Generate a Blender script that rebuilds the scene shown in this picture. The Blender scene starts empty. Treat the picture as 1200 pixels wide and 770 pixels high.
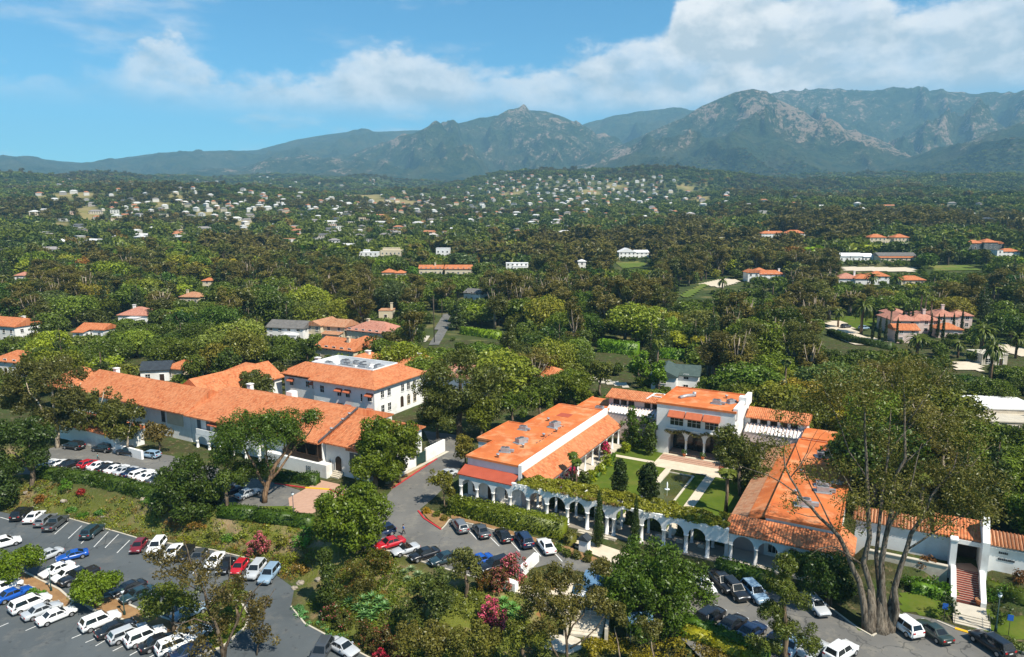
import bpy, math, random
import numpy as np
from mathutils import Vector, Matrix

R = random.Random(7)
N = np.random.default_rng(11)
S = bpy.context.scene
COL = S.collection
rad = math.radians

# ------------------------------------------------------------------ camera
CAMZ = 50.0
FOC = 811.0 / 1200.0
PITCH = math.atan((385 - 251) / 811.0)
cam_d = bpy.data.cameras.new("camera")
cam_d.sensor_fit = 'HORIZONTAL'
cam_d.sensor_width = 36.0
cam_d.lens = 36.0 * FOC
cam_d.clip_start = 1.0
cam_d.clip_end = 60000.0
cam = bpy.data.objects.new("camera", cam_d)
COL.objects.link(cam)
cam.location = (0, 0, CAMZ)
cam.rotation_euler = (math.pi / 2 - PITCH, 0, 0)
S.camera = cam

# ------------------------------------------------------------------ light
SUN_EL = rad(53)
SUN_AZ = math.atan2(0.70, -0.72)          # clockwise from +Y
sun_vec = Vector((math.sin(SUN_AZ) * math.cos(SUN_EL), math.cos(SUN_AZ) * math.cos(SUN_EL), math.sin(SUN_EL)))
sd = bpy.data.lights.new("sun", 'SUN')
sd.energy = 5.0
sd.angle = rad(0.53)
sd.color = (1.0, 0.93, 0.80)
so = bpy.data.objects.new("sun", sd)
COL.objects.link(so)
so.rotation_euler = (-sun_vec).to_track_quat('-Z', 'Y').to_euler()
so.location = (0, 0, 300)

S.view_settings.view_transform = 'Standard'
S.view_settings.look = 'None'
S.view_settings.exposure = 0.63
S.view_settings.gamma = 1.0
S.cycles.max_bounces = 5
S.cycles.diffuse_bounces = 2
S.cycles.glossy_bounces = 2
S.cycles.transmission_bounces = 2
S.cycles.transparent_max_bounces = 6
S.cycles.volume_bounces = 0
S.cycles.use_denoising = True
S.cycles.caustics_reflective = False
S.cycles.caustics_refractive = False


class NT:
    """tiny helper round a node tree"""
    def __init__(s, tree):
        s.t = tree
        s.n = tree.nodes
    def add(s, typ, **kw):
        nd = s.n.new(typ)
        for k, v in kw.items():
            setattr(nd, k, v)
        return nd
    def link(s, a, b):
        s.t.links.new(a, b)
    def put(s, sock, v):
        if hasattr(v, 'links') or isinstance(v, bpy.types.NodeSocket):
            s.t.links.new(v, sock)
        else:
            sock.default_value = v
    def math(s, op, a, b=None, c=None, clamp=False):
        nd = s.n.new('ShaderNodeMath')
        nd.operation = op
        nd.use_clamp = clamp
        s.put(nd.inputs[0], a)
        if b is not None:
            s.put(nd.inputs[1], b)
        if c is not None:
            s.put(nd.inputs[2], c)
        return nd.outputs[0]
    def mix(s, f, a, b, typ='MIX'):
        nd = s.n.new('ShaderNodeMix')
        nd.data_type = 'RGBA'
        nd.blend_type = typ
        s.put(nd.inputs[0], f)
        s.put(nd.inputs[6], a if not isinstance(a, tuple) else (*a[:3], 1))
        s.put(nd.inputs[7], b if not isinstance(b, tuple) else (*b[:3], 1))
        return nd.outputs[2]
    def noise(s, vec, scale, detail=3.0, rough=0.5, out='Fac', dim='3D'):
        nd = s.n.new('ShaderNodeTexNoise')
        nd.noise_dimensions = dim
        if vec is not None:
            s.t.links.new(vec, nd.inputs['Vector'])
        nd.inputs['Scale'].default_value = scale
        nd.inputs['Detail'].default_value = detail
        nd.inputs['Roughness'].default_value = rough
        return nd.outputs[out]
    def maprange(s, v, a, b, c=0.0, d=1.0, smooth=False):
        nd = s.n.new('ShaderNodeMapRange')
        if smooth:
            nd.interpolation_type = 'SMOOTHSTEP'
        s.put(nd.inputs[0], v)
        for i, q in enumerate((a, b, c, d)):
            s.put(nd.inputs[i + 1], q)
        return nd.outputs[0]
    def curve(s, v, pts):
        nd = s.n.new('ShaderNodeFloatCurve')
        cm = nd.mapping.curves[0]
        while len(cm.points) > 2:
            cm.points.remove(cm.points[-1])
        cm.points[0].location = pts[0]
        cm.points[1].location = pts[-1]
        for p in pts[1:-1]:
            cm.points.new(*p)
        nd.mapping.use_clip = True
        nd.mapping.update()
        s.put(nd.inputs['Value'], v)
        return nd.outputs[0]


# ------------------------------------------------------------------ world: clear sky with a bank of cumulus
W = bpy.data.worlds.new("World")
S.world = W
W.use_nodes = True
w = NT(W.node_tree)
w.n.clear()
sky = w.add('ShaderNodeTexSky', sky_type='NISHITA')
sky.sun_disc = False
sky.sun_elevation = SUN_EL
sky.sun_rotation = SUN_AZ
sky.altitude = 100
sky.air_density = 1.0
sky.dust_density = 0.15
sky.ozone_density = 1.6
tc = w.add('ShaderNodeTexCoord')
sx = w.add('ShaderNodeSeparateXYZ')
w.link(tc.outputs['Generated'], sx.inputs[0])
az = w.math('ARCTAN2', sx.outputs[0], sx.outputs[1])
hor = w.math('SQRT', w.math('ADD', w.math('MULTIPLY', sx.outputs[0], sx.outputs[0]), w.math('MULTIPLY', sx.outputs[1], sx.outputs[1])))
el = w.math('DIVIDE', sx.outputs[2], w.math('MAXIMUM', hor, 0.02))
u01 = w.maprange(az, -0.75, 0.75)
def AZ(px):
    return min(1, max(0, (math.atan((px - 600) / 811.0 / math.cos(PITCH)) + 0.75) / 1.5))
def EL(py):
    return (251 - py) / 811.0 * 1.02
topc = w.curve(u01, [(AZ(x), EL(y) * 2) for x, y in ((-140, 95), (30, 122), (150, 116), (178, 92), (200, 80), (225, 76), (248, 82), (268, 98), (300, 108), (395, 98), (425, 74), (500, 74), (570, 92), (640, 82), (720, 70), (768, 52), (785, 14), (840, 6), (910, 14), (965, 4), (1005, 22), (1030, 52), (1090, 42), (1130, 22), (1200, 12), (1340, 25))])
top = w.math('MULTIPLY', topc, 0.5)
opac = w.curve(u01, [(AZ(x), y) for x, y in ((-140, .3), (60, .42), (150, .52), (185, .86), (225, .92), (300, .74), (430, .85), (560, .82), (700, .90), (790, 1), (1000, .97), (1100, .9), (1340, .95))])
mp = w.add('ShaderNodeMapping')
mp.inputs['Scale'].default_value = (1.0, 1.0, 1.7)
w.link(tc.outputs['Generated'], mp.inputs[0])
mp2 = w.add('ShaderNodeMapping')
mp2.inputs['Scale'].default_value = (1.0, 1.0, 1.7)
mp2.inputs['Location'].default_value = (0.012, -0.006, 0.026)
w.link(tc.outputs['Generated'], mp2.inputs[0])
n1 = w.noise(mp.outputs[0], 13.0, 8, 0.58)
n1s = w.noise(mp2.outputs[0], 13.0, 5, 0.58)
n2 = w.noise(mp.outputs[0], 5.0, 6, 0.6)
n3 = w.noise(mp.outputs[0], 34.0, 5, 0.6)
edge = w.math('ADD', top, w.math('MULTIPLY', w.math('SUBTRACT', n1, 0.5), 0.10))
edge = w.math('ADD', edge, w.math('MULTIPLY', w.math('SUBTRACT', n3, 0.5), 0.05))
d_top = w.maprange(w.math('SUBTRACT', edge, el), -0.008, 0.026, smooth=True)
d_bot = w.maprange(el, EL(160), EL(118), smooth=True)
d_in = w.maprange(n2, 0.30, 0.56, w.maprange(az, 0.05, 0.35, 0.40, 0.68), 1.0, smooth=True)
dens = w.math('MULTIPLY', w.math('MULTIPLY', d_top, d_bot), w.math('MULTIPLY', opac, d_in))
# thin wisps over the rest of the sky
wm = w.add('ShaderNodeMapping')
wm.inputs['Scale'].default_value = (1.0, 1.0, 4.0)
w.link(tc.outputs['Generated'], wm.inputs[0])
wn = w.noise(wm.outputs[0], 5.5, 7, 0.58)
wisp = w.math('MULTIPLY', w.maprange(wn, 0.52, 0.78, smooth=True), 0.58)
dens = w.math('MAXIMUM', dens, wisp)
body = w.maprange(w.math('SUBTRACT', edge, el), 0.0, 0.10, smooth=True)
relief = w.math('MULTIPLY', w.math('SUBTRACT', n1s, n1), 4.2)  # sunlit and shaded sides of the puffs, put into the cloud colour
shade = w.math('ADD', w.math('MULTIPLY', body, 0.55), w.math('ADD', relief, 0.18), clamp=True)
ccol = w.mix(shade, (11.2, 11.0, 10.8), (6.4, 7.2, 7.8))
tint = w.mix(1.0, sky.outputs[0], (0.52, 1.24, 1.52), 'MULTIPLY')
fin = w.mix(dens, tint, ccol)
bg = w.add('ShaderNodeBackground')
bg.inputs['Strength'].default_value = 0.062
w.link(fin, bg.inputs['Color'])
wo = w.add('ShaderNodeOutputWorld')
w.link(bg.outputs[0], wo.inputs[0])
W.cycles.sampling_method = 'MANUAL'
W.cycles.sample_map_resolution = 512

# ------------------------------------------------------------------ geometry of the site
cP, sP = math.cos(PITCH), math.sin(PITCH)
def un(px, py, z=0.0):
    """the site point at height z that a sight line of the survey photo meets"""
    x = (px - 600) / 811.0
    y = -(py - 385) / 811.0
    dx, dy, dz = x, cP + y * sP, -sP + y * cP
    t = (z - CAMZ) / dz
    return dx * t, dy * t
def pj(X, Y, Z):
    z = Z - CAMZ
    dep = Y * cP - z * sP
    return 600 + 811 * X / dep, 385 - 811 * (Y * sP + z * cP) / dep
def depth(X, Y, Z=0.0):
    return Y * cP - (Z - CAMZ) * sP
GA = rad(-29)                                # the estate's building grid
UX, UY = math.cos(GA), math.sin(GA)
VX, VY = -UY, UX
OX, OY = un(537, 588, 0)
def AB(a, b):
    return OX + a * UX + b * VX, OY + a * UY + b * VY
def toab(X, Y):
    X -= OX; Y -= OY
    return X * UX + Y * UY, X * VX + Y * VY

# ------------------------------------------------------------------ materials
MATS = {}
def newmat(name):
    m = bpy.data.materials.new(name)
    m.use_nodes = True
    m.node_tree.nodes.clear()
    t = NT(m.node_tree)
    out = t.add('ShaderNodeOutputMaterial')
    MATS[name] = m
    return m, t, out
def bsdf(t, out, col, rough=0.8, spec=0.3, metal=0.0, normal=None, coat=0.0):
    b = t.add('ShaderNodeBsdfPrincipled')
    t.put(b.inputs['Base Color'], col if not isinstance(col, tuple) else (*col[:3], 1))
    t.put(b.inputs['Roughness'], rough)
    t.put(b.inputs['Specular IOR Level'], spec)
    t.put(b.inputs['Metallic'], metal)
    if coat:
        b.inputs['Coat Weight'].default_value = coat
    if normal is not None:
        t.link(normal, b.inputs['Normal'])
    t.link(b.outputs[0], out.inputs[0])
    return b
def bump(t, h, strength=0.5, dist=0.1):
    b = t.add('ShaderNodeBump')
    b.inputs['Strength'].default_value = strength
    b.inputs['Distance'].default_value = dist
    t.link(h, b.inputs['Height'])
    return b.outputs[0]
def objco(t):
    return t.add('ShaderNodeTexCoord').outputs['Object']
def geopos(t):
    return t.add('ShaderNodeNewGeometry').outputs['Position']
def mat_mottle(name, c1, c2, scale, rough=0.85, spec=0.2, det=4, bumpd=0.0, c3=None, s3=0.0, metal=0.0, lo=.35, hi=.65):
    m, t, out = newmat(name)
    p = geopos(t)
    f = t.maprange(t.noise(p, scale, det, 0.6), lo, hi)
    col = t.mix(f, c1, c2)
    if c3:
        f3 = t.maprange(t.noise(p, s3, 4, 0.65), 0.5, 0.68)
        col = t.mix(f3, col, c3)
    nrm = bump(t, t.noise(p, scale * 6, 3), 0.6, bumpd) if bumpd else None
    bsdf(t, out, col, rough, spec, metal, nrm)
    return m
def mat_objcolor(name, rough, spec, var=0.12, scale=2.0, coat=0.0, metal=0.0):
    m, t, out = newmat(name)
    oi = t.add('ShaderNodeObjectInfo')
    f = t.maprange(t.noise(objco(t), scale, 4), 0.3, 0.7, 1 - var, 1 + var)
    v = t.add('ShaderNodeVectorMath', operation='SCALE')
    t.link(oi.outputs['Color'], v.inputs[0])
    t.link(f, v.inputs['Scale'])
    bsdf(t, out, v.outputs[0], rough, spec, metal, coat=coat)
    return m
def mat_leaf(name, src='OBJ', trans=0.22, ns=0.55, tone=True):
    """leaf colour comes from the object (or the scattered instance); clumps and leaves vary in hue"""
    m, t, out = newmat(name)
    if src == 'OBJ':
        c = t.add('ShaderNodeObjectInfo').outputs['Color']
    else:
        c = t.add('ShaderNodeAttribute', attribute_type='INSTANCER', attribute_name='tint').outputs['Color']
    if tone: c = t.mix(1.0, c, (.98, 1.0, .50), 'MULTIPLY')
    p = objco(t)
    n_a = t.noise(p, ns, 2, 0.5)
    n_b = t.noise(p, ns * 7, 2, 0.6)
    f = t.math('ADD', t.maprange(n_a, 0.3, 0.7, 0.7, 1.45), t.maprange(n_b, 0.3, 0.7, -0.3, 0.4))
    v = t.add('ShaderNodeVectorMath', operation='SCALE')
    t.link(c, v.inputs[0])
    t.link(f, v.inputs['Scale'])
    warm = t.mix(t.maprange(n_b, 0.48, 0.78, 0, 0.40), v.outputs[0], t.mix(1.0, v.outputs[0], (1.5, 1.12, 0.5), 'MULTIPLY'))
    d = t.add('ShaderNodeBsdfDiffuse')
    t.link(warm, d.inputs[0])
    tr = t.add('ShaderNodeBsdfTranslucent')
    t.link(t.mix(1.0, warm, (1.25, 1.3, 0.5), 'MULTIPLY'), tr.inputs[0])
    gl = t.add('ShaderNodeBsdfGlossy')
    gl.inputs['Roughness'].default_value = 0.42
    gl.inputs[0].default_value = (0.9, 0.95, 0.9, 1)
    ms = t.add('ShaderNodeMixShader')
    ms.inputs[0].default_value = trans
    t.link(d.outputs[0], ms.inputs[1]); t.link(tr.outputs[0], ms.inputs[2])
    m2 = t.add('ShaderNodeMixShader')
    m2.inputs[0].default_value = 0.022
    t.link(ms.outputs[0], m2.inputs[1]); t.link(gl.outputs[0], m2.inputs[2])
    t.link(m2.outputs[0], out.inputs[0])
    return m
def mat_tile(name, c1, c2, c3):
    """clay barrel tile: courses run down the slope of whatever face they lie on"""
    m, t, out = newmat(name)
    p = objco(t)
    tc_ = t.add('ShaderNodeTexCoord')
    sn = t.add('ShaderNodeSeparateXYZ'); t.link(tc_.outputs['Normal'], sn.inputs[0])
    sp_ = t.add('ShaderNodeSeparateXYZ'); t.link(p, sp_.inputs[0])
    hl = t.math('MAXIMUM', t.math('SQRT', t.math('ADD', t.math('MULTIPLY', sn.outputs[0], sn.outputs[0]), t.math('MULTIPLY', sn.outputs[1], sn.outputs[1]))), 0.01)
    nx = t.math('DIVIDE', sn.outputs[0], hl); ny = t.math('DIVIDE', sn.outputs[1], hl)
    across = t.math('SUBTRACT', t.math('MULTIPLY', nx, sp_.outputs[1]), t.math('MULTIPLY', ny, sp_.outputs[0]))
    along = t.math('ADD', t.math('MULTIPLY', nx, sp_.outputs[0]), t.math('MULTIPLY', ny, sp_.outputs[1]))
    cv = t.add('ShaderNodeCombineXYZ')
    t.link(t.math('FLOOR', t.math('MULTIPLY', across, 2.6)), cv.inputs[0])
    t.link(t.math('FLOOR', t.math('MULTIPLY', along, 2.2)), cv.inputs[1])
    wn_ = t.add('ShaderNodeTexWhiteNoise'); t.link(cv.outputs[0], wn_.inputs[0])
    big = t.noise(p, 0.22, 4, 0.6)
    mid = t.noise(p, 1.3, 3, 0.6)
    col = t.mix(t.maprange(mid, .3, .7), c1, c2)
    col = t.mix(t.maprange(wn_.outputs[0], 0.0, 1.0, 0.0, 0.75), col, c3)
    col = t.mix(t.maprange(wn_.outputs['Color'], .80, .84, 0, .55), col, tuple(q * .48 for q in c2))
    col = t.mix(t.maprange(big, .42, .72, 0, .55), col, c3)
    barrel = t.math('SINE', t.math('MULTIPLY', across, 2.6 * 2 * math.pi))
    course = t.math('FRACT', t.math('MULTIPLY', along, 2.2))
    h = t.math('ADD', t.math('MULTIPLY', barrel, 0.6), t.math('MULTIPLY', course, 0.5))
    bsdf(t, out, col, 0.85, 0.15, 0, bump(t, h, .9, 0.08))
    return m

WHITE = mat_mottle('stucco_white', (.80, .79, .76), (.74, .74, .72), .5, .9, .1, 4, .01, (.62, .60, .56), .22)
CREAM = mat_mottle('stucco_cream', (.62, .53, .38), (.56, .48, .34), .7, .9, .1)
PINKST = mat_mottle('stucco_pink', (.66, .52, .47), (.60, .47, .42), .7, .9, .1)
TILE = mat_tile('clay_tile', (.52, .152, .054), (.38, .100, .038), (.60, .25, .115))
TILEOLD = mat_tile('clay_tile_old', (.46, .20, .10), (.36, .14, .07), (.50, .30, .18))
TILEPINK = mat_tile('clay_tile_rose', (.47, .19, .13), (.38, .14, .095), (.52, .27, .19))
FLATROOF = mat_mottle('roof_coating_orange', (.60, .178, .056), (.46, .125, .040), .22, .9, .1, 7, .02, (.60, .27, .13), .35)
REDROOF = mat_mottle('roof_sheet_red', (.40, .088, .05), (.33, .07, .04), .4, .8, .1, 6)
GREENROOF = mat_mottle('roof_shingle_green', (.075, .105, .095), (.055, .08, .075), .9, .9, .1, 4, .02)
GREYROOF = mat_mottle('roof_shingle_grey', (.17, .16, .15), (.12, .115, .11), .9, .9, .1, 4, .02)
BLUEROOF = mat_mottle('roof_slate', (.04, .05, .06), (.03, .036, .045), .9, .7, .2)
WHITEROOF = mat_mottle('roof_membrane_white', (.74, .74, .73), (.64, .64, .64), .5, .8, .2)
def mat_asphalt(name, c1, c2, c3):
    m, t, out = newmat(name)
    p = geopos(t)
    col = t.mix(t.maprange(t.noise(p, .10, 7, .62), .35, .65), c1, c2)
    col = t.mix(t.maprange(t.noise(p, .33, 5, .7), .52, .68, 0, .8), col, c3)
    wv = t.add('ShaderNodeVectorMath', operation='ADD'); t.link(p, wv.inputs[0])
    sv = t.add('ShaderNodeVectorMath', operation='SCALE'); t.link(t.noise(p, .5, 3, .6, 'Color'), sv.inputs[0]); sv.inputs['Scale'].default_value = 2.2
    t.link(sv.outputs[0], wv.inputs[1])
    vo = t.add('ShaderNodeTexVoronoi', feature='DISTANCE_TO_EDGE'); vo.inputs['Scale'].default_value = .16
    t.link(wv.outputs[0], vo.inputs['Vector'])
    crack = t.maprange(vo.outputs['Distance'], .0, .018, .75, 0)
    col = t.mix(t.math('MULTIPLY', crack, t.maprange(t.noise(p, .06, 2), .45, .6)), col, (.03, .032, .034))
    col = t.mix(t.maprange(t.noise(p, 1.1, 2, .5), .66, .74, 0, .55), col, (.035, .036, .038))
    bsdf(t, out, col, .9, .2, 0, bump(t, t.noise(p, 6, 3), .5, .01))
    return m
ASPHALT = mat_asphalt('asphalt', (.090, .102, .108), (.064, .074, .080), (.125, .125, .118))
ASPHALT2 = mat_asphalt('asphalt_pale', (.160, .154, .142), (.112, .110, .104), (.205, .190, .160))
CONC = mat_mottle('concrete', (.52, .47, .38), (.44, .40, .33), .6, .9, .15)
PAVEDARK = mat_mottle('paving_shaded', (.24, .21, .17), (.18, .16, .13), .8, .9, .15)  # darkened paving: shade under the pergola vine is put into the colour
PALEPAVE = mat_mottle('paving_pale', (.60, .52, .40), (.53, .45, .34), .8, .9, .15)
BRICK = mat_mottle('brick_red', (.30, .085, .06), (.24, .07, .05), 2.0, .9, .1)
BRICKPAVE = mat_mottle('brick_paving', (.46, .29, .21), (.40, .245, .175), 1.2, .9, .1)
GLASS = mat_mottle('window_glass', (.012, .014, .016), (.02, .022, .024), 1.0, .12, .5)
WOOD = mat_mottle('wood_dark', (.045, .026, .016), (.03, .018, .011), 2.0, .7, .3)
SHUT = mat_mottle('shutter_grey', (.12, .14, .15), (.10, .115, .125), 2.0, .7, .2)
PAINTG = mat_mottle('paint_green_dark', (.018, .05, .042), (.014, .04, .035), 2.0, .5, .4)
METAL = mat_mottle('metal_galvanised', (.42, .43, .44), (.30, .31, .33), 1.5, .45, .5, metal=.35)
METALD = mat_mottle('metal_dark', (.09, .09, .095), (.06, .06, .065), 1.5, .5, .4)
AWN = mat_mottle('awning_canvas', (.45, .13, .065), (.38, .105, .05), 1.5, .9, .1)
MARK = mat_mottle('paint_white', (.72, .72, .70), (.52, .52, .50), 2.2, .8, .2)
KRED = mat_mottle('paint_red', (.45, .035, .04), (.36, .03, .035), 1.2, .7, .2)
KYEL = mat_mottle('paint_yellow', (.75, .42, .02), (.66, .36, .02), 1.2, .7, .2)
SIGNB = mat_mottle('sign_blue', (.02, .12, .45), (.02, .10, .40), 2, .5, .3)
LETTER = mat_mottle('letter_metal', (.06, .065, .07), (.05, .05, .055), 2, .5, .4)
SOIL = mat_mottle('soil', (.24, .155, .085), (.17, .105, .06), .7, .95, .05, 5, .03)
MULCH = mat_mottle('mulch', (.30, .18, .085), (.22, .125, .06), .8, .95, .05, 5, .03)
LAWN = mat_mottle('lawn_grass', (.088, .128, .016), (.064, .098, .012), .35, .95, .05, 6, .04, (.12, .13, .026), .18)
LAWNY = mat_mottle('meadow_grass', (.12, .16, .032), (.085, .125, .024), .12, .95, .05, 5, 0, (.20, .18, .06), .06)
WATER = mat_mottle('pond_water', (.075, .085, .02), (.05, .065, .02), .4, .08, .5, 4, .01)
BLUEW = mat_mottle('awning_blue', (.10, .19, .30), (.08, .16, .26), 1.0, .7, .2)
ROCKM = mat_mottle('rock_grey', (.36, .31, .25), (.24, .21, .17), 1.2, .9, .1)
STONE = mat_mottle('stone_pale', (.60, .54, .44), (.46, .41, .33), 1.2, .9, .1)
FOUNT = mat_mottle('fountain_water', (.80, .85, .88), (.7, .75, .8), 3.0, .3, .5)
LEAF = mat_leaf('leaf')
BLOOM = mat_leaf('petal', tone=False)
LEAFT = mat_leaf('leaf_scatter', 'INST', .2, .35)
m, t, out = newmat('bark')
_oi = t.add('ShaderNodeObjectInfo'); _mp = t.add('ShaderNodeMapping'); _mp.inputs['Scale'].default_value = (2.6, 2.6, .45)
t.link(objco(t), _mp.inputs[0])
_nf = t.noise(_mp.outputs[0], 1.6, 5, .65)
_c = t.mix(t.maprange(_nf, .40, .60), t.mix(1.0, _oi.outputs['Color'], (.55, .50, .46), 'MULTIPLY'), t.mix(1.0, _oi.outputs['Color'], (1.55, 1.5, 1.42), 'MULTIPLY'))
bsdf(t, out, _c, .95, .05, 0, bump(t, _nf, 1.0, .12))
BARK = m
CARP = mat_objcolor('car_paint', .28, .5, .02, 1.0, coat=.6)
CARG = mat_mottle('car_glass', (.010, .013, .015), (.013, .016, .018), 1.0, .07, .6)
TYRE = mat_mottle('tyre', (.018, .018, .018), (.024, .024, .024), 3, .9, .1)
RIM = mat_mottle('rim_alloy', (.45, .45, .46), (.38, .38, .39), 3, .35, .5, metal=.6)
LAMPW = mat_mottle('headlight', (.62, .64, .66), (.55, .57, .6), 6, .15, .6)
LAMPR = mat_mottle('tail_light', (.40, .012, .012), (.34, .01, .01), 6, .2, .6)
ROOFC = mat_objcolor('far_roof', .9, .1, .18, .3)
SKIN = mat_mottle('skin', (.42, .24, .16), (.40, .22, .15), 8, .6, .3)
CLOTH = mat_objcolor('cloth', .9, .1, .08, 6)
HAIR = mat_mottle('hair', (.03, .02, .014), (.04, .026, .018), 20, .7, .3)

# ------------------------------------------------------------------ object helpers
def tag(o, label=None, cat=None, group=None, kind=None):
    if label: o['label'] = label
    if cat: o['category'] = cat
    if group: o['group'] = group
    if kind: o['kind'] = kind
    return o
def thing(name, label, cat, loc=(0, 0, 0), rz=0.0, group=None):
    o = bpy.data.objects.new(name, None)
    COL.objects.link(o)
    o.empty_display_size = 0.3
    o.location = loc
    o.rotation_euler = (0, 0, rz)
    return tag(o, label, cat, group)
def put(name, me, parent=None, loc=None, rz=None, color=None):
    o = bpy.data.objects.new(name, me)
    COL.objects.link(o)
    if parent: o.parent = parent
    if loc is not None: o.location = loc
    if rz is not None: o.rotation_euler = (0, 0, rz)
    if color is not None: o.color = (*color[:3], 1)
    return o
def mesh_np(name, V, F, mats, smooth=False):
    V = np.asarray(V, np.float32); F = np.asarray(F, np.int32)
    me = bpy.data.meshes.new(name)
    n, k = F.shape
    me.vertices.add(len(V)); me.vertices.foreach_set('co', V.ravel())
    me.loops.add(n * k); me.loops.foreach_set('vertex_index', F.ravel())
    me.polygons.add(n); me.polygons.foreach_set('loop_start', np.arange(0, n * k, k, dtype=np.int32))
    try:
        me.polygons.foreach_set('loop_total', np.full(n, k, np.int32))
    except Exception:
        pass
    if smooth:
        me.polygons.foreach_set('use_smooth', np.ones(n, bool))
    for m in mats: me.materials.append(m)
    me.update(calc_edges=True)
    return me

class MB:
    def __init__(s):
        s.v = []; s.f = []; s.m = []; s.sm = []
    def add(s, vs, fs, mi=0, smooth=False):
        o = len(s.v)
        s.v += [tuple(q) for q in vs]
        for f in fs:
            s.f.append([i + o for i in f]); s.m.append(mi); s.sm.append(smooth)
        return s
    def box(s, x0, x1, y0, y1, z0, z1, mi=0, T=None):
        vs = [(x0, y0, z0), (x1, y0, z0), (x1, y1, z0), (x0, y1, z0), (x0, y0, z1), (x1, y0, z1), (x1, y1, z1), (x0, y1, z1)]
        if T: vs = [T @ Vector(q) for q in vs]
        return s.add(vs, [(0, 3, 2, 1), (4, 5, 6, 7), (0, 1, 5, 4), (1, 2, 6, 5), (2, 3, 7, 6), (3, 0, 4, 7)], mi)
    def quad(s, a, b, c, d, mi=0):
        return s.add([a, b, c, d], [(0, 1, 2, 3)], mi)
    def prism(s, poly, z0, z1, mi=0, mtop=None):
        """poly: ccw list of (x,y)"""
        n = len(poly)
        vs = [(x, y, z0) for x, y in poly] + [(x, y, z1) for x, y in poly]
        s.add(vs, [[i, (i + 1) % n, (i + 1) % n + n, i + n] for i in range(n)], mi)
        s.add([(x, y, z1) for x, y in poly], [list(range(n))], mi if mtop is None else mtop)
        s.add([(x, y, z0) for x, y in poly], [list(range(n))[::-1]], mi)
        return s
    def tube(s, pts, rads, k=7, mi=0, smooth=True, cap=True):
        rings = []
        up = Vector((0.13, 0.21, 0.97))
        pts = [Vector(p) for p in pts]
        o = len(s.v)
        prev = None
        for i, p in enumerate(pts):
            d = (pts[min(i + 1, len(pts) - 1)] - pts[max(i - 1, 0)]).normalized()
            if prev is None:
                ref = Vector((1, 0, 0)) if abs(d.x) < 0.8 else Vector((0, 1, 0))
                e1 = d.cross(ref).normalized()
            else:
                e1 = (prev - d * prev.dot(d)).normalized()
            prev = e1
            e2 = d.cross(e1)
            for j in range(k):
                a = 2 * math.pi * j / k
                s.v.append(tuple(p + (e1 * math.cos(a) + e2 * math.sin(a)) * rads[i]))
        for i in range(len(pts) - 1):
            for j in range(k):
                s.f.append([o + i * k + j, o + i * k + (j + 1) % k, o + (i + 1) * k + (j + 1) % k, o + (i + 1) * k + j]); s.m.append(mi); s.sm.append(smooth)
        if cap:
            s.f.append([o + j for j in range(k)][::-1]); s.m.append(mi); s.sm.append(False)
            b = o + (len(pts) - 1) * k
            s.f.append([b + j for j in range(k)]); s.m.append(mi); s.sm.append(False)
        return s
    def mesh(s, name, mats):
        me = bpy.data.meshes.new(name)
        me.from_pydata(s.v, [], s.f)
        for m in (mats if isinstance(mats, (list, tuple)) else [mats]): me.materials.append(m)
        me.polygons.foreach_set('material_index', s.m)
        me.polygons.foreach_set('use_smooth', s.sm)
        me.update()
        return me
    def build(s, name, mats, parent=None, loc=None, rz=None, color=None):
        return put(name, s.mesh(name, mats), parent, loc, rz, color)

# ------------------------------------------------------------------ terrain
def _hash(ix, iy, seed):
    h = (ix.astype(np.int64) * 374761393 + iy.astype(np.int64) * 668265263 + seed * 974634577) & 0x7fffffff
    h = ((h ^ (h >> 13)) * 1274126177) & 0x7fffffff
    return ((h ^ (h >> 16)) & 0xffff) / 65535.0
def vnoise(x, y, seed=0):
    x = np.asarray(x, float); y = np.asarray(y, float)
    ix = np.floor(x); iy = np.floor(y)
    fx = x - ix; fy = y - iy
    fx = fx * fx * fx * (fx * (fx * 6 - 15) + 10); fy = fy * fy * fy * (fy * (fy * 6 - 15) + 10)
    a = _hash(ix, iy, seed); b = _hash(ix + 1, iy, seed); c = _hash(ix, iy + 1, seed); d = _hash(ix + 1, iy + 1, seed)
    return a + (b - a) * fx + (c - a) * fy + (a - b - c + d) * fx * fy
def fbm(x, y, o=4, seed=0, g=0.5):
    s = 0; amp = 1; tot = 0
    for i in range(o):
        s = s + amp * vnoise(x * 2 ** i + 17.3 * i, y * 2 ** i - 9.1 * i, seed + i); tot += amp; amp *= g
    return s / tot
def ridged(x, y, o=4, seed=0):
    s = 0; amp = 1; tot = 0
    for i in range(o):
        s = s + amp * (1 - np.abs(2 * vnoise(x * 2 ** i + 5.7 * i, y * 2 ** i + 3.3 * i, seed + i) - 1)); tot += amp; amp *= 0.5
    return s / tot
PR = [0, 300, 420, 600, 800, 1000, 1200, 1500, 2000, 2500, 3000, 3500, 4500]
PZ = [0, 0, 2, 10, 20, 30, 40, 55, 84, 112, 150, 190, 270]
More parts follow.
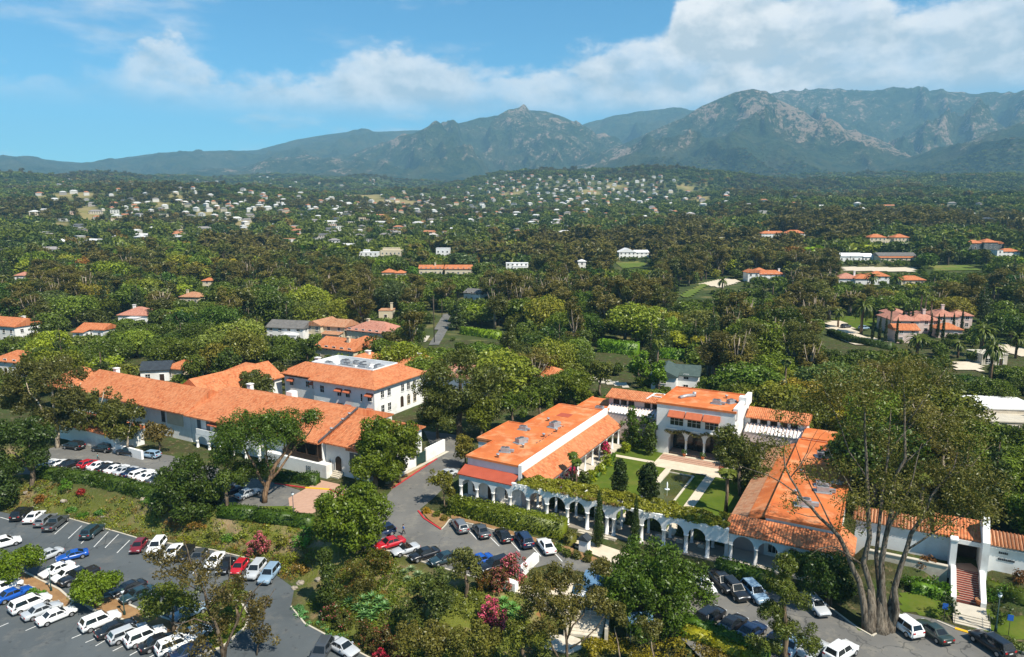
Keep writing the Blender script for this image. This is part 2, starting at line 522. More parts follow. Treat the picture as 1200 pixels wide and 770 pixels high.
def hfar(X, Y):
    X = np.asarray(X, float); Y = np.asarray(Y, float)
    r = np.hypot(X, Y)
    z = np.interp(r, PR, PZ)
    f = np.clip((r - 500) / 1500, 0, 1)
    z = z + f * 42 * (fbm(X / 420, Y / 420, 4, 3) - 0.5) * 2 * (1 + .5 * np.clip((r - 2000) / 1200, 0, 1))
    phi = np.arctan2(X, Y)
    # the built-up hill in the middle distance and lower knolls
    z = z + 78 * np.exp(-((phi - 0.155) / 0.19) ** 2 - ((r - 2650) / 560) ** 2) * (.8 + .5 * fbm(X / 260, Y / 260, 3, 31))
    z = z + 20 * np.exp(-((phi + 0.33) / 0.16) ** 2 - ((r - 1700) / 350) ** 2)
    z = z + 14 * np.exp(-((phi - 0.47) / 0.20) ** 2 - ((r - 1050) / 330) ** 2)
    return z

PXL = lambda pts, z: [un(x, y, z) for x, y in pts]
LOT_LOW = PXL([(-150, 596), (0, 600), (14, 603), (78, 607), (138, 624), (165, 632), (250, 645), (300, 657), (345, 690), (341, 711), (357, 731), (400, 754), (440, 775), (480, 810), (420, 900), (-350, 900)], -4)
ROAD = PXL([(497, 505), (552, 512), (548, 535), (532, 560), (507, 585), (492, 597), (500, 609), (517, 621), (527, 609), (560, 616), (665, 648), (700, 662), (760, 678), (830, 676), (905, 690), (960, 703), (1003, 735), (1022, 744), (1060, 718), (1100, 727), (1135, 740), (1200, 764), (1290, 795), (1290, 900), (880, 900), (820, 770), (785, 735), (735, 700), (690, 672), (640, 662), (600, 674), (560, 678), (505, 662), (460, 647), (437, 642), (420, 640), (425, 615), (461, 572), (512, 538)], 0)
LOT_UP = PXL([(20, 556), (48, 528), (85, 519), (200, 534), (250, 548), (330, 568), (352, 575), (342, 597), (260, 594), (190, 572), (120, 558), (50, 556)], 0)
COURT = PXL([(338, 584), (376, 563), (408, 570), (400, 584), (388, 592), (366, 602), (340, 600)], 0)
STEPLOW = PXL([(650, 742), (735, 742), (800, 790), (900, 900), (560, 900), (610, 790)], -2.6)
def rect_ab(a0, a1, b0, b1):
    return [AB(a0, b0), AB(a1, b0), AB(a1, b1), AB(a0, b1)]
GTER = rect_ab(64, 130, 9.0, 60)
ESTATE = rect_ab(-112, 61.5, -1.5, 62)
HEDGEU = PXL([(45, 560), (60, 553), (190, 578), (190, 584), (120, 570)], 0)
LOTR_B = PXL([(1003, 735), (1022, 746), (1060, 722)], 0)
CLASSES = [(LOT_LOW, -4.0, 2.2), (ROAD, 0.0, 2.0), (LOT_UP, 0.0, 2.0), (COURT, 0.0, 1.0), (STEPLOW, -2.6, 1.0), (GTER, 2.8, 0.3), (rect_ab(73.7, 77.7, 0.0, 9.2), 0.0, 0.6), (ESTATE, 0.0, 0.2), (HEDGEU, 0.0, 0.5)]
def pdist(X, Y, poly):
    X = np.asarray(X, float); Y = np.asarray(Y, float)
    d = np.full(X.shape, 1e9); ins = np.zeros(X.shape, bool)
    n = len(poly)
    for i in range(n):
        x0, y0 = poly[i]; x1, y1 = poly[(i + 1) % n]
        ex, ey = x1 - x0, y1 - y0
        t = np.clip(((X - x0) * ex + (Y - y0) * ey) / (ex * ex + ey * ey + 1e-9), 0, 1)
        d = np.minimum(d, np.hypot(X - x0 - t * ex, Y - y0 - t * ey))
        c = ((y0 > Y) != (y1 > Y)) & (X < (x1 - x0) * (Y - y0) / ((y1 - y0) if abs(y1 - y0) > 1e-9 else 1e-9) + x0)
        ins ^= c
    return np.where(ins, 0.0, d)
GX0, GX1, GY0, GY1, GS = -195.0, 195.0, -45.0, 273.0, 1.5
gx = np.arange(GX0, GX1 + 0.1, GS); gy = np.arange(GY0, GY1 + 0.1, GS)
MX, MY = np.meshgrid(gx, gy)
num = np.zeros(MX.shape); den = np.zeros(MX.shape)
dmin = np.full(MX.shape, 1e9)
DL = None
for poly, z, pad in CLASSES:
    d = np.maximum(pdist(MX, MY, poly) - pad, 0.0) + 1e-3
    if poly is LOT_LOW: DL = d
    if z != 0: dmin = np.minimum(dmin, d)
    wgt = d ** -1.6
    num += z * wgt; den += wgt
d0 = np.maximum(17 - dmin, 0) + 1e-3
num += 0 * d0 ** -1.6; den += d0 ** -1.6
GZ = num / den
free = np.clip(np.minimum.reduce([pdist(MX, MY, c[0]) for c in CLASSES]) / 4, 0, 1)
GZ = GZ + free * (fbm(MX / 7, MY / 7, 3, 9) - 0.5) * 0.7
SLOPE = np.clip((24 - DL) / 6, 0, 1) * free
MGRID = None
def hout(X, Y):
    z = hfar(X, Y)
    if MGRID is None: return z
    X = np.asarray(X, float); Y = np.asarray(Y, float)
    mz, mr_, mp_ = MGRID
    r = np.hypot(X, Y); a = np.arctan2(X, Y)
    i = np.clip(np.searchsorted(mr_, r), 1, len(mr_) - 1); j = np.clip((a - mp_[0]) / (mp_[-1] - mp_[0]) * (len(mp_) - 1), 0, len(mp_) - 1.001)
    fi = np.clip((r - mr_[i - 1]) / (mr_[i] - mr_[i - 1]), 0, 1); j0 = j.astype(int); fj = j - j0
    zz = (mz[i - 1, j0] * (1 - fj) + mz[i - 1, j0 + 1] * fj) * (1 - fi) + (mz[i, j0] * (1 - fj) + mz[i, j0 + 1] * fj) * fi
    return np.where(r > 3470, np.maximum(z * (r < 3780), zz), z)
def hz1(x, y):
    if GX0 < x < GX1 - GS and GY0 < y < GY1 - GS:
        i = (x - GX0) / GS; j = (y - GY0) / GS
        a, b = int(i), int(j); i -= a; j -= b
        return float(GZ[b, a] * (1 - i) * (1 - j) + GZ[b, a + 1] * i * (1 - j) + GZ[b + 1, a] * (1 - i) * j + GZ[b + 1, a + 1] * i * j)
    return float(hout(x, y))
_ts = np.geomspace(40, 5400, 460)
def gp(px, py):
    """the ground point that a sight line of the survey photo meets"""
    x = (px - 600) / 811.0; y = -(py - 385) / 811.0
    d = np.array((x, cP + y * sP, -sP + y * cP))
    Q = d[None, :] * _ts[:, None]
    ins_ = (Q[:, 0] > GX0) & (Q[:, 0] < GX1 - GS) & (Q[:, 1] > GY0) & (Q[:, 1] < GY1 - GS)
    hz_ = hout(Q[:, 0], Q[:, 1])
    if ins_.any(): hz_[ins_] = [hz1(a, b) for a, b in Q[ins_, :2]]
    k = np.nonzero(CAMZ + Q[:, 2] < hz_)[0]
    if not len(k):
        q = Q[-1]
        return float(q[0]), float(q[1]), hz1(q[0], q[1])
    hi = _ts[k[0]]; lo = _ts[k[0] - 1] if k[0] else None
    lo = lo or 30.0
    for _ in range(18):
        mid = (lo + hi) / 2
        q = d * mid
        if CAMZ + q[2] < hz1(q[0], q[1]): hi = mid
        else: lo = mid
    q = d * hi
    return float(q[0]), float(q[1]), hz1(q[0], q[1])

def grid_faces(nr, nc):
    i = np.arange(nr - 1)[:, None] * nc + np.arange(nc - 1)[None, :]
    i = i.ravel()
    return np.stack([i, i + 1, i + nc + 1, i + nc], 1)
def add_attr(me, name, vals):
    a = me.attributes.new(name, 'FLOAT', 'POINT')
    a.data.foreach_set('value', np.asarray(vals, np.float32).ravel())
def attr(t, name):
    return t.add('ShaderNodeAttribute', attribute_name=name).outputs['Fac']

# near ground: leaf litter under the trees, planted dry slope round the lower car park
m, t, out = newmat('ground_earth')
p = geopos(t)
sl = attr(t, 'planted')
lit = t.mix(t.maprange(t.noise(p, .25, 5, .65), .35, .65), (.060, .052, .026), (.050, .075, .020))
lit = t.mix(t.maprange(t.noise(p, .9, 4, .6), .55, .7), lit, (.16, .125, .07))
so_ = t.mix(t.maprange(t.noise(p, .5, 5, .65), .38, .62), (.33, .235, .135), (.20, .15, .085))
so_ = t.mix(t.maprange(t.noise(p, .16, 5, .7), .38, .52), so_, (.13, .145, .026))
so_ = t.mix(t.maprange(t.noise(p, .33, 5, .7), .60, .68), so_, (.26, .12, .05))
bsdf(t, out, t.mix(sl, lit, so_), .95, .05, 0, bump(t, t.noise(p, 2.2, 4, .7), 1.0, .25))
V = np.stack([MX, MY, GZ], -1).reshape(-1, 3)
me = mesh_np('ground', V, grid_faces(len(gy), len(gx)), [m], True)
add_attr(me, 'planted', SLOPE)
tag(put('ground', me), kind='structure')

# rolling hills up to the foot of the mountains
DRY = [(75, 228, 60, 2), (180, 240, 34, 6), (100, 247, 26, 7), (66, 266, 22, 6), (285, 263, 34, 8), (205, 231, 36, 3), (465, 238, 95, 6), (420, 229, 60, 5), (655, 222, 40, 5),
       (690, 226, 30, 5), (720, 218, 25, 4), (600, 226, 40, 4), (330, 222, 60, 4), (800, 218, 30, 3), (240, 250, 26, 4), (820, 232, 26, 4), (1000, 262, 30, 5), (905, 255, 20, 4)]
rr = np.geomspace(120, 3800, 190); ph = np.linspace(-1.15, 1.15, 330)
PH, RR = np.meshgrid(ph, rr)
HX, HY = RR * np.sin(PH), RR * np.cos(PH)
HZ = hfar(HX, HY)
inn = (HX > GX0 + 6) & (HX < GX1 - 6) & (HY < GY1 - 6)
HZ = np.where(inn, HZ - 6, HZ - 0.15)
dry = np.zeros(HX.shape)
for x, y, wx, wy in DRY:
    qx, qy, qz = gp(x, y)
    D = math.hypot(qx, qy); a0 = math.atan2(qx, qy)
    _, y2, _ = gp(x, y - wy)[0:3]
    dd = max(30, min(260, abs(math.hypot(*gp(x, y - wy)[:2]) - D)))
    wob = 1 + 0.9 * (fbm(HX / 60, HY / 60, 3, 21) - .5)
    dry = np.maximum(dry, np.clip(1.6 - 1.6 * (((PH - a0) * D / (wx * .5 * D / 811)) ** 2 + ((RR - D) / dd) ** 2) * wob, 0, 1))
m, t, out = newmat('hill_ground')
p = geopos(t)
g = t.mix(t.maprange(t.noise(p, .012, 6, .65), .35, .65), (.035, .058, .018), (.065, .075, .026))
g = t.mix(t.maprange(t.noise(p, .05, 5, .65), .50, .66), g, (.15, .135, .055))
g = t.mix(attr(t, 'dry'), g, t.mix(t.maprange(t.noise(p, .03, 4), .35, .65), (.27, .21, .095), (.19, .17, .06)))
bsdf(t, out, g, .95, .05)
me = mesh_np('hills', np.stack([HX, HY, HZ], -1).reshape(-1, 3), grid_faces(len(rr), len(ph)), [m], True)
add_attr(me, 'dry', dry)
tag(put('hills', me), kind='structure')
def dryness(x, y):
    phq = math.atan2(x, y); rq = math.hypot(x, y)
    i = int(np.clip(np.searchsorted(rr, rq), 0, len(rr) - 1)); j = int(np.clip((phq + 1.15) / 2.3 * 329, 0, 329))
    return dry[i, j]

# ------------------------------------------------------------------ mountains
def azel(px, py):
    x = (px - 600) / 811.0; y = -(py - 385) / 811.0
    dx, dy, dz = x, cP + y * sP, -sP + y * cP
    return math.atan2(dx, dy), dz / math.hypot(dx, dy)
RIDGES = [  # crest outline, distance of the crest, distance of its foot, spur strength, rock share
    ([(-400, 190), (-60, 182), (0, 182), (40, 186), (75, 189), (105, 191), (150, 184), (190, 179), (230, 177), (300, 176), (345, 164), (385, 157), (425, 152), (445, 154), (500, 152), (520, 160), (560, 172), (620, 190), (700, 215)], 9300, 6500, .16, .10),
    ([(150, 222), (230, 200), (270, 196), (310, 190), (350, 188), (400, 185), (450, 170), (490, 160), (520, 148), (560, 138), (590, 133), (615, 129), (640, 130), (662, 137), (680, 146), (700, 158), (730, 174), (770, 190), (830, 215)], 7300, 5000, .24, .42),
    ([(560, 210), (640, 165), (690, 143), (720, 135), (760, 128), (785, 126), (815, 128), (850, 140), (900, 170), (960, 200)], 9000, 6800, .14, .05),
    ([(600, 222), (650, 196), (680, 186), (715, 175), (745, 162), (775, 148), (800, 138), (822, 124), (845, 114), (862, 107), (882, 104), (900, 108), (918, 120), (935, 128), (955, 140), (985, 152), (1010, 160), (1040, 170), (1065, 184), (1090, 198), (1130, 218)], 6300, 4700, .26, .58),
    ([(780, 190), (830, 150), (880, 122), (920, 109), (960, 106), (1000, 109), (1060, 107), (1130, 109), (1200, 108), (1300, 104), (1420, 112), (1600, 130)], 8600, 5600, .22, .50),
    ([(940, 225), (990, 208), (1020, 200), (1060, 188), (1100, 176), (1130, 167), (1165, 155), (1200, 143), (1260, 132), (1340, 126), (1500, 150), (1700, 170)], 5600, 4100, .24, .34),
    ([(600, 228), (650, 210), (690, 199), (730, 186), (770, 172), (805, 163), (840, 160), (880, 158), (910, 164), (940, 176), (965, 184), (1000, 198), (1040, 212), (1100, 226)], 5300, 4000, .26, .18),
    ([(180, 232), (250, 215), (330, 208), (400, 205), (470, 207), (540, 200), (600, 206), (650, 215), (720, 228)], 5900, 4300, .22, .10),
    ([(-400, 205), (-100, 208), (0, 207), (100, 205), (200, 208), (260, 215), (330, 228)], 7600, 5200, .18, .06),
    ([(860, 232), (930, 222), (1000, 214), (1080, 208), (1150, 204), (1220, 200), (1400, 190), (1700, 190)], 4700, 3500, .2, .08),
    ([(-500, 216), (-200, 214), (0, 213), (60, 208), (120, 211), (190, 206), (250, 209), (320, 204), (390, 208), (450, 214), (520, 222), (600, 236)], 4500, 3460, .14, .30),
    ([(800, 236), (850, 228), (910, 220), (950, 222), (1000, 217), (1050, 221), (1110, 215), (1160, 219), (1210, 213), (1400, 208), (1700, 214)], 4150, 3460, .14, .16),
]
mr = np.concatenate([np.linspace(3450, 7600, 190), np.linspace(7630, 10800, 90)]); mph = np.linspace(-0.98, 0.98, 760)
PH, RR = np.meshgrid(mph, mr)
BX, BY = RR * np.sin(PH), RR * np.cos(PH)
base = 175 + (RR - 3450) * 0.045 + 40 * (fbm(BX / 500, BY / 500, 4, 41) - .5)
MZ = base.copy()
ROCK = np.full(MZ.shape, .06); AMP = np.zeros(MZ.shape)
for k, (crest, D0, Df, sp_, rock) in enumerate(RIDGES):
    ae = [azel(*c) for c in crest]
    ca = np.array([a for a, e in ae]); ce = np.array([e for a, e in ae])
    elv = np.interp(mph, ca, ce, left=-1, right=-1)
    cr = CAMZ + D0 * elv
    # small relief of the skyline itself
    cr = cr + 7 * (fbm(mph * 90, mph * 0 + k, 4, 60 + k) - .5) * (D0 / 6000)
    crest_h = np.broadcast_to(cr, MZ.shape)
    warp = (fbm(BX / 900, BY / 900, 3, 70 + k) - .5)
    Dw = D0 + 260 * (fbm(PH * 9, RR * 0 + 3, 3, 75 + k) - .5)
    tt = np.clip((RR - Df) / (D0 - Df), 0, 1)
    tb = np.clip(1 - (RR - D0) / 1500, -1, 1)
    h = np.clip(crest_h - base, -400, None)
    rg = ridged(PH * D0 / 640 + warp * 1.5 + tt * .35, RR / 1500, 5, 80 + k)
    rf = ridged(PH * D0 / 150 + warp * 3, RR / 330, 4, 90 + k)
    body = tt ** 1.05 + sp_ * (rg - .62) * 4.4 * np.sin(np.clip(tt, 0, 1) * math.pi) ** .7 + sp_ * .7 * (rf - .6) * np.minimum(tt * 3, 1) * (1 - tt * .7)
    z = base + h * np.where(RR <= D0, body, tb)
    z = z + np.clip(h, 0, 900) * .06 * (ridged(BX / 190 + warp * 2, BY / 190, 3, 110 + k) - .62) * np.clip(tt * 4, 0, 1) * (1 - .8 * np.clip(tt, 0, 1) ** 4)
    z = np.where(h > 0, z, base - 50)
    up = z > MZ
    MZ = np.where(up, z, MZ)
    ROCK = np.where(up, rock * np.clip(.7 + tt * .4, 0, 1) * .78, ROCK)
    AMP = np.where(up, rf * .5 + rg * .5, AMP)
# bare rock on the sunny flanks
a_pk = azel(950, 150)[0]
ROCK = ROCK + .13 * np.exp(-((PH - a_pk) / .115) ** 2) * ((RR > 5050) & (RR < 6500)) + .10 * np.exp(-((PH - azel(640, 170)[0]) / .09) ** 2) * ((RR > 5600) & (RR < 7400))
ROCK = ROCK * np.where((RR > 4700) & (RR < 5350), .55, 1)
m, t, out = newmat('mountain_chaparral')
p = geopos(t)
rk = attr(t, 'rock'); cv = attr(t, 'crag')
n_big = t.noise(p, .0035, 6, .68)
n_mid = t.noise(p, .011, 6, .75)
n_fin = t.noise(p, .028, 5, .8)
veg = t.mix(t.maprange(n_mid, .38, .62), (.018, .042, .020), (.070, .095, .032))
veg = t.mix(t.maprange(n_big, .46, .64, 0, .7), veg, (.12, .115, .045))
sig = t.math('ADD', t.math('ADD', t.math('MULTIPLY', n_mid, .50), t.math('MULTIPLY', n_fin, .62)), t.math('ADD', t.math('MULTIPLY', n_big, .55), t.math('MULTIPLY', cv, .30)))
thr = t.maprange(rk, 0, 1, 1.25, .85)
rmask = t.maprange(t.math('SUBTRACT', sig, thr), -.02, .05)
rockc = t.mix(t.maprange(n_fin, .35, .65), (.54, .39, .28), (.34, .25, .18))
bsdf(t, out, t.mix(rmask, veg, rockc), .95, .05, 0, bump(t, t.math('ADD', n_mid, t.math('MULTIPLY', n_fin, .4)), 1.0, 110.0))
me = mesh_np('mountains', np.stack([BX, BY, MZ], -1).reshape(-1, 3), grid_faces(len(mr), len(mph)), [m], True)
add_attr(me, 'rock', ROCK); add_attr(me, 'crag', AMP)
tag(put('mountains', me), kind='structure')
MTOP = float(MZ.max())
MGRID = (MZ, mr, mph)

# ------------------------------------------------------------------ roads, courts, kerbs, markings
def tess(poly):
    from mathutils.geometry import tessellate_polygon
    return [tuple(q) for q in tessellate_polygon([[Vector((x, y, 0)) for x, y in poly]])]
def sheet(name, poly, z, mat, kind='structure', thick=0.0):
    """a flat sheet on a level piece of ground; with a thickness it gets edges"""
    a = sum(poly[i][0] * poly[(i + 1) % len(poly)][1] - poly[(i + 1) % len(poly)][0] * poly[i][1] for i in range(len(poly)))
    if a < 0: poly = poly[::-1]
    mb = MB()
    if thick:
        mb.prism(poly, z - thick, z)
    else:
        fs = tess(poly)
        out = []
        for f in fs:
            p0, p1, p2 = (poly[i] for i in f)
            cr = (p1[0] - p0[0]) * (p2[1] - p0[1]) - (p2[0] - p0[0]) * (p1[1] - p0[1])
            out.append(f if cr > 0 else f[::-1])
        mb.add([(x, y, z) for x, y in poly], out)
    return tag(mb.build(name, mat), kind=kind)
def drape(name, poly, mat, off=0.25, step=6.0, kind='structure'):
    """a patch that follows the terrain"""
    xs = [q[0] for q in poly]; ys = [q[1] for q in poly]
    X, Y = np.meshgrid(np.arange(min(xs), max(xs) + step, step), np.arange(min(ys), max(ys) + step, step))
    ins = pdist(X, Y, poly) <= step * .5
    idx = -np.ones(X.shape, int); mb = MB(); vs = []
    for j in range(X.shape[0]):
        for i in range(X.shape[1]):
            if ins[j, i]:
                idx[j, i] = len(vs); vs.append((X[j, i], Y[j, i], hz1(X[j, i], Y[j, i]) + off))
    fs = []
    for j in range(X.shape[0] - 1):
        for i in range(X.shape[1] - 1):
            q = (idx[j, i], idx[j, i + 1], idx[j + 1, i + 1], idx[j + 1, i])
            if min(q) >= 0: fs.append(q)
    if not fs: return None
    mb.add(vs, fs)
    return tag(mb.build(name, mat), kind=kind)
def strip(mb, pts, w, z0, h, mi=0, zf=None):
    """a kerb or wall along a line"""
    for i in range(len(pts) - 1):
        (x0, y0), (x1, y1) = pts[i], pts[i + 1]
        L = math.hypot(x1 - x0, y1 - y0)
        if L < 1e-3: continue
        ang = math.atan2(y1 - y0, x1 - x0)
        zz = z0 if zf is None else (zf(x0, y0) + zf(x1, y1)) / 2
        mb.box(0, L, -w / 2, w / 2, zz - .25, zz + h + .002 * (i % 2), mi, Matrix.Translation((x0, y0, 0)) @ Matrix.Rotation(ang, 4, 'Z'))
sheet('lower_car_park', LOT_LOW, -3.94, ASPHALT)
sheet('road', ROAD, .05, ASPHALT2)
sheet('upper_car_park', LOT_UP, .045, ASPHALT2)
sheet('forecourt', COURT, .058, BRICKPAVE)
def kerb(pts, z, mat, h=.13, w=.22):
    mb = MB(); strip(mb, PXL(pts, z), w, z, h)
    return tag(mb.build('kerb', mat), kind='structure')
kerb([(78, 607), (138, 624), (165, 632), (250, 645), (300, 657)], -4, CONC)
kerb([(341, 711), (357, 731), (400, 754), (440, 775)], -4, CONC)
kerb([(461, 572), (512, 538)], 0, KRED, .16, .3)
kerb([(490, 599), (497, 608), (517, 621)], 0, KRED, .16, .3)
kerb([(517, 621), (522, 616), (527, 609), (560, 616), (665, 648), (700, 662), (760, 678)], 0, CONC)
kerb([(437, 642), (460, 647), (505, 662), (560, 678), (600, 674)], 0, CONC)
kerb([(905, 690), (960, 703), (1003, 735), (1022, 746), (1060, 720)], 0, CONC)
kerb([(1098, 728), (1119, 737)], 0, CONC)
kerb([(1119, 737), (1142, 744)], 0, KYEL, .15, .45)
kerb([(1142, 744), (1200, 766), (1290, 797)], 0, CONC)
kerb([(322, 567), (358, 572)], 0, KRED, .15, .3)
kerb([(358, 572), (386, 574)], 0, KYEL, .15, .5)
kerb([(386, 574), (404, 582)], 0, KRED, .15, .3)
# planted islands in the lower car park
def island(pts, mat, z=-4):
    poly = PXL(pts, z)
    sheet('traffic_island', poly, z + .17, mat, thick=.4)
    mb = MB(); strip(mb, poly + poly[:1], .28, z, .24)
    tag(mb.build('kerb', CONC), kind='structure')
island([(-40, 646), (30, 672), (70, 692), (86, 706), (78, 714), (60, 706), (40, 690), (-10, 676), (-60, 660)], MULCH)
island([(96, 706), (130, 700), (165, 716), (200, 728), (224, 746), (214, 752), (180, 740), (140, 726), (108, 715)], MULCH)
island([(208, 738), (232, 712), (262, 702), (283, 707), (292, 722), (288, 736), (262, 758), (240, 768), (214, 770)], LAWN)
sheet('planting_bed', PXL([(494, 599), (500, 596), (527, 607), (521, 615), (516, 619), (502, 609)], 0), .12, MULCH, thick=.2)
sheet('planting_bed', PXL([(528, 603), (672, 643), (668, 649), (560, 615), (529, 608)], 0), .10, MULCH, thick=.2)
sheet('planting_bed', PXL([(650, 636), (700, 655), (692, 660), (662, 650)], 0), .13, MULCH, thick=.2)

def line_px(mb, a, b, z, wd=.12):
    (x0, y0), (x1, y1) = un(*a, z), un(*b, z)
    L = math.hypot(x1 - x0, y1 - y0); nx, ny = -(y1 - y0) / L * wd / 2, (x1 - x0) / L * wd / 2
    mb.quad((x0 - nx, y0 - ny, z), (x1 - nx, y1 - ny, z), (x1 + nx, y1 + ny, z), (x0 + nx, y0 + ny, z))
mb = MB()
for a, b in [((548, 620), (559, 632)), ((573, 628), (585, 640)), ((599, 635), (609, 646)), ((624, 641), (634, 652)), ((649, 647), (659, 658))]:
    line_px(mb, a, b, .056, .14)
tag(mb.build('parking_lines', MARK), kind='structure')
mb = MB()
ZL = -3.934
for a, b in [((80, 612), (64, 626)), ((96, 616), (80, 631)), ((112, 620), (95, 637)), ((127, 623), (110, 641)), ((139, 626), (123, 642)), ((152, 633), (137, 648)), ((0, 606), (14, 610)),
             ((96, 743), (84, 748)), ((112, 748), (100, 753)), ((124, 750), (112, 757)), ((144, 757), (132, 763)), ((163, 762), (152, 768)), ((185, 765), (172, 772)), ((44, 733), (30, 739)), ((10, 730), (-4, 736)), ((232, 662), (226, 672)), ((248, 664), (242, 675))]:
    line_px(mb, a, b, ZL, .13)
tag(mb.build('parking_lines', MARK), kind='structure')

# ------------------------------------------------------------------ building kit (local axes: x along the grid's a, y along its b)
def slab(mb, q, th=.22, mi=0):
    """a roof plane with thickness; q = four corners, anticlockwise from above"""
    lo = [(x, y, z - th) for x, y, z in q]
    n = len(q)
    mb.add(list(q) + lo, [list(range(n)), list(range(n, 2 * n))[::-1]] + [[i, i + n, (i + 1) % n + n, (i + 1) % n] for i in range(n)], mi)
    return mb
def gable(mb, x0, x1, y0, yr, y1, ze, zr, th=.25, mi=0):
    """two-pitch roof, ridge along x"""
    pr = [(y0, ze - th), (y1, ze - th), (y1, ze), (yr, zr), (y0, ze)]
    vs = [(x0, y, z) for y, z in pr] + [(x1, y, z) for y, z in pr]
    mb.add(vs, [[i, (i + 1) % 5, (i + 1) % 5 + 5, i + 5][::-1] for i in range(5)] + [[0, 1, 2, 3, 4][::-1], [5, 6, 7, 8, 9]], mi)
    return mb
def gable_y(mb, x0, xr, x1, y0, y1, ze, zr, th=.25, mi=0):
    pr = [(x0, ze - th), (x1, ze - th), (x1, ze), (xr, zr), (x0, ze)]
    vs = [(x, y0, z) for x, z in pr] + [(x, y1, z) for x, z in pr]
    mb.add(vs, [[i, (i + 1) % 5, (i + 1) % 5 + 5, i + 5] for i in range(5)] + [[0, 1, 2, 3, 4], [5, 6, 7, 8, 9][::-1]], mi)
    return mb
def hip(mb, x0, x1, y0, y1, ze, zr, th=.25, mi=0, k=1.0):
    """hipped roof over a rectangle"""
    w, d = x1 - x0, y1 - y0
    ym, xm = (y0 + y1) / 2, (x0 + x1) / 2
    if w >= d: r0, r1 = (x0 + d / 2 * k, ym, zr), (x1 - d / 2 * k, ym, zr)
    else: r0, r1 = (xm, y0 + w / 2 * k, zr), (xm, y1 - w / 2 * k, zr)
    e = [(x0, y0, ze), (x1, y0, ze), (x1, y1, ze), (x0, y1, ze)]
    lo = [(x, y, ze - th) for x, y, z in e]
    vs = e + [r0, r1] + lo
    if w >= d: fs = [(0, 1, 5, 4), (1, 2, 5), (2, 3, 4, 5), (3, 0, 4)]
    else: fs = [(0, 1, 4), (1, 2, 5, 4), (2, 3, 5), (3, 0, 4, 5)]
    fs += [(0, 6, 7, 1), (1, 7, 8, 2), (2, 8, 9, 3), (3, 9, 6, 0), (9, 8, 7, 6)]
    mb.add(vs, fs, mi)
    return mb
def arcade(mb, xs, y0, y1, zs, zt, pier=.5, x_ends=None, seg=10, mi=0):
    """a wall carried on round arches between the column lines xs, from y0 (front) to y1"""
    n = len(xs)
    xa, xb = x_ends or (xs[0] - pier / 2, xs[-1] + pier / 2)
    for y, fl in ((y0, False), (y1, True)):
        def q(a, b, c, d):
            mb.quad(*((a, b, c, d) if not fl else (d, c, b, a)), mi)
        # the piers' faces above the springing
        edges = [(xa, xs[0] + pier / 2)] + [(x - pier / 2, x + pier / 2) for x in xs[1:-1]] + [(xs[-1] - pier / 2, xb)]
        for l, r in edges:
            q((l, y, zs), (r, y, zs), (r, y, zt), (l, y, zt))
        for i in range(n - 1):
            l, r = xs[i] + pier / 2, xs[i + 1] - pier / 2
            cx, ra = (l + r) / 2, (r - l) / 2
            pts = [(cx - ra * math.cos(math.pi * k / seg), zs + min(ra, zt - zs - .25) * math.sin(math.pi * k / seg)) for k in range(seg + 1)]
            for k in range(seg):
                (xa_, za), (xb_, zb) = pts[k], pts[k + 1]
                q((xa_, y, za), (xb_, y, zb), (xb_, y, zt), (xa_, y, zt))
            if not fl:
                for k in range(seg):
                    (xa_, za), (xb_, zb) = pts[k], pts[k + 1]
                    mb.quad((xa_, y0, za), (xa_, y1, za), (xb_, y1, zb), (xb_, y0, zb), mi)
    for l, r in [(xa, xs[0] + pier / 2)] + [(x - pier / 2, x + pier / 2) for x in xs[1:-1]] + [(xs[-1] - pier / 2, xb)]:
        mb.quad((l, y0, zs), (l, y1, zs), (r, y1, zs), (r, y0, zs), mi)
    mb.quad((xa, y0, zt), (xb, y0, zt), (xb, y1, zt), (xa, y1, zt), mi)
    mb.quad((xa, y1, zs), (xa, y0, zs), (xa, y0, zt), (xa, y1, zt), mi)
    mb.quad((xb, y0, zs), (xb, y1, zs), (xb, y1, zt), (xb, y0, zt), mi)
    return mb
_colcache = {}
def column(parent, x, y, z0, z1, r=.24, mat=None):
    key = (round(z1 - z0, 2), r, mat.name if mat else '')
    if key not in _colcache:
        h = z1 - z0
        mb = MB()
        mb.tube([(0, 0, 0), (0, 0, .14), (0, 0, .15), (0, 0, h - .28), (0, 0, h - .2), (0, 0, h)], [r * 1.35, r * 1.35, r, r * .92, r * 1.25, r * 1.3], 12)
        _colcache[key] = mb.mesh('column', mat or WHITE)
    return put('column', _colcache[key], parent, (x, y, z0))
def side_T(side, u, c, z):
    """matrix for something on a wall: local x along the wall, -y out of it"""
    ang = {'F': 0, 'R': math.pi / 2, 'B': math.pi, 'L': -math.pi / 2}[side]
    pos = (u, c, z) if side in 'FB' else (c, u, z)
    return Matrix.Translation(pos) @ Matrix.Rotation(ang, 4, 'Z')
_wincache = {}
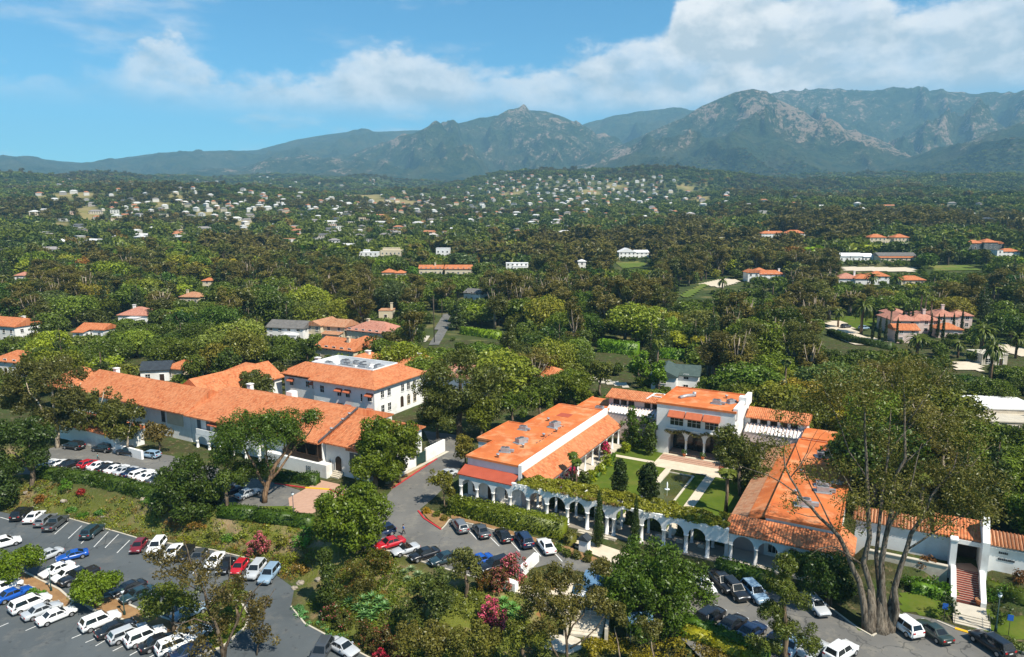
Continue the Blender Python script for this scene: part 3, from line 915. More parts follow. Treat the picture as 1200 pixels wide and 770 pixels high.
def window(parent, side, u, c, z, w=1.1, h=1.4, frame=WHITE, bars=1, arch=False, pane=GLASS):
    key = (w, h, frame.name, bars, arch, pane.name)
    if key not in _wincache:
        g = MB(); f = MB()
        g.box(-w / 2, w / 2, -.025, .03, 0, h)
        t = .09
        f.box(-w / 2 - t, -w / 2, -.07, .02, -t, h + t).box(w / 2, w / 2 + t, -.07, .02, -t, h + t)
        f.box(-w / 2, w / 2, -.068, .02, h, h + t - .002).box(-w / 2 - .12, w / 2 + .12, -.15, .022, -t - .05, 0)
        for i in range(bars):
            x = -w / 2 + w * (i + 1) / (bars + 1)
            f.box(x - .03, x + .03, -.045, .0, 0, h)
        f.box(-w / 2, w / 2, -.043, .0, h * .5 - .025, h * .5 + .025)
        if arch:
            n = 8; vs = [(w / 2 * math.cos(math.pi * k / n), -.025, h + w / 2 * math.sin(math.pi * k / n)) for k in range(n + 1)]
            g.add(vs + [(x, .03, zz) for x, y, zz in vs], [list(range(n + 1))[::-1]])
        _wincache[key] = (g.mesh('window', pane), f.mesh('frame', frame))
    gm, fm = _wincache[key]
    wdo = put('window', gm, parent)
    wdo.matrix_local = side_T(side, u, c, z)
    put('frame', fm, wdo)
    return wdo
_awn = {}
def awning(parent, side, u, c, z, w=1.9, d=1.1, h=.75, mat=None):
    key = (w, d, h)
    if key not in _awn:
        mb = MB()
        vs = [(-w / 2, -.02, 0), (w / 2, -.02, 0), (w / 2, -d, -h), (-w / 2, -d, -h), (w / 2, -d, -h - .18), (-w / 2, -d, -h - .18), (-w / 2, -.02, -h - .18), (w / 2, -.02, -h - .18)]
        mb.add(vs, [(0, 3, 2, 1), (3, 5, 4, 2), (0, 6, 5, 3), (1, 2, 4, 7)])
        _awn[key] = mb.mesh('awning', mat or AWN)
    a = put('awning', _awn[key], parent)
    a.matrix_local = side_T(side, u, c, z)
    return a
def door(parent, side, u, c, z, w=1.4, h=2.4, mat=WOOD, arch=False):
    mb = MB(); mb.box(-w / 2, w / 2, -.06, .02, 0, h)
    if arch:
        n = 8; vs = [(w / 2 * math.cos(math.pi * k / n), -.06, h + w / 2 * math.sin(math.pi * k / n)) for k in range(n + 1)]
        mb.add(vs, [list(range(n + 1))[::-1]])
    d = mb.build('door', mat, parent); d.matrix_local = side_T(side, u, c, z)
    f = MB(); f.box(-w / 2 - .14, -w / 2, -.1, .02, 0, h + .14).box(w / 2, w / 2 + .14, -.1, .02, 0, h + .14)
    if not arch: f.box(-w / 2, w / 2, -.098, .02, h, h + .138)
    f.build('frame', WHITE, d)
    return d
def aircon(parent, x, y, z, s=1.0, rz=0.0):
    mb = MB(); mb.box(-.9 * s, .9 * s, -.6 * s, .6 * s, .12, 1.0 * s)
    mb.box(-1.3 * s, 1.3 * s, -.9 * s, .9 * s, 0, .12)
    u = mb.build('air_conditioner', METAL, parent, (x, y, z), rz)
    f = MB(); f.tube([(.35 * s, 0, 1.0 * s), (.35 * s, 0, 1.12 * s)], [.42 * s, .42 * s], 12); f.tube([(-.45 * s, 0, 1.0 * s), (-.45 * s, 0, 1.12 * s)], [.36 * s, .36 * s], 12)
    f.build('fan_cowl', METALD, u)
    d = MB(); d.box(.9 * s, 1.9 * s, -.3 * s, .3 * s, .14, .62 * s); d.build('duct', METAL, u)
    return u
def vent(parent, x, y, z):
    mb = MB(); mb.tube([(0, 0, 0), (0, 0, .5), (0, 0, .52), (0, 0, .7)], [.2, .2, .34, .3], 10)
    return mb.build('roof_vent', METAL, parent, (x, y, z))
def bld(name, label, cat, a, b, z=0):
    x, y = AB(a, b)
    return thing(name, label, cat, (x, y, z), GA)

# ---- C: the flat-roofed hall with its arcade and garden colonnade (local origin at a=0,b=0)
C = bld('hall', 'long hall with flat orange roof, white parapet and a red lean-to over its arcade', 'building', 0, 0)
mb = MB(); mb.box(0, 10.9, 3.2, 42.0, -1, 7.3); mb.box(-3.5, 0.002, 12.5, 24.5, -1, 6.9); mb.build('wall', WHITE, C)
mb = MB(); mb.box(-.12, 10.5, 2.95, 42.1, 7.30, 7.5); mb.box(-3.65, -.118, 12.35, 24.65, 6.90, 7.5); mb.build('roof', FLATROOF, C)
mb = MB()
for x0, x1, y0, y1 in ((-.2, 10.5, 2.85, 3.15), (-.2, .1, 3.15, 12.3), (-3.75, -3.45, 12.3, 24.7), (-3.45, .1, 12.3, 12.6), (-3.45, .1, 24.4, 24.7), (-.2, .1, 24.7, 42.2), (-.2, 10.5, 41.9, 42.2)):
    mb.box(x0, x1, y0, y1, 7.3, 7.66)
mb.build('coping', FLATROOF, C)
mb = MB(); mb.box(10.5, 11.15, 2.8, 43.0, 5.0, 7.72); mb.build('parapet', WHITE, C)
mb = MB(); slab(mb, [(-.5, .55, 4.95), (10.45, .55, 4.95), (10.45, 3.2, 5.9), (-.5, 3.2, 5.9)], .16); mb.build('porch_roof', REDROOF, C)
mb = MB(); slab(mb, [(11.15, 4.6, 6.4), (11.15, 2.9, 6.4), (13.2, 2.9, 5.1), (14.5, 4.6, 4.3)]); slab(mb, [(14.5, 4.6, 4.3), (14.5, 43, 4.3), (11.15, 43, 6.4), (11.15, 4.6, 6.4)]); mb.build('tile_roof', TILE, C)
XC = [0, 3.3, 6.6, 9.95]
mb = MB(); arcade(mb, XC, .72, 1.2, 2.75, 4.82, .5); mb.box(-.25, .25, 1.2, 3.2, 2.75, 4.8); mb.build('arcade', WHITE, C)
for x in XC: column(C, x, .96, .3, 2.75, .28)
mb = MB(); mb.box(-.6, 15.2, .2, 3.18, -.8, .3); mb.build('terrace', CONC, C)
for x in (1.7, 8.3): window(C, 'F', x, 3.2, 1.0, 1.3, 2.2, bars=1)
door(C, 'F', 5.0, 3.2, .3, 1.6, 2.5)
mb = MB(); mb.box(10.9, 11.6, 3.4, 42, 0, 4.9); mb.build('garden_wall_face', PINKST, C)
mb = MB(); mb.box(13.75, 14.15, 5.0, 42.5, 3.55, 4.02); mb.build('beam', WHITE, C)
for y in np.arange(5.4, 42.6, 3.7): column(C, 13.95, float(y), .25, 3.55, .21)
mb = MB(); mb.box(11.6, 15.0, 3.4, 42.6, -.5, .25); mb.build('walkway', CONC, C)
for y in np.arange(7, 42, 3.7): window(C, 'R', float(y), 11.6, .6, 1.3, 2.3, bars=1)
for y in (6, 10, 28, 33): window(C, 'L', y, 0, 1.2, 1.2, 1.6)
for y in (14.5, 18.5, 22.5): window(C, 'L', y, -3.5, 1.2, 1.2, 1.6)
aircon(C, 4.9, 8.2, 7.5, .85, .3); aircon(C, 4.9, 14.0, 7.5, .95, 1.2); aircon(C, 1.6, 21.3, 7.5, .8); aircon(C, 6.2, 26.0, 7.5, 1.05, 1.4)
for x, y in ((5.2, 5.0), (6.6, 11.8), (7.2, 19.2), (8.0, 23.2), (3.4, 29)): vent(C, x, y, 7.5)
mb = MB(); mb.box(-.04, .04, 0, .6, 0, .12); ps_ = mb.mesh('pipe_support', METALD)
for y in np.arange(15, 27, 1.3): put('pipe_support', ps_, C, (7.68, float(y), 7.5))
mb = MB(); mb.box(3.2, 6.0, 33.2, 35.8, 7.5, 7.53); mb.build('roof_patch', REDROOF, C)
mb = MB(); mb.box(2.4, 9.4, 43.2, 56.0, -.5, 5.9); mb.build('back_wall', WHITE, C)
mb = MB(); mb.box(2.1, 9.6, 42.3, 56.3, 5.9, 6.1); mb.box(2.1, 2.4, 42.3, 56.3, 6.1, 6.35); mb.build('back_roof', FLATROOF, C)
aircon(C, 8.0, 46.0, 6.1, 1.0)

# ---- pergola wall between the two halls
PG = bld('pergola', 'white arched pergola walk with a vine over its beams', 'pergola', 0, 0)
XP = [10.0, 13.4, 16.9, 20.6, 24.1, 27.5]; XP2 = [28.6, 33.1, 36.6, 40.0, 43.2]
mb = MB(); arcade(mb, XP, .70, 1.22, 2.95, 5.25, .56, (10.28, 27.74)); mb.build('arcade', WHITE, PG)
mb = MB(); arcade(mb, XP2, .70, 1.22, 2.95, 5.25, .56, (28.36, 46.1)); mb.build('arcade', WHITE, PG)
mb = MB(); mb.box(27.742, 28.358, .705, 1.215, 2.95, 5.24); mb.build('wall', WHITE, PG)
for x in XP[1:] + XP2: column(PG, x, .96, .02, 2.95, .3)
for x in XP[1:] + XP2: column(PG, x, 4.5, .02, 4.3, .22)
mb = MB(); mb.box(10.8, 45.5, 4.36, 4.64, 4.3, 4.62); mb.build('rail_beam', WHITE, PG)
bm_ = MB(); bm_.box(-.06, .06, .52, 5.2, 0, .18); bmesh_beam = bm_.mesh('beam', WHITE)
for x in np.arange(11.2, 46, .86): put('beam', bmesh_beam, PG, (float(x), 0, 4.80))
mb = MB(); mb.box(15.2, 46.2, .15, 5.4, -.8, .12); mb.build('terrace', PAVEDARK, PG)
mb = MB()
for i in range(2): mb.box(23.0, 29.5, -.35 - .4 * i, .15 - .4 * i, -.8, .15 - .15 * i)
mb.build('steps', CONC, PG)
for x in np.arange(12, 45, 3.3):
    mb = MB(); mb.box(float(x) - .5, float(x) + .5, 3.3, 3.7, .1, .55); mb.build('bench', STONE, PG)

# ---- D: the two-storey house at the head of the garden
D = bld('garden_house', 'white two-storey house with orange awnings over arches at the head of the garden', 'building', 22.5, 42)
mb = MB(); mb.box(0, 16, 3.6, 15, -.5, 10.7); mb.box(0, 2.7, 0, 3.598, -.5, 10.7); mb.box(14.0, 16, 0, 3.598, -.5, 10.7); mb.box(2.7, 14.0, 0, 3.598, 5.7, 10.7); mb.build('wall', WHITE, D)
mb = MB(); arcade(mb, [2.7, 6.35, 10.1, 14.0], .05, .5, 3.7, 5.69, .5, (2.702, 13.998)); mb.build('arcade', WHITE, D)
for x in (6.35, 10.1): column(D, x, .28, .5, 3.7, .25)
mb = MB(); mb.box(-.1, 16.1, -.1, 15.1, 10.72, 10.9); mb.build('roof', FLATROOF, D)
mb = MB()
for q in ((-.18, 16.18, -.18, .12), (-.18, 16.18, 14.88, 15.18), (-.18, .12, .12, 14.88), (15.88, 16.18, .12, 14.88)): mb.box(*q, 10.7, 11.12)
mb.build('coping', FLATROOF, D)
mb = MB(); mb.box(15.5, 16.4, .3, 15.6, 9.4, 11.6); mb.box(15.2, 16.7, 7.2, 8.8, 11.0, 12.4); mb.build('parapet', WHITE, D)
for x in (4.3, 7.9, 11.5):
    window(D, 'F', x, 0, 6.6, 2.7, 1.9, bars=2); awning(D, 'F', x, 0, 9.7, 3.3, 1.5, 1.0)
mb = MB(); mb.box(2.2, 13.8, -.5, -.0, 5.75, 5.95); mb.build('balcony', WHITE, D)
rl = MB(); rl.box(2.2, 13.8, -.48, -.42, 6.4, 6.46)
for x in np.arange(2.25, 13.8, .35): rl.box(float(x), float(x) + .04, -.47, -.43, 5.95, 6.4)
rl.build('railing', WHITE, D)
mb = MB(); mb.box(2.0, 14.5, .55, 3.55, -.5, .5); mb.build('porch_floor', BRICKPAVE, D)
mb = MB(); mb.box(2.75, 13.95, 3.5, 3.595, .52, 5.6); mb.build('porch_shade_panel', GLASS, D)  # added dark panel that imitates the shade inside the porch arches
for x in (4.5, 8.2, 12): window(D, 'F', x, 3.46, .55, 2.0, 2.6, bars=2, frame=WOOD)
# left part under the long eave
mb = MB(); mb.box(-14.0, -.002, 8.6, 15.6, -.5, 8.3); mb.build('side_wall', PINKST, D)
mb = MB(); gable(mb, -14.6, -.02, 7.7, 12.0, 16.2, 8.5, 9.6); mb.build('side_roof', TILE, D)
mb = MB(); slab(mb, [(-13.8, 5.4, 5.7), (-.2, 5.4, 5.7), (-.2, 8.58, 6.6), (-13.8, 8.58, 6.6)], .12); mb.build('lattice_roof', WHITE, D)
for x in np.arange(-13.6, -.3, .72):
    r_ = MB(); slab(r_, [(float(x), 5.2, 5.95), (float(x) + .16, 5.2, 5.95), (float(x) + .16, 8.57, 6.9), (float(x), 8.57, 6.9)], .18); r_.build('lattice_bar', PINKST, D)
mb = MB(); mb.box(-13.8, -.2, 5.5, 8.58, -.4, 5.5); mb.build('loggia_wall', PINKST, D)
for x in (-12.2, -10.4, -8.6, -4.8, -3.0, -1.4): window(D, 'F', x, 8.6, 7.0, 1.2, 1.15, bars=1, frame=WOOD)
for x in (-11, -7, -3): window(D, 'F', x, 5.5, .8, 1.6, 2.4, bars=2, frame=WOOD)
# right part
mb = MB(); mb.box(16.002, 28.4, 9.8, 16, -.5, 7.6); mb.build('side_wall', WHITE, D)
mb = MB(); gable(mb, 16.42, 28.8, 8.9, 12.9, 16.6, 7.9, 9.2); mb.build('side_roof', TILE, D)
mb = MB(); slab(mb, [(16.6, 6.6, 5.4), (28.2, 6.6, 5.4), (28.2, 9.78, 6.3), (16.6, 9.78, 6.3)], .12); mb.build('lattice_roof', WHITE, D)
for x in np.arange(16.8, 28.1, .72):
    r_ = MB(); slab(r_, [(float(x), 6.4, 5.65), (float(x) + .16, 6.4, 5.65), (float(x) + .16, 9.77, 6.6), (float(x), 9.77, 6.6)], .18); r_.build('lattice_bar', PINKST, D)
mb = MB(); mb.box(16.6, 28.2, 6.7, 9.78, -.4, 5.2); mb.build('loggia_wall', PINKST, D)
for x in (18, 20, 22, 24, 26): window(D, 'F', x, 9.8, 6.6, 1.2, .9, bars=1, frame=WOOD)
for x in (19, 22.5, 26): window(D, 'F', x, 6.7, .8, 1.6, 2.4, bars=2, frame=WOOD)
dm = MB(); dm.tube([(3.2, 5.5, 11.0), (4.2, 7.2, 11.2), (5.6, 8.6, 11.2)], [.45, .4, .4], 8); dm.tube([(5.6, 8.6, 10.95), (5.6, 8.6, 11.9)], [.4, .4], 8); dm.build('duct', METAL, D)
aircon(D, 11.2, 5.0, 10.9, .9); aircon(D, 13.6, 7.0, 10.9, .8, 1.0); vent(D, 12.0, 10.5, 10.9)
mb = MB()
for k, (x0, y0, x1, y1) in enumerate(((-5.2, 9.0, -3.2, 14.5), (-3.2, 14.5, -.6, 9.4), (-4.6, 10.6, -1.0, 10.4))):
    zf = lambda y: 8.5 + (9.6 - 8.5) * (1 - abs(y - 12.0) / 4.3) + .1
    L = math.hypot(x1 - x0, y1 - y0); nx, ny = -(y1 - y0) / L * .22, (x1 - x0) / L * .22
    n = 6
    for i in range(n):
        xa, ya, xb, yb = x0 + (x1 - x0) * i / n, y0 + (y1 - y0) * i / n, x0 + (x1 - x0) * (i + 1) / n, y0 + (y1 - y0) * (i + 1) / n
        slab(mb, [(xa - nx, ya - ny, zf(ya) + .01 * k), (xb - nx, yb - ny, zf(yb) + .01 * k), (xb + nx, yb + ny, zf(yb) + .01 * k), (xa + nx, ya + ny, zf(ya) + .01 * k)], .08)
mb.build('skylight_frame', WHITE, D)

# ---- E: the right hall
E_ = bld('east_hall', 'long hall with orange roof behind the big eucalyptus, its arcade half hidden by trees', 'building', 44.8, 0)
mb = MB(); mb.box(5.6, 15.2, 5.4, 45.0, -.5, 6.2); mb.build('wall', WHITE, E_)
mb = MB(); mb.box(5.5, 15.4, 5.2, 45.2, 6.22, 6.4); mb.build('roof', FLATROOF, E_)
mb = MB()
for q in ((5.5, 15.5, 5.1, 5.35), (5.45, 5.72, 5.352, 45.3), (15.3, 15.55, 5.352, 45.3), (5.72, 15.3, 45.05, 45.3)): mb.box(*q, 6.2, 6.62)
mb.build('coping', FLATROOF, E_)
mb = MB(); slab(mb, [(0, 5.9, 3.9), (2.8, 5.9, 5.0), (2.8, 44, 5.0), (0, 44, 3.9)]); mb.build('tile_roof', TILEOLD, E_)
mb = MB(); slab(mb, [(2.82, 5.9, 5.05), (5.44, 5.9, 6.1), (5.44, 44, 6.1), (2.82, 44, 5.05)]); mb.build('upper_strip', FLATROOF, E_)
mb = MB(); slab(mb, [(.6, 1.0, 4.75), (16.6, 1.0, 4.75), (15.2, 5.18, 5.75), (.6, 5.18, 5.75)]); slab(mb, [(16.62, 1.0, 4.75), (17.6, 3.4, 4.2), (17.6, 9, 4.2), (15.22, 9, 5.9), (15.22, 5.18, 5.75)]); mb.build('porch_roof', TILE, E_)
XE = [1.6, 5.1, 8.3, 11.6, 15.0]
mb = MB(); arcade(mb, XE, 1.3, 1.8, 2.75, 4.62, .5, (1.32, 15.9)); mb.build('arcade', WHITE, E_)
for x in XE: column(E_, x, 1.54, .3, 2.75, .26)
mb = MB(); mb.box(.4, 16.4, .8, 5.4, -.6, .3); mb.build('terrace', CONC, E_)
mb = MB(); mb.box(.6, 1.1, 2.2, 5.4, .3, 4.4); mb.build('return_wall', WHITE, E_)
mb = MB(); mb.box(1.2, 5.6, 5.9, 44, -.5, 3.9); mb.build('side_wall', PINKST, E_)
for x in (7.0, 10, 13): window(E_, 'F', x, 5.4, .9, 1.6, 2.3, bars=2)
for y in np.arange(9, 43, 4.2): window(E_, 'L', float(y), 1.2, .8, 1.4, 2.2, bars=2)
for x, y, s in ((10.0, 12.0, 1.1), (12.0, 19.0, 1.0), (11.5, 21.5, .8), (10.4, 36.5, 1.0), (13.6, 24.0, .6)): aircon(E_, x, y, 6.4, s, .2)
for x, y in ((8.0, 26), (12.6, 31.5), (8.4, 16)): vent(E_, x, y, 6.4)
mb = MB(); mb.box(6.0, 15.0, 45.32, 52, -.5, 6.6); mb.build('back_wall', WHITE, E_)
mb = MB(); mb.box(5.8, 15.1, 45.4, 52.2, 6.62, 6.9); mb.build('back_roof', FLATROOF, E_)
mb = MB(); mb.box(15.1, 15.6, 45.4, 52.2, 5.5, 7.4); mb.build('parapet', WHITE, E_)

# ---- B: the white two-storey block with the sunken plant roof
B = bld('plant_roof_block', 'white two-storey block with orange tile roof round a sunken well of air conditioners', 'building', -76, 30)
mb = MB(); mb.box(12, 32, 0, 20, -.5, 8.1); mb.build('wall', WHITE, B)
mb = MB(); mb.box(0, 11.998, 1.6, 18.5, -.5, 8.1); mb.build('side_wall', WHITE, B)
i0, i1, j0, j1, zt = 5.5, 26.5, 6.2, 16.2, 10.9
mb = MB()
slab(mb, [(11.0, -.9, 8.35), (32.9, -.9, 8.35), (26.5, 6.2, zt), (11.0, 6.2, zt)])
slab(mb, [(-.9, .8, 8.4), (11.0, .8, 8.4), (11.0, 6.2, zt), (i0, 6.2, zt)])
slab(mb, [(32.9, -.9, 8.35), (32.9, 20.9, 8.35), (26.5, 16.2, zt), (26.5, 6.2, zt)])
slab(mb, [(32.9, 20.9, 8.35), (-.9, 20.0, 8.35), (i0, 16.2, zt), (26.5, 16.2, zt)])
slab(mb, [(-.9, 20.0, 8.35), (-.9, .8, 8.4), (i0, 6.2, zt), (i0, 16.2, zt)])
mb.build('roof', TILE, B)
mb = MB(); mb.box(i0 + .3, i1 - .3, j0 + .3, j1 - .3, 9.6, 9.9)
for q in ((i0, i1, j0, j0 + .3), (i0, i1, j1 - .3, j1), (i0, i0 + .3, j0 + .302, j1 - .302), (i1 - .3, i1, j0 + .302, j1 - .302)): mb.box(*q, 9.6, 11.15)
mb.build('roof_well', WHITEROOF, B)
for x, y, s, r in ((9, 9, 1.0, 0), (12, 12, 1.1, .1), (15.2, 9.2, 1.15, 0), (18, 12.4, 1.1, 1.5), (14.6, 13.6, .9, 0), (20.6, 9.4, 1.2, 0), (23.2, 12.2, 1.0, 1.5), (10.6, 14.2, .8, 0), (17.6, 8.0, .8, 0)): aircon(B, x, y, 9.9, s * 1.12, r)
for x, z, aw in ((15.0, 5.3, 0), (20.8, 5.1, 1), (23.6, 5.1, 1), (30.6, 5.0, 1), (30.6, 1.2, 1), (20.8, 1.2, 1), (23.6, 1.2, 1), (15.0, 1.2, 0)):
    window(B, 'F', x, 0, z, 1.3, 1.7)
    if aw: awning(B, 'F', x, 0, z + 2.0, 2.0, 1.1, .55)
window(B, 'F', 28.0, 0, 4.6, .5, 1.9, bars=0)
for x, z, aw in ((2.6, 5.3, 1), (2.6, 1.3, 1), (8.4, 5.5, 0), (10.6, 5.3, 1)):
    window(B, 'F', x, 1.6, z, 1.2, 1.5)
    if aw: awning(B, 'F', x, 1.6, z + 1.9, 1.9, 1.1, .55)
for y, z, h in ((3.0, 5.4, 1.7), (5.6, 5.4, 1.7), (3.0, 1.6, 1.9), (5.6, 1.6, 1.9), (11.0, 5.2, 1.9), (13.4, 5.2, 1.9), (16, 5.2, 1.9)): window(B, 'R', y, 32, z, 1.2, h)
door(B, 'R', 10.6, 32, 1.2, 1.3, 2.2, WOOD, True)
for y in (13.4, 16): window(B, 'R', y, 32, 1.4, 1.1, 2.0, arch=True, frame=CREAM)
mb = MB(); mb.box(-.2, 12.2, 1.48, 1.58, 7.6, 8.0); mb.build('cornice', WOOD, B)
mb = MB(); mb.box(29, 46.6, 23.0, 38, 7.14, 7.5); mb.build('annex_roof', TILEPINK, B)
mb = MB(); mb.box(29.6, 46, 23.6, 37.4, -.5, 7.12); mb.build('annex_wall', WHITE, B)
aircon(B, 42, 30, 7.5, 1.1); aircon(B, 39, 27, 7.5, .9)

# ---- A: the long tiled range on the left
A_ = bld('long_range', 'long white range with a broad orange tile roof beside the upper car park', 'building', -30.6, 0)
mb = MB(); mb.box(-89, -39, -1.6, 11, -.5, 6.4); mb.box(-39.002, 0, -1.4, 20, -.5, 6.4)
mb.add([(-39.3, -1.4, 6.3), (-39.3, 20, 6.3), (-39.3, 9, 10.3), (-39.0, -1.4, 6.3), (-39.0, 20, 6.3), (-39.0, 9, 10.3)], [(0, 2, 1), (3, 4, 5)])
mb.add([(-.25, -1.4, 6.3), (-.25, 20, 6.3), (-.25, 9, 10.2), (-.05, -1.4, 6.3), (-.05, 20, 6.3), (-.05, 9, 10.2)], [(0, 2, 1), (3, 4, 5), (1, 2, 5, 4), (0, 3, 5, 2)])
mb.build('wall', WHITE, A_)
mb = MB(); gable(mb, -83, -39.6, -2.6, 4.7, 12, 6.55, 10.55); hip(mb, -98, -83.02, -2.6, 12, 6.55, 10.5); mb.build('roof', TILE, A_)
mb = MB(); gable(mb, -39.6, .15, -2.75, 8.9, 20.6, 6.42, 10.5); mb.build('main_roof', TILE, A_)
mb = MB(); gable_y(mb, -60, -54, -48, 9.5, 34, 6.6, 10.3); mb.build('back_roof', TILE, A_)
mb = MB(); mb.box(-59.4, -48.6, 12.1, 33.5, -.5, 6.3); mb.build('back_wall', WHITE, A_)
# cross wing
mb = MB(); mb.box(.16, 11.0, -.6, 16, -.5, 6.3); mb.build('wing_wall', WHITE, A_)
mb = MB(); gable(mb, .42, 11.7, -1.5, 7.4, 16.6, 6.4, 9.7); mb.build('wing_roof', TILE, A_)
mb = MB(); slab(mb, [(.16, -2.6, 6.95), (.42, -2.6, 6.95), (.42, 8.9, 10.95), (.16, 8.9, 10.95)], .3); mb.build('gutter', METALD, A_)
for y in (1.0, 4.2, 6.2): vent(A_, .3, y, 7.6 + y * .33)
mb = MB(); mb.box(-9.5, -.1, -1.62, -1.41, 3.1, 6.1); mb.build('balcony_shade_panel', WOOD, A_)  # flat dark slab standing in for the shaded recess behind the balcony
mb = MB(); mb.box(-9.6, .1, -2.6, -1.43, 2.75, 2.98); mb.box(-9.6, .1, -2.62, -2.5, 2.98, 3.8); mb.build('balcony', WOOD, A_)
for x in (-9.2, -6.2, -3.2, -.3):
    mb = MB(); mb.box(x - .12, x + .12, -2.5, -2.28, 3.0, 6.35); mb.build('post', WOOD, A_)
mb = MB(); mb.box(-14, 2.6, -3.2, -1.65, -.5, 2.6); mb.build('lower_wall', WHITE, A_)
door(A_, 'F', 3.4, -.6, .9, 1.6, 2.1, WOOD, True)
window(A_, 'F', 1.2, -.6, 1.9, .4, .7, bars=0)
window(A_, 'F', 7.4, -.6, 1.4, 2.0, 3.6, bars=2, frame=SHUT, pane=SHUT)
mb = MB(); mb.box(5.9, 9.0, -1.3, -.62, 5.6, 6.0); mb.build('bay_roof', TILEOLD, A_)
mb = MB()
for i in range(4): mb.box(2.3, 4.6, -1.2 - .36 * i, -.62 - .36 * i - (.002 if i else 0), -.4, .85 - .2 * i)
mb.build('steps', CONC, A_)
for k in range(3):
    for j in range(3):
        mb = MB(); mb.box(-2.6 + .45 * j, -2.35 + .45 * j, -3.26, -3.18, .7 + .4 * k, .95 + .4 * k); mb.build('vent_block', SHUT, A_)
# balcony floor, arches and awnings in the middle of the range
mb = MB(); mb.box(-35, -15.5, -3.3, -1.42, 3.0, 3.3); mb.box(-35, -15.5, -3.3, -3.15, 3.3, 4.25); mb.build('balcony', WHITE, A_)
mb = MB(); arcade(mb, [-35, -31.2, -27.4, -23.6, -19.8, -15.8], -3.28, -2.9, 1.5, 2.99, .6); mb.build('arcade', WHITE, A_)
for x in (-35, -31.2, -27.4, -23.6, -19.8, -15.8): column(A_, x, -3.08, -.2, 1.5, .28)
for x in (-30.5, -26.6, -22.7):
    window(A_, 'F', x, -1.4, 3.5, 1.9, 2.0, bars=1); awning(A_, 'F', x, -1.4, 5.9, 3.0, 1.4, .55)
for x in (-36.4, -33.4): window(A_, 'F', x, -1.4, 3.5, 1.0, 1.9, frame=SHUT, pane=SHUT)
for x in (-48.5, -44.5, -56, -62, -68, -74, -80, -86): window(A_, 'F', x, -1.6, 3.4, 1.1, 2.3, frame=SHUT, bars=1)
mb = MB(); mb.box(-47, -41.5, -1.75, -1.61, 3.2, 5.8); mb.build('screen', CREAM, A_)
# low front wing with its own tile roof
mb = MB(); mb.box(-69, -47, -14.2, -7.5, -.8, 3.7); mb.build('front_wing_wall', WHITE, A_)
mb = MB(); hip(mb, -69.6, -46.4, -14.9, -6.8, 3.95, 5.5); mb.build('front_wing_roof', TILE, A_)
mb = MB(); mb.box(-46.98, -38, -14.1, -13.6, -.8, 1.9); mb.build('garden_wall', WHITE, A_)
# chimneys
for x, y, z in ((-81, 8.0, 10.3), (-49.5, 24, 8.9), (-41.4, 17, 8.9)):
    ch = MB(); ch.box(x - .6, x + .6, y - .5, y + .5, z - 3, z).box(x - .75, x + .75, y - .65, y + .65, z + .002, z + .15); ch.build('chimney', WHITE, A_)
# skylight housing behind the ridge
mb = MB(); mb.box(-27, -25.2, 15.0, 16.8, 7, 9.3); mb.build('roof_house', WHITE, A_)

# ---- tiled roofs between the range and the plant block
T1 = bld('tiled_house', 'cluster of low orange tile roofs with white chimneys behind the long range', 'building', -90, 44)
for x0, x1, y0, y1, zz, ax in ((0, 16, 0, 9, 5.0, 0), (14, 30, 4, 13, 5.6, 0), (-16, -2, -8, 1, 4.6, 0), (10, 19, 12, 26, 6.0, 1), (26, 36, 14, 30, 6.2, 1)):
    mb = MB(); mb.box(x0 + .5, x1 - .5, y0 + .5, y1 - .5, -.5, zz - .2); mb.build('wall', CREAM, T1)
    mb = MB(); hip(mb, x0, x1, y0, y1, zz, zz + 2.3); mb.build('roof', TILE, T1)
    window(T1, 'F', (x0 + x1) / 2, y0 + .5, 1.4, 1.4, 1.4)
for x, y in ((9, 5), (22, 9), (15, 20), (31, 24)):
    ch = MB(); ch.box(x - .7, x + .7, y - .5, y + .5, 6, 8.7).box(x - .85, x + .85, y - .65, y + .65, 8.702, 8.9); ch.build('chimney', WHITE, T1)

# ---- the gate and its wall
GW = bld('garden_wall', 'long white garden wall with tile coping and metal letters right of the gate stairs', 'wall', 62, 0, 0)
mb = MB(); mb.box(0, 11.6, 10.6, 13.2, 1, 6.45); mb.build('wall', WHITE, GW)
mb = MB(); mb.box(15.9, 50, 10.6, 13.2, 1, 6.45); mb.build('wall', WHITE, GW)
mb = MB(); slab(mb, [(-.4, 10.3, 6.5), (11.55, 10.3, 6.5), (11.55, 13.5, 7.3), (-.4, 13.5, 7.3)], .14); slab(mb, [(15.95, 10.3, 6.5), (50.4, 10.3, 6.5), (50.4, 13.5, 7.3), (15.95, 13.5, 7.3)], .14); mb.build('roof', TILEOLD, GW)
tl = MB()
n = 6
vs = []; L = math.hypot(3.2, .8)
for k in range(n + 1):
    a = math.pi * k / n
    vs += [(-.13 * math.cos(a), 10.22, 6.5 + .14 * math.sin(a)), (-.11 * math.cos(a), 13.5, 7.31 + .12 * math.sin(a))]
tl.add(vs, [[2 * k, 2 * k + 1, 2 * k + 3, 2 * k + 2] for k in range(n)] + [[2 * k for k in range(n + 1)]], smooth=True)
tile_me = tl.mesh('tile', TILE)
for x in list(np.arange(-.2, 11.5, .42)) + list(np.arange(16.15, 30, .42)): put('tile', tile_me, GW, (float(x), 0, 0))
cr_ = MB(); cr_.box(16, 50, 10.35, 10.58, 6.05, 6.2); cr_.build('cornice', WHITE, GW)
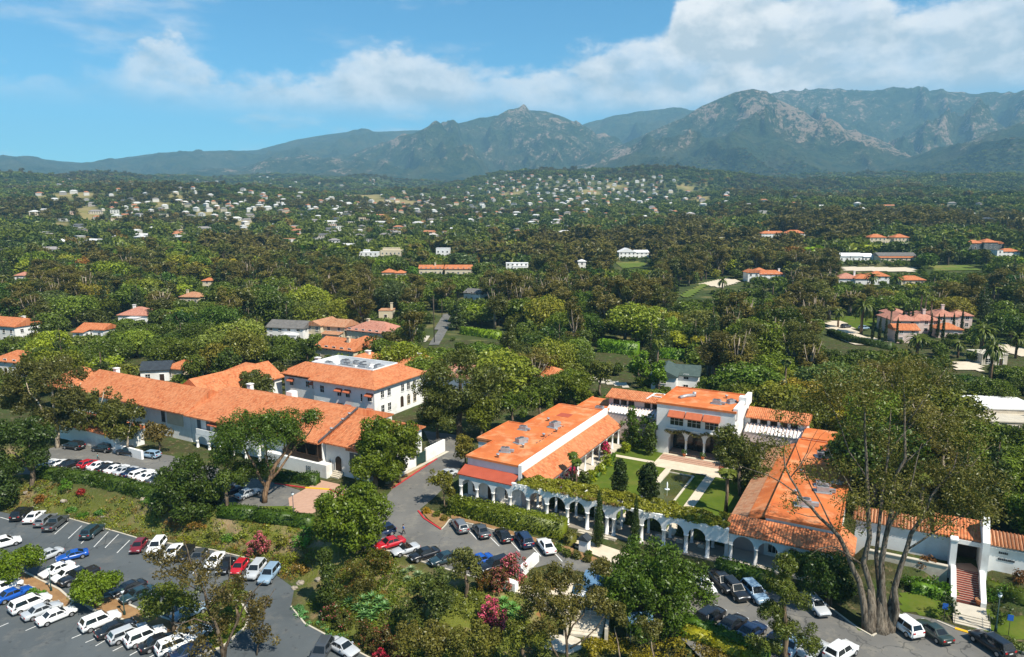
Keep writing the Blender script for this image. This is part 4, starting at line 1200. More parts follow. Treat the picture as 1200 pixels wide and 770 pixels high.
# two short lines of metal letters, too small in the photograph to read
def marks(parent, x0, y, z, widths, h):
    x = x0
    for i, wd in enumerate(widths):
        mb = MB(); mb.box(x, x + wd * .8, y - .06, y, z, z + h * (1 if i % 3 else 1.15)); mb.build('letter', LETTER, parent); x += wd
marks(GW, 17.2, 10.6, 5.35, [.2, .22, .2, .22, .2], .26)
marks(GW, 17.2, 10.6, 4.45, [.2, .22, .2, .2, .22, .2, .22, .2, .2], .26)

GT = bld('gatehouse', 'white arched gateway with curved gable at the head of the brick stairs', 'gate', 73.6, 8.2, 0)
# local: a from 0
mb = MB(); mb.box(0, .75, 0, 1.2, 1.5, 6.9); mb.box(-.1, .85, -.1, 1.3, 6.902, 7.1); mb.build('pier', WHITE, GT)
mb = MB(); mb.box(3.5, 4.3, 0, 1.2, 1.5, 7.0)
prof = [(3.5, 7.0), (4.3, 7.0), (4.3, 8.2)]
mb.box(3.5, 4.3, 1.2, 5.6, 2, 7.0)
pr = [(0, 7.0), (5.6, 7.0), (5.6, 7.6), (4.6, 8.6), (3.8, 9.6), (3.2, 9.8), (2.6, 9.6), (1.6, 8.4), (.4, 7.6), (0, 7.4)]
mb.add([(3.5, y, z) for y, z in pr] + [(4.3, y, z) for y, z in pr], [list(range(10)), list(range(10, 20))[::-1]] + [[i, i + 10, (i + 1) % 10 + 10, (i + 1) % 10] for i in range(10)])
mb.build('gable', WHITE, GT)
mb = MB(); mb.box(.75, 3.5, 1.5, 5.0, 6.0, 6.6); mb.build('lintel', WHITE, GT)
mb = MB(); slab(mb, [(-1.9, 1.6, 6.9), (3.48, 1.6, 6.9), (3.48, 5.4, 8.3), (-1.9, 5.4, 8.3)]); mb.build('roof', TILE, GT)
mb = MB(); mb.box(0.0, 3.5, 5.0, 5.3, 2.6, 6.0); mb.build('inner_wall', WOOD, GT)
mb = MB(); mb.box(0, .5, 1.21, 5.0, 1.5, 6.6); mb.build('side_wall', WHITE, GT)
mb = MB(); mb.box(.78, 3.46, .9, 5.0, 1.6, 2.75); mb.build('landing', BRICKPAVE, GT)
ST = bld('brick_staircase', 'brick steps with white side walls climbing to the gateway', 'stairs', 73.6, 8.2, 0)
for i in range(14):
    mb = MB(); mb.box(.82, 3.42, .85 - (i + 1) * .35, .85 - i * .35 - .003, -.6, 2.72 - i * .15); s_ = mb.build('step', BRICK, ST)
    mb = MB(); mb.box(.82, 3.42, .85 - (i + 1) * .35 - .02, .85 - (i + 1) * .35 + .03, 2.722 - i * .15, 2.745 - i * .15); mb.build('nosing', STONE, s_)
for x in (.2, 3.44):
    mb = MB()
    pr = [(-4.6, -.8), (0, -.8), (0, 3.5), (-.9, 3.4), (-2.6, 2.4), (-4.3, 1.5), (-4.6, 1.2)]
    mb.add([(x, y, z) for y, z in pr] + [(x + .6, y, z) for y, z in pr], [list(range(7)), list(range(7, 14))[::-1]] + [[i, i + 7, (i + 1) % 7 + 7, (i + 1) % 7] for i in range(7)])
    mb.build('side_wall', WHITE, ST)
mb = MB(); mb.box(.5, 4.0, -7.6, -4.62, -.8, .62); mb.build('landing', CONC, ST)
for i in range(4):
    mb = MB(); mb.box(.3, 4.2, -7.6 - .4 * (i + 1), -7.602 - .4 * i, -.8, .5 - .13 * i); mb.build('step', CONC, ST)
for x in (.4, 4.0):
    mb = MB(); mb.tube([(x, -9.2, .1), (x, -9.2, 1.0), (x, -7.4, 1.5), (x, -7.4, .6)], [.03] * 4, 6); mb.build('handrail', METALD, ST)
RW = bld('retaining_wall', 'low pale retaining wall below the white garden wall left of the stairs', 'wall', 62, 7.6, 0)
mb = MB(); mb.box(2, 11.5, 0, .4, .6, 3.3); mb.build('wall', STONE, RW)
mb = MB(); mb.box(1.9, 11.5, -.1, .5, 3.302, 3.42); mb.build('coping', CONC, RW)

# ---- white wall with dark gate beside the road
YW = bld('roadside_wall', 'white wall with a dark green gate along the red kerb', 'wall', -18.6, 6.4, 0)
mb = MB(); mb.box(1.3, 1.7, 7.4, 14.2, -.3, 2.7); mb.box(1.3, 1.7, -.5, 4.0, -.3, 2.3); mb.build('wall', WHITE, YW)
mb = MB(); mb.box(1.45, 1.55, 4.05, 7.35, 0, 2.3); mb.build('gate', PAINTG, YW)
mb = MB(); mb.box(1.9, 2.6, -6.0, 14.4, -.3, .10); mb.build('footing', CONC, YW)

# ---- garden between the halls
sheet('path', PXL([(668, 631), (700, 637), (745, 652), (775, 672), (758, 676), (735, 668), (700, 652), (672, 641)], 0), .075, PALEPAVE)
sheet('lawn', [AB(15.1, 6), AB(27.2, 6), AB(27.2, 46), AB(15.1, 46)], .07, LAWN)
sheet('lawn', [AB(37.0, 6), AB(43.6, 6), AB(43.6, 36), AB(37.0, 36)], .07, LAWN)
sheet('lawn', [AB(33.3, 6), AB(35.2, 6), AB(35.2, 33), AB(33.3, 33)], .07, LAWN)
sheet('path', [AB(35.25, 5.5), AB(36.95, 5.5), AB(36.95, 34), AB(35.25, 34)], .085, PALEPAVE)
sheet('path', [AB(27.25, 5.5), AB(28.4, 5.5), AB(28.4, 34), AB(27.25, 34)], .085, PALEPAVE)
sheet('path', [AB(15.5, 35.0), AB(24.0, 35.0), AB(24.0, 36.3), AB(15.5, 36.3)], .09, PALEPAVE)
sheet('terrace', [AB(24.2, 33.6), AB(42.0, 33.6), AB(42.0, 41.9), AB(24.2, 41.9)], .10, PALEPAVE)
for i in range(4):
    x0, y0 = AB(24.5, 38.2)
    mb = MB(); mb.box(0, 12.0, .8 * i, .8 * (i + 1) - .004, -.3, .18 + .09 * i)
    tag(mb.build('terrace_step', BRICKPAVE if i < 3 else PALEPAVE, None, (x0, y0, 0), GA), kind='structure')
PD = bld('garden_pond', 'rectangular green pond with stone edge and a small fountain', 'pond', 28.6, 14, 0)
mb = MB(); mb.box(0, 4.5, 0, 17.5, -.3, .10); mb.build('water', WATER, PD)
mb = MB(); mb.box(-.25, 0, -.25, 17.75, -.2, .25); mb.box(4.5, 4.85, -.25, 17.75, -.2, .25); mb.box(0, 4.5, 17.5, 17.75, -.2, .248); mb.box(0, 4.5, -.25, 0, -.2, .248); mb.build('edge', STONE, PD)
mb = MB(); mb.tube([(2.0, 9.2, .1), (2.0, 9.2, .4), (2.0, 9.2, 1.0), (2.0, 9.2, 1.5)], [.24, .12, .16, .03], 8); mb.tube([(2.0, 9.2, .1), (2.0, 9.2, .14)], [.5, .4], 12); mb.build('fountain_jet', FOUNT, PD)

# ------------------------------------------------------------------ foliage kit
def crown_np(blobs, n, leaf, rng, inner=.3, aspect=.62, jit=.75, up=.25):
    """n leaves spread through and over a set of ellipsoidal clumps (x,y,z,rx,ry,rz)"""
    B_ = np.asarray(blobs, float)
    ar = (B_[:, 3] * B_[:, 5]) ** 1.0
    idx = rng.choice(len(B_), n, p=ar / ar.sum())
    d = rng.normal(size=(n, 3)); d[:, 2] += up
    d /= np.linalg.norm(d, axis=1)[:, None]
    r = np.where(rng.random(n) < inner, rng.uniform(.35, .8, n), rng.uniform(.78, 1.08, n))
    P = B_[idx, :3] + d * B_[idx, 3:] * r[:, None]
    nn = d / B_[idx, 3:] * B_[idx, 3:].mean(1)[:, None]
    nn = nn / np.linalg.norm(nn, axis=1)[:, None] + jit * rng.normal(size=(n, 3))
    nn /= np.linalg.norm(nn, axis=1)[:, None]
    a = rng.normal(size=(n, 3)); t = np.cross(nn, a); t /= np.linalg.norm(t, axis=1)[:, None] + 1e-9
    b = np.cross(nn, t)
    s = leaf * rng.uniform(.55, 1.35, n)[:, None]
    V = np.stack([P - t * s * .6, P + b * s * .5 * aspect + nn * s * .12, P + t * s * .6, P - b * s * .5 * aspect + nn * s * .12], 1).reshape(-1, 3)
    F = np.arange(n * 4).reshape(n, 4)
    return V, F
def fill(c, Rr, n, rb, rng, shell=.55, zmin=-.75, flat=1.0):
    out = []
    for _ in range(n):
        while True:
            d = rng.normal(size=3); d /= np.linalg.norm(d)
            if d[2] > zmin: break
        k = rng.uniform(shell, 1.0) if rng.random() < .8 else rng.uniform(.1, shell)
        q = rb * rng.uniform(.65, 1.3)
        out.append((c[0] + d[0] * k * (Rr[0] - q * .7), c[1] + d[1] * k * (Rr[1] - q * .7), c[2] + d[2] * k * (Rr[2] - q * .7 * flat), q, q, q * flat))
    return out
def trunk_mb(rng, h, r, fork, nb, spread, crown_r, lean=0.0):
    mb = MB()
    lx = lean
    pts = [(0, 0, -.6), (lx * .1, 0, h * fork * .5), (lx * .4, 0, h * fork), (lx * .8 + rng.normal() * .3, rng.normal() * .3, h * .8)]
    mb.tube(pts, [r * 1.25, r, r * .8, r * .25], 7)
    for i in range(nb):
        a = 2 * math.pi * (i + rng.random() * .7) / nb
        z0 = h * (fork * rng.uniform(.75, 1.15))
        e = crown_r * spread * rng.uniform(.6, 1.0)
        p0 = Vector((lx * .4, 0, z0)); p2 = Vector((lx + math.cos(a) * e, math.sin(a) * e, h * rng.uniform(.6, .92)))
        p1 = p0.lerp(p2, .5) + Vector((0, 0, -h * .05))
        mb.tube([p0, p1, p2], [r * .55, r * .36, r * .12], 5)
    return mb
SPEC = {}
def spec(kind, lod, builder, count):
    out = []
    for i in range(count):
        rng = np.random.default_rng(hash((kind, lod, i)) % 1000 if False else (len(SPEC) * 37 + i * 101 + 5))
        out.append(builder(rng, lod))
    SPEC[(kind, lod)] = out
LODN = {0: (9000, .41), 1: (3300, .68), 2: (950, 1.2), 3: (170, 2.3)}
def b_broad(rng, lod):                           # 10 m wide, 9 m tall
    n, lf = LODN[lod]
    k = {0: 46, 1: 30, 2: 18, 3: 9}[lod]
    rz = rng.uniform(3.2, 3.9)
    bl = fill((0, 0, 4.9), (5, 5, rz + .4), k, 1.6 if lod < 2 else 2.0, rng, .6, -.75)
    V, F = crown_np(bl, n, lf, rng)
    return trunk_mb(rng, 8.2, .34, .3, 5, .75, 4.2), mesh_np('crown', V, F, [LEAF])
def b_euc(rng, lod):                             # 9 m wide, 20 m tall
    n, lf = LODN[lod]
    k = {0: 44, 1: 30, 2: 17, 3: 8}[lod]
    bl = []
    nt = 4
    for j in range(nt):
        a = rng.uniform(0, 6.28); e = rng.uniform(.4, 2.6)
        bl += fill((math.cos(a) * e, math.sin(a) * e, rng.uniform(6.0, 16.3)), (2.9, 2.9, 4.2), max(2, k // nt), 1.25 if lod < 2 else 1.8, rng, .5, -.9)
    V, F = crown_np(bl, int(n * .95), lf * .95, rng, up=-.1, aspect=.5)
    return trunk_mb(rng, 18.5, .42, .4, 5, .7, 3.6), mesh_np('crown', V, F, [LEAF])
def b_conifer(rng, lod):                         # 7 m wide, 16 m tall
    n, lf = LODN[lod]
    bl = []
    lay = {0: 12, 1: 10, 2: 7, 3: 4}[lod]
    for i in range(lay):
        f = i / (lay - 1)
        z = 2.2 + 13 * f; e = 3.3 * (1 - f) ** .8 + .25
        m_ = max(1, int((7 if lod < 2 else 4) * (1 - f) + 1))
        a0 = rng.random() * 6
        for j in range(m_):
            a = a0 + 6.28 * j / m_ + rng.normal() * .2
            bl.append((math.cos(a) * e * .62, math.sin(a) * e * .62, z + rng.normal() * .3, e * .5 + .3, e * .5 + .3, .75))
    V, F = crown_np(bl, n, lf * .9, rng, up=.1, aspect=.45)
    mb = MB(); mb.tube([(0, 0, -.5), (0, 0, 7), (0, 0, 15)], [.42, .28, .06], 7)
    return mb, mesh_np('crown', V, F, [LEAF])
def b_pine(rng, lod):                            # umbrella pine 12 m wide, 13 m tall
    n, lf = LODN[lod]
    bl = fill((0, 0, 10.2), (6, 6, 2.3), {0: 46, 1: 30, 2: 16, 3: 8}[lod], 1.5, rng, .5, -.3, .75)
    V, F = crown_np(bl, n, lf * .9, rng, up=.4, aspect=.4)
    return trunk_mb(rng, 11.0, .42, .5, 6, .8, 4.8, .8), mesh_np('crown', V, F, [LEAF])
def b_cypress(rng, lod):                         # 3 m wide, 12 m tall
    n, lf = LODN[lod]
    bl = []
    for i in range(14):
        f = i / 13
        e = 1.25 * min(1, (f * 6 + .55)) * (1 - f) ** .55 + .1
        for j in range(3):
            a = rng.random() * 6.28
            bl.append((math.cos(a) * e * .3, math.sin(a) * e * .3, .9 + 10.9 * f, e * .78 + .1, e * .78 + .1, .9))
    V, F = crown_np(bl, int(n * .9), lf * .7, rng, up=.2, aspect=.4)
    mb = MB(); mb.tube([(0, 0, -.5), (0, 0, 3), (0, 0, 10)], [.2, .16, .04], 6)
    return mb, mesh_np('crown', V, F, [LEAF])
def frond_mesh(rng, nf, L, droop, wid, z0, seg=5):
    V = []; F = []
    for i in range(nf):
        a = 6.283 * i / nf * 3.0 + rng.normal() * .15
        el0 = rng.uniform(-.35, 1.25)
        ca, sa = math.cos(a), math.sin(a)
        x = z = 0.0; pts = [(0, 0)]
        e = el0
        for s in range(seg):
            x += math.cos(e) * L / seg; z += math.sin(e) * L / seg
            e -= droop * rng.uniform(.7, 1.2) / seg * 2
            pts.append((x, z))
        for s in range(seg):
            w0 = wid * (1 - .8 * abs(s / seg - .35)); w1 = wid * (1 - .8 * abs((s + 1) / seg - .35)) if s < seg - 1 else .03
            for sg in (-1, 1):
                o = len(V)
                dn0, dn1 = -.28 * w0, -.28 * w1
                (x0, q0), (x1, q1) = pts[s], pts[s + 1]
                V += [(ca * x0, sa * x0, z0 + q0), (ca * x1, sa * x1, z0 + q1),
                      (ca * x1 - sa * sg * w1, sa * x1 + ca * sg * w1, z0 + q1 + dn1), (ca * x0 - sa * sg * w0, sa * x0 + ca * sg * w0, z0 + q0 + dn0)]
                F.append([o, o + 1, o + 2, o + 3])
    return np.array(V), np.array(F)
def b_palm(rng, lod):                            # date palm 8 m wide, 9 m tall
    V, F = frond_mesh(rng, {0: 64, 1: 48, 2: 30, 3: 12}[lod], 4.4, 1.0, .38 if lod < 2 else .6, 6.3)
    mb = MB(); mb.tube([(0, 0, -.5), (.1, 0, 3), (0, 0, 5.9), (0, 0, 6.6)], [.5, .42, .45, .6], 8)
    return mb, mesh_np('crown', V, F, [LEAF])
def b_fan(rng, lod):                             # fan palm 4.5 m wide, 14 m tall
    V, F = frond_mesh(rng, {0: 52, 1: 40, 2: 26, 3: 10}[lod], 2.1, 1.3, .42 if lod < 2 else .65, 12.4, 4)
    mb = MB(); mb.tube([(0, 0, -.5), (.15, 0, 6), (0, 0, 11.2), (0, 0, 12.4)], [.34, .24, .24, .5], 8)
    return mb, mesh_np('crown', V, F, [LEAF])
def b_shrub(rng, lod):                           # mound 2 m wide, 1.5 m tall
    n = {0: 420, 1: 160, 2: 60, 3: 30}[lod]
    bl = fill((0, 0, .62), (1.0, 1.0, .85), 14, .36, rng, .6, -.5)
    V, F = crown_np(bl, n, {0: .20, 1: .3, 2: .45, 3: .6}[lod], rng)
    return None, mesh_np('foliage', V, F, [LEAF])
def b_agave(rng, lod):
    V = []; F = []
    for i in range(26):
        a = i * 2.4; e = .15 + 1.2 * i / 26; L = .95 * (1 - .25 * i / 26)
        c_, s_ = math.cos(a), math.sin(a); w_ = .11
        o = len(V)
        x1, z1 = math.cos(e) * L * .5, math.sin(e) * L * .5; x2, z2 = math.cos(e * .8) * L, math.sin(e * .8) * L
        V += [(0 - s_ * -w_, c_ * -w_, .05), (0 - s_ * w_, c_ * w_, .05), (c_ * x1 - s_ * w_ * 1.3, s_ * x1 + c_ * w_ * 1.3, z1), (c_ * x1 + s_ * w_ * 1.3, s_ * x1 - c_ * w_ * 1.3, z1), (c_ * x2 - s_ * .01, s_ * x2 + c_ * .01, z2), (c_ * x2 + s_ * .01, s_ * x2 - c_ * .01, z2)]
        F += [[o, o + 1, o + 2, o + 3], [o + 3, o + 2, o + 4, o + 5]]
    return None, mesh_np('foliage', np.array(V), np.array(F), [BLOOM])
SIZE = {'broadleaf': (10, 9.2), 'eucalyptus': (8.4, 20), 'conifer': (7, 16), 'pine': (12, 12.6), 'cypress': (3.0, 12.2), 'palm': (8.2, 9.2), 'fan_palm': (4.4, 14), 'shrub': (2.1, 1.6), 'agave': (1.9, 1.0)}
BUILD = {'broadleaf': b_broad, 'eucalyptus': b_euc, 'conifer': b_conifer, 'pine': b_pine, 'cypress': b_cypress, 'palm': b_palm, 'fan_palm': b_fan, 'shrub': b_shrub, 'agave': b_agave}
for k_ in BUILD:
    for l_ in ((0, 1, 2, 3) if k_ not in ('shrub', 'agave') else (0,)):
        spec(k_, l_, BUILD[k_], {'broadleaf': 7, 'eucalyptus': 6, 'shrub': 4}.get(k_, 3) if l_ < 3 else 3)
for k_, lst in SPEC.items():
    SPEC[k_] = [((t_.mesh('trunk', BARK) if t_ else None), c_) for t_, c_ in lst]
# one-mesh versions for the trees that are only a few pixels
def join_np(tm, cm, bark=True):
    n = 0
    V = []; F = []; M_ = []
    for me_, mi in ((tm, 1), (cm, 0)):
        if me_ is None: continue
        co = np.empty(len(me_.vertices) * 3, np.float32); me_.vertices.foreach_get('co', co)
        V.append(co.reshape(-1, 3))
        for p_ in me_.polygons:
            F.append([i + n for i in p_.vertices]); M_.append(mi)
        n += len(me_.vertices)
    me = bpy.data.meshes.new('tree')
    me.from_pydata(np.concatenate(V).tolist(), [], F)
    me.materials.append(LEAF); me.materials.append(BARK2)
    me.polygons.foreach_set('material_index', M_)
    return me
BARK2 = mat_mottle('bark_far', (.10, .08, .06), (.07, .055, .04), .8, .95, .05)
BARKC = {'eucalyptus': (.20, .17, .135), 'palm': (.17, .12, .08), 'fan_palm': (.20, .15, .11), 'pine': (.17, .11, .075)}
PLAINNAME = {'broadleaf': 'broadleaf_tree', 'eucalyptus': 'eucalyptus_tree', 'conifer': 'conifer_tree', 'pine': 'pine_tree', 'cypress': 'cypress_tree', 'palm': 'palm_tree', 'fan_palm': 'fan_palm_tree', 'shrub': 'shrub', 'agave': 'agave_plant'}
ONE = {}
def tree(kind, x, y, h, wd, color, label=None, group=None, lod=1, var=None, z=None, one=False, cat='tree', blossom=None):
    z = hz1(x, y) if z is None else z
    lst = SPEC[(kind, lod)] if (kind, lod) in SPEC else SPEC[(kind, 0)]
    v = R.randrange(len(lst)) if var is None else var % len(lst)
    tm, cm = lst[v]
    w0, h0 = SIZE[kind]
    sc = (wd / w0, wd / w0, h / h0)
    rz = R.uniform(0, 6.28)
    if one or tm is None:
        if tm is None: me_ = cm
        else:
            if (kind, lod, v) not in ONE: ONE[(kind, lod, v)] = join_np(tm, cm)
            me_ = ONE[(kind, lod, v)]
        o = put(PLAINNAME[kind], me_, None, (x, y, z), rz, color); o.scale = sc
        return tag(o, label, cat, group)
    r = thing(PLAINNAME[kind], label, cat, (x, y, z), rz, group)
    t_ = put('trunk', tm, r, color=BARKC.get(kind, (.13, .10, .075))); t_.scale = sc
    c_ = put('crown', cm, r, color=color); c_.scale = sc
    return r
def at_depth(px, py, dep):
    up_ = -(py - 385) / 811 * dep
    return Vector(((px - 600) / 811 * dep, dep * cP + up_ * sP, CAMZ - dep * sP + up_ * cP))
def custom_tree(name, label, base, stems, crowns, leaf=.4, nleaf=4000, color=(.06, .085, .02), bark=(.14, .11, .08), rb=1.4, seed=1, thick=1.0, jit=.75, up=.25, aspect=.6, inner=.3, cat='tree', dz=0.0, zmin=-.7, dspread=1.0, group=None, cover=1.0):
    """a tree shaped after its own limbs and crown; sizes read at the tree's distance.
    stems: polylines of (px,py,depth offset m,radius m); crowns: (px,py,rx px,ry px,number of clumps,depth offset m)"""
    rng = np.random.default_rng(seed)
    bx, by, bz = gp(*base)
    dep = depth(bx, by, bz)
    root = thing(name, label, cat, (bx, by, bz), 0, group)
    loc = Vector((bx, by, bz))
    mb = MB()
    for st in stems:
        pts = [at_depth(px, py, dep + dd) - loc for px, py, dd, r in st]
        if abs(st[0][0] - base[0]) < 40 and abs(st[0][1] - base[1]) < 14:
            pts[0].z = -.5
        # a limb bends a little between the joints
        P2, R2 = [], []
        for i in range(len(pts)):
            P2.append(pts[i]); R2.append(st[i][3] * thick)
            if i < len(pts) - 1:
                q = (pts[i] + pts[i + 1]) / 2; L_ = (pts[i + 1] - pts[i]).length
                P2.append(q + Vector(rng.normal(size=3)) * L_ * .045); R2.append((st[i][3] + st[i + 1][3]) / 2 * thick)
        mb.tube(P2, R2, 8)
    if stems: mb.build('trunk', BARK, root, color=bark)
    bl = []
    for px, py, rx, ry, n, dd in crowns:
        c = at_depth(px, py, dep + dd) - loc
        k = (dep + dd) / 811
        bl += fill(c, (rx * k, rx * k * dspread, ry * k), n, rb, rng, .5, zmin)
    leaf = max(leaf * .95, 2.3 * dep / 692)
    A_c = sum(q[3] * q[5] for q in bl) * 4 * math.pi * .5
    nleaf = int(min(26000, max(nleaf * .6, 1.25 * cover * A_c / (leaf * leaf * .6 * aspect))))
    V, F = crown_np(bl, nleaf, leaf, rng, inner, aspect, jit, up)
    put('crown', mesh_np('crown', V, F, [LEAF]), root, color=color)
    return root
def hedge(label, pts, w_, h_, color, zf=None, leaf=.32, dens=16, seed=3, cat='hedge', group=None, name='hedge'):
    """clipped hedge along a line of ground points"""
    rng = np.random.default_rng(seed)
    mb = MB(); VV = []; FF = []
    n0 = 0
    for i in range(len(pts) - 1):
        (x0, y0), (x1, y1) = pts[i], pts[i + 1]
        L_ = math.hypot(x1 - x0, y1 - y0); ang = math.atan2(y1 - y0, x1 - x0)
        z0 = min(hz1(x0, y0), hz1(x1, y1)) - .3
        z1 = (hz1(x0, y0) + hz1(x1, y1)) / 2
        n = int(L_ * (2 * h_ + w_) * dens)
        s = rng.uniform(-.1, L_ + .1, n); u = rng.uniform(0, 2 * h_ + w_, n)
        lum = (vnoise(s * .8 + i * 13, u * .9, seed) - .5) * .35
        yy = np.where(u < h_, -w_ / 2 - lum, np.where(u < h_ + w_, u - h_ - w_ / 2, w_ / 2 + lum))
        zz = np.where(u < h_, u, np.where(u < h_ + w_, h_ + lum, 2 * h_ + w_ - u))
        nv = np.stack([np.zeros(n), np.where(u < h_, -1, np.where(u < h_ + w_, 0, 1)), np.where((u > h_) & (u < h_ + w_), 1, .15)], 1) + .7 * rng.normal(size=(n, 3))
        nv /= np.linalg.norm(nv, axis=1)[:, None]
        t_ = np.cross(nv, rng.normal(size=(n, 3))); t_ /= np.linalg.norm(t_, axis=1)[:, None] + 1e-9
        b_ = np.cross(nv, t_); P_ = np.stack([s, yy, zz], 1); sz = leaf * rng.uniform(.6, 1.3, n)[:, None]
        Q = np.stack([P_ - t_ * sz * .6, P_ + b_ * sz * .35, P_ + t_ * sz * .6, P_ - b_ * sz * .35], 1).reshape(-1, 3)
        c_, s_ = math.cos(ang), math.sin(ang)
        Q = np.stack([x0 + Q[:, 0] * c_ - Q[:, 1] * s_, y0 + Q[:, 0] * s_ + Q[:, 1] * c_, z1 + Q[:, 2]], 1)
        VV.append(Q); FF.append(np.arange(n * 4).reshape(n, 4) + n0); n0 += n * 4
        k = [(0, -w_ * .42, z0), (L_, -w_ * .42, z0), (L_, w_ * .42, z0), (0, w_ * .42, z0), (0, -w_ * .38, z1 + h_ * .93 + .003 * i), (L_, -w_ * .38, z1 + h_ * .93 + .003 * i), (L_, w_ * .38, z1 + h_ * .93 + .003 * i), (0, w_ * .38, z1 + h_ * .93 + .003 * i)]
        kk = np.array([(x0 + a * c_ - b * s_, y0 + a * s_ + b * c_, z) for a, b, z in k])
        VV.append(kk); FF.append(np.array([(4, 5, 6, 7), (0, 1, 5, 4), (1, 2, 6, 5), (2, 3, 7, 6), (3, 0, 4, 7)]) + n0); n0 += 8
    V = np.concatenate(VV); F = np.concatenate(FF)
    cx, cy = pts[0]; cz = hz1(cx, cy)
    V = V - np.array([cx, cy, cz])
    r = put(name, mesh_np('foliage', V, F, [LEAF]), None, (cx, cy, cz), 0, color)
    return tag(r, label, cat, group)
GP2 = lambda pts: [gp(x, y)[:2] for x, y in pts]

# ------------------------------------------------------------------ houses among the trees
PROT = []                                        # (px0,px1,py0,py1,depth): sight lines kept open
LAND = [('the flat-roofed hall', *AB(5, 20)), ('the white garden house', *AB(30, 50)), ('the long tiled range', *AB(-60, 8)), ('the plant-roof block', *AB(-55, 40)), ('the east hall', *AB(55, 25)), ('the gateway', *AB(75, 9)), ('the low tiled cluster', *AB(-74, 54))]
def protect(x0, x1, y0, y1, dep): PROT.append((x0, x1, y0, y1, dep))
def house(px, py, wpx, short, label, wings, cat='house', rz=None, wall=WHITE, roof=TILE, chim=(), lift=0.0, up=.52, name='house', group=None, nowin=False, prot=True):
    """wings: (x0,x1 in share of the width, y0,y1 in m, eave height, roof kind, [roof material])"""
    x, y, z = gp(px, py)
    dep = depth(x, y, z)
    wd = wpx * dep / 811
    rz = GA if rz is None else rad(rz)
    h = thing(name, label, cat, (x, y, z + lift), rz, group)
    top = 0
    wk = wd / max(.5, abs(math.cos(rz)))
    for i, q in enumerate(wings):
        a0, a1, y0, y1, he, kind = q[:6]
        rm = q[6] if len(q) > 6 else roof
        x0, x1 = (a0 - .5) * wk, (a1 - .5) * wk
        e = .5
        mb = MB(); mb.box(x0, x1, y0, y1, -2.5, he - .05 + .004 * i)
        if kind == 'gable': mb.add([(x0, y0, he), (x0, y1, he), (x0, (y0 + y1) / 2, he + (y1 - y0) * .2), (x1, y0, he), (x1, y1, he), (x1, (y0 + y1) / 2, he + (y1 - y0) * .2)], [(0, 2, 1), (3, 4, 5)])
        if kind == 'gabley': mb.add([(x0, y0, he), (x1, y0, he), ((x0 + x1) / 2, y0, he + (x1 - x0) * .2), (x0, y1, he), (x1, y1, he), ((x0 + x1) / 2, y1, he + (x1 - x0) * .2)], [(0, 1, 2), (3, 5, 4)])
        mb.build('wall', wall, h)
        mb = MB()
        if kind == 'hip': hip(mb, x0 - e, x1 + e, y0 - e, y1 + e, he, he + min(x1 - x0, y1 - y0) * .24 + .2); top = max(top, he + 2)
        elif kind == 'gable': gable(mb, x0 - e, x1 + e, y0 - e, (y0 + y1) / 2, y1 + e, he, he + (y1 - y0) * .22 + .2)
        elif kind == 'gabley': gable_y(mb, x0 - e, (x0 + x1) / 2, x1 + e, y0 - e, y1 + e, he, he + (x1 - x0) * .22 + .2)
        elif kind == 'flat':
            mb.box(x0 - .15, x1 + .15, y0 - .15, y1 + .15, he - .02 + .005 * i, he + .25 + .005 * i)
        elif kind == 'shed': slab(mb, [(x0 - e, y0 - e, he), (x1 + e, y0 - e, he), (x1 + e, y1 + e, he + (y1 - y0) * .25), (x0 - e, y1 + e, he + (y1 - y0) * .25)])
        mb.build('roof', rm, h)
        top = max(top, he)
        if not nowin:
            nw = max(1, int((x1 - x0) / 3.4))
            for fl in range(1 if he < 4.6 else 2):
                for j in range(nw):
                    u = x0 + (x1 - x0) * (j + .5) / nw
                    if fl == 0 and j == nw // 2 and i == 0: door(h, 'F', u, y0, 0, 1.3, 2.2)
                    else: window(h, 'F', u, y0, .9 + 3.0 * fl, 1.3, 1.4)
            for j in range(max(1, int((y1 - y0) / 4.5))):
                u = y0 + (y1 - y0) * (j + .5) / max(1, int((y1 - y0) / 4.5))
                window(h, 'R', u, x1, .9 if he < 4.6 else 3.9, 1.2, 1.4)
    for cx, cy, hh in chim:
        xx = (cx - .5) * wk
        ch = MB(); ch.box(xx - .55, xx + .55, cy - .45, cy + .45, 2, hh).box(xx - .7, xx + .7, cy - .6, cy + .6, hh + .002, hh + .2); ch.build('chimney', wall, h)
    ph_ = top * 811 / dep
    if prot: protect(px - wpx * .5, px + wpx * .5, py - ph_ * 1.15 - 3, py - ph_ * (1 - up), dep)
    return h
def H_(phrase, *a, **k):
    o = house(*a, **k)
    LAND.append((phrase, o.location.x, o.location.y))
    return o
H_('the white corner villa', 2, 401, 46, 0, 'white two-storey villa with arched window and orange roof at the wood edge', [(0, 1, 0, 11, 6.6, 'gable')], chim=[(.82, 6, 9.6)], rz=-20)
H_('the low orange cottage', 107, 396, 34, 0, 'low cottage with orange roof and white gable half buried in trees', [(0, 1, 0, 8, 3.6, 'gable'), (.1, .5, -4, -.2, 3.0, 'shed')], rz=-12)
H_('the brown-tiled bungalow', 156, 380, 36, 0, 'bungalow with wide faded tile roof and a white terrace in the wood', [(0, 1, 0, 12, 4.2, 'hip', TILEPINK), (.45, .8, -4, -.2, 3.2, 'flat', WHITEROOF)], chim=[(.3, 6, 8)], rz=-6)
H_('the small tan-roofed house', 222, 356, 24, 0, 'small house with tan roof and white chimney among dark trees', [(0, 1, 0, 9, 3.8, 'hip', TILEOLD)], chim=[(.2, 4, 7)], wall=CREAM, rz=-10)
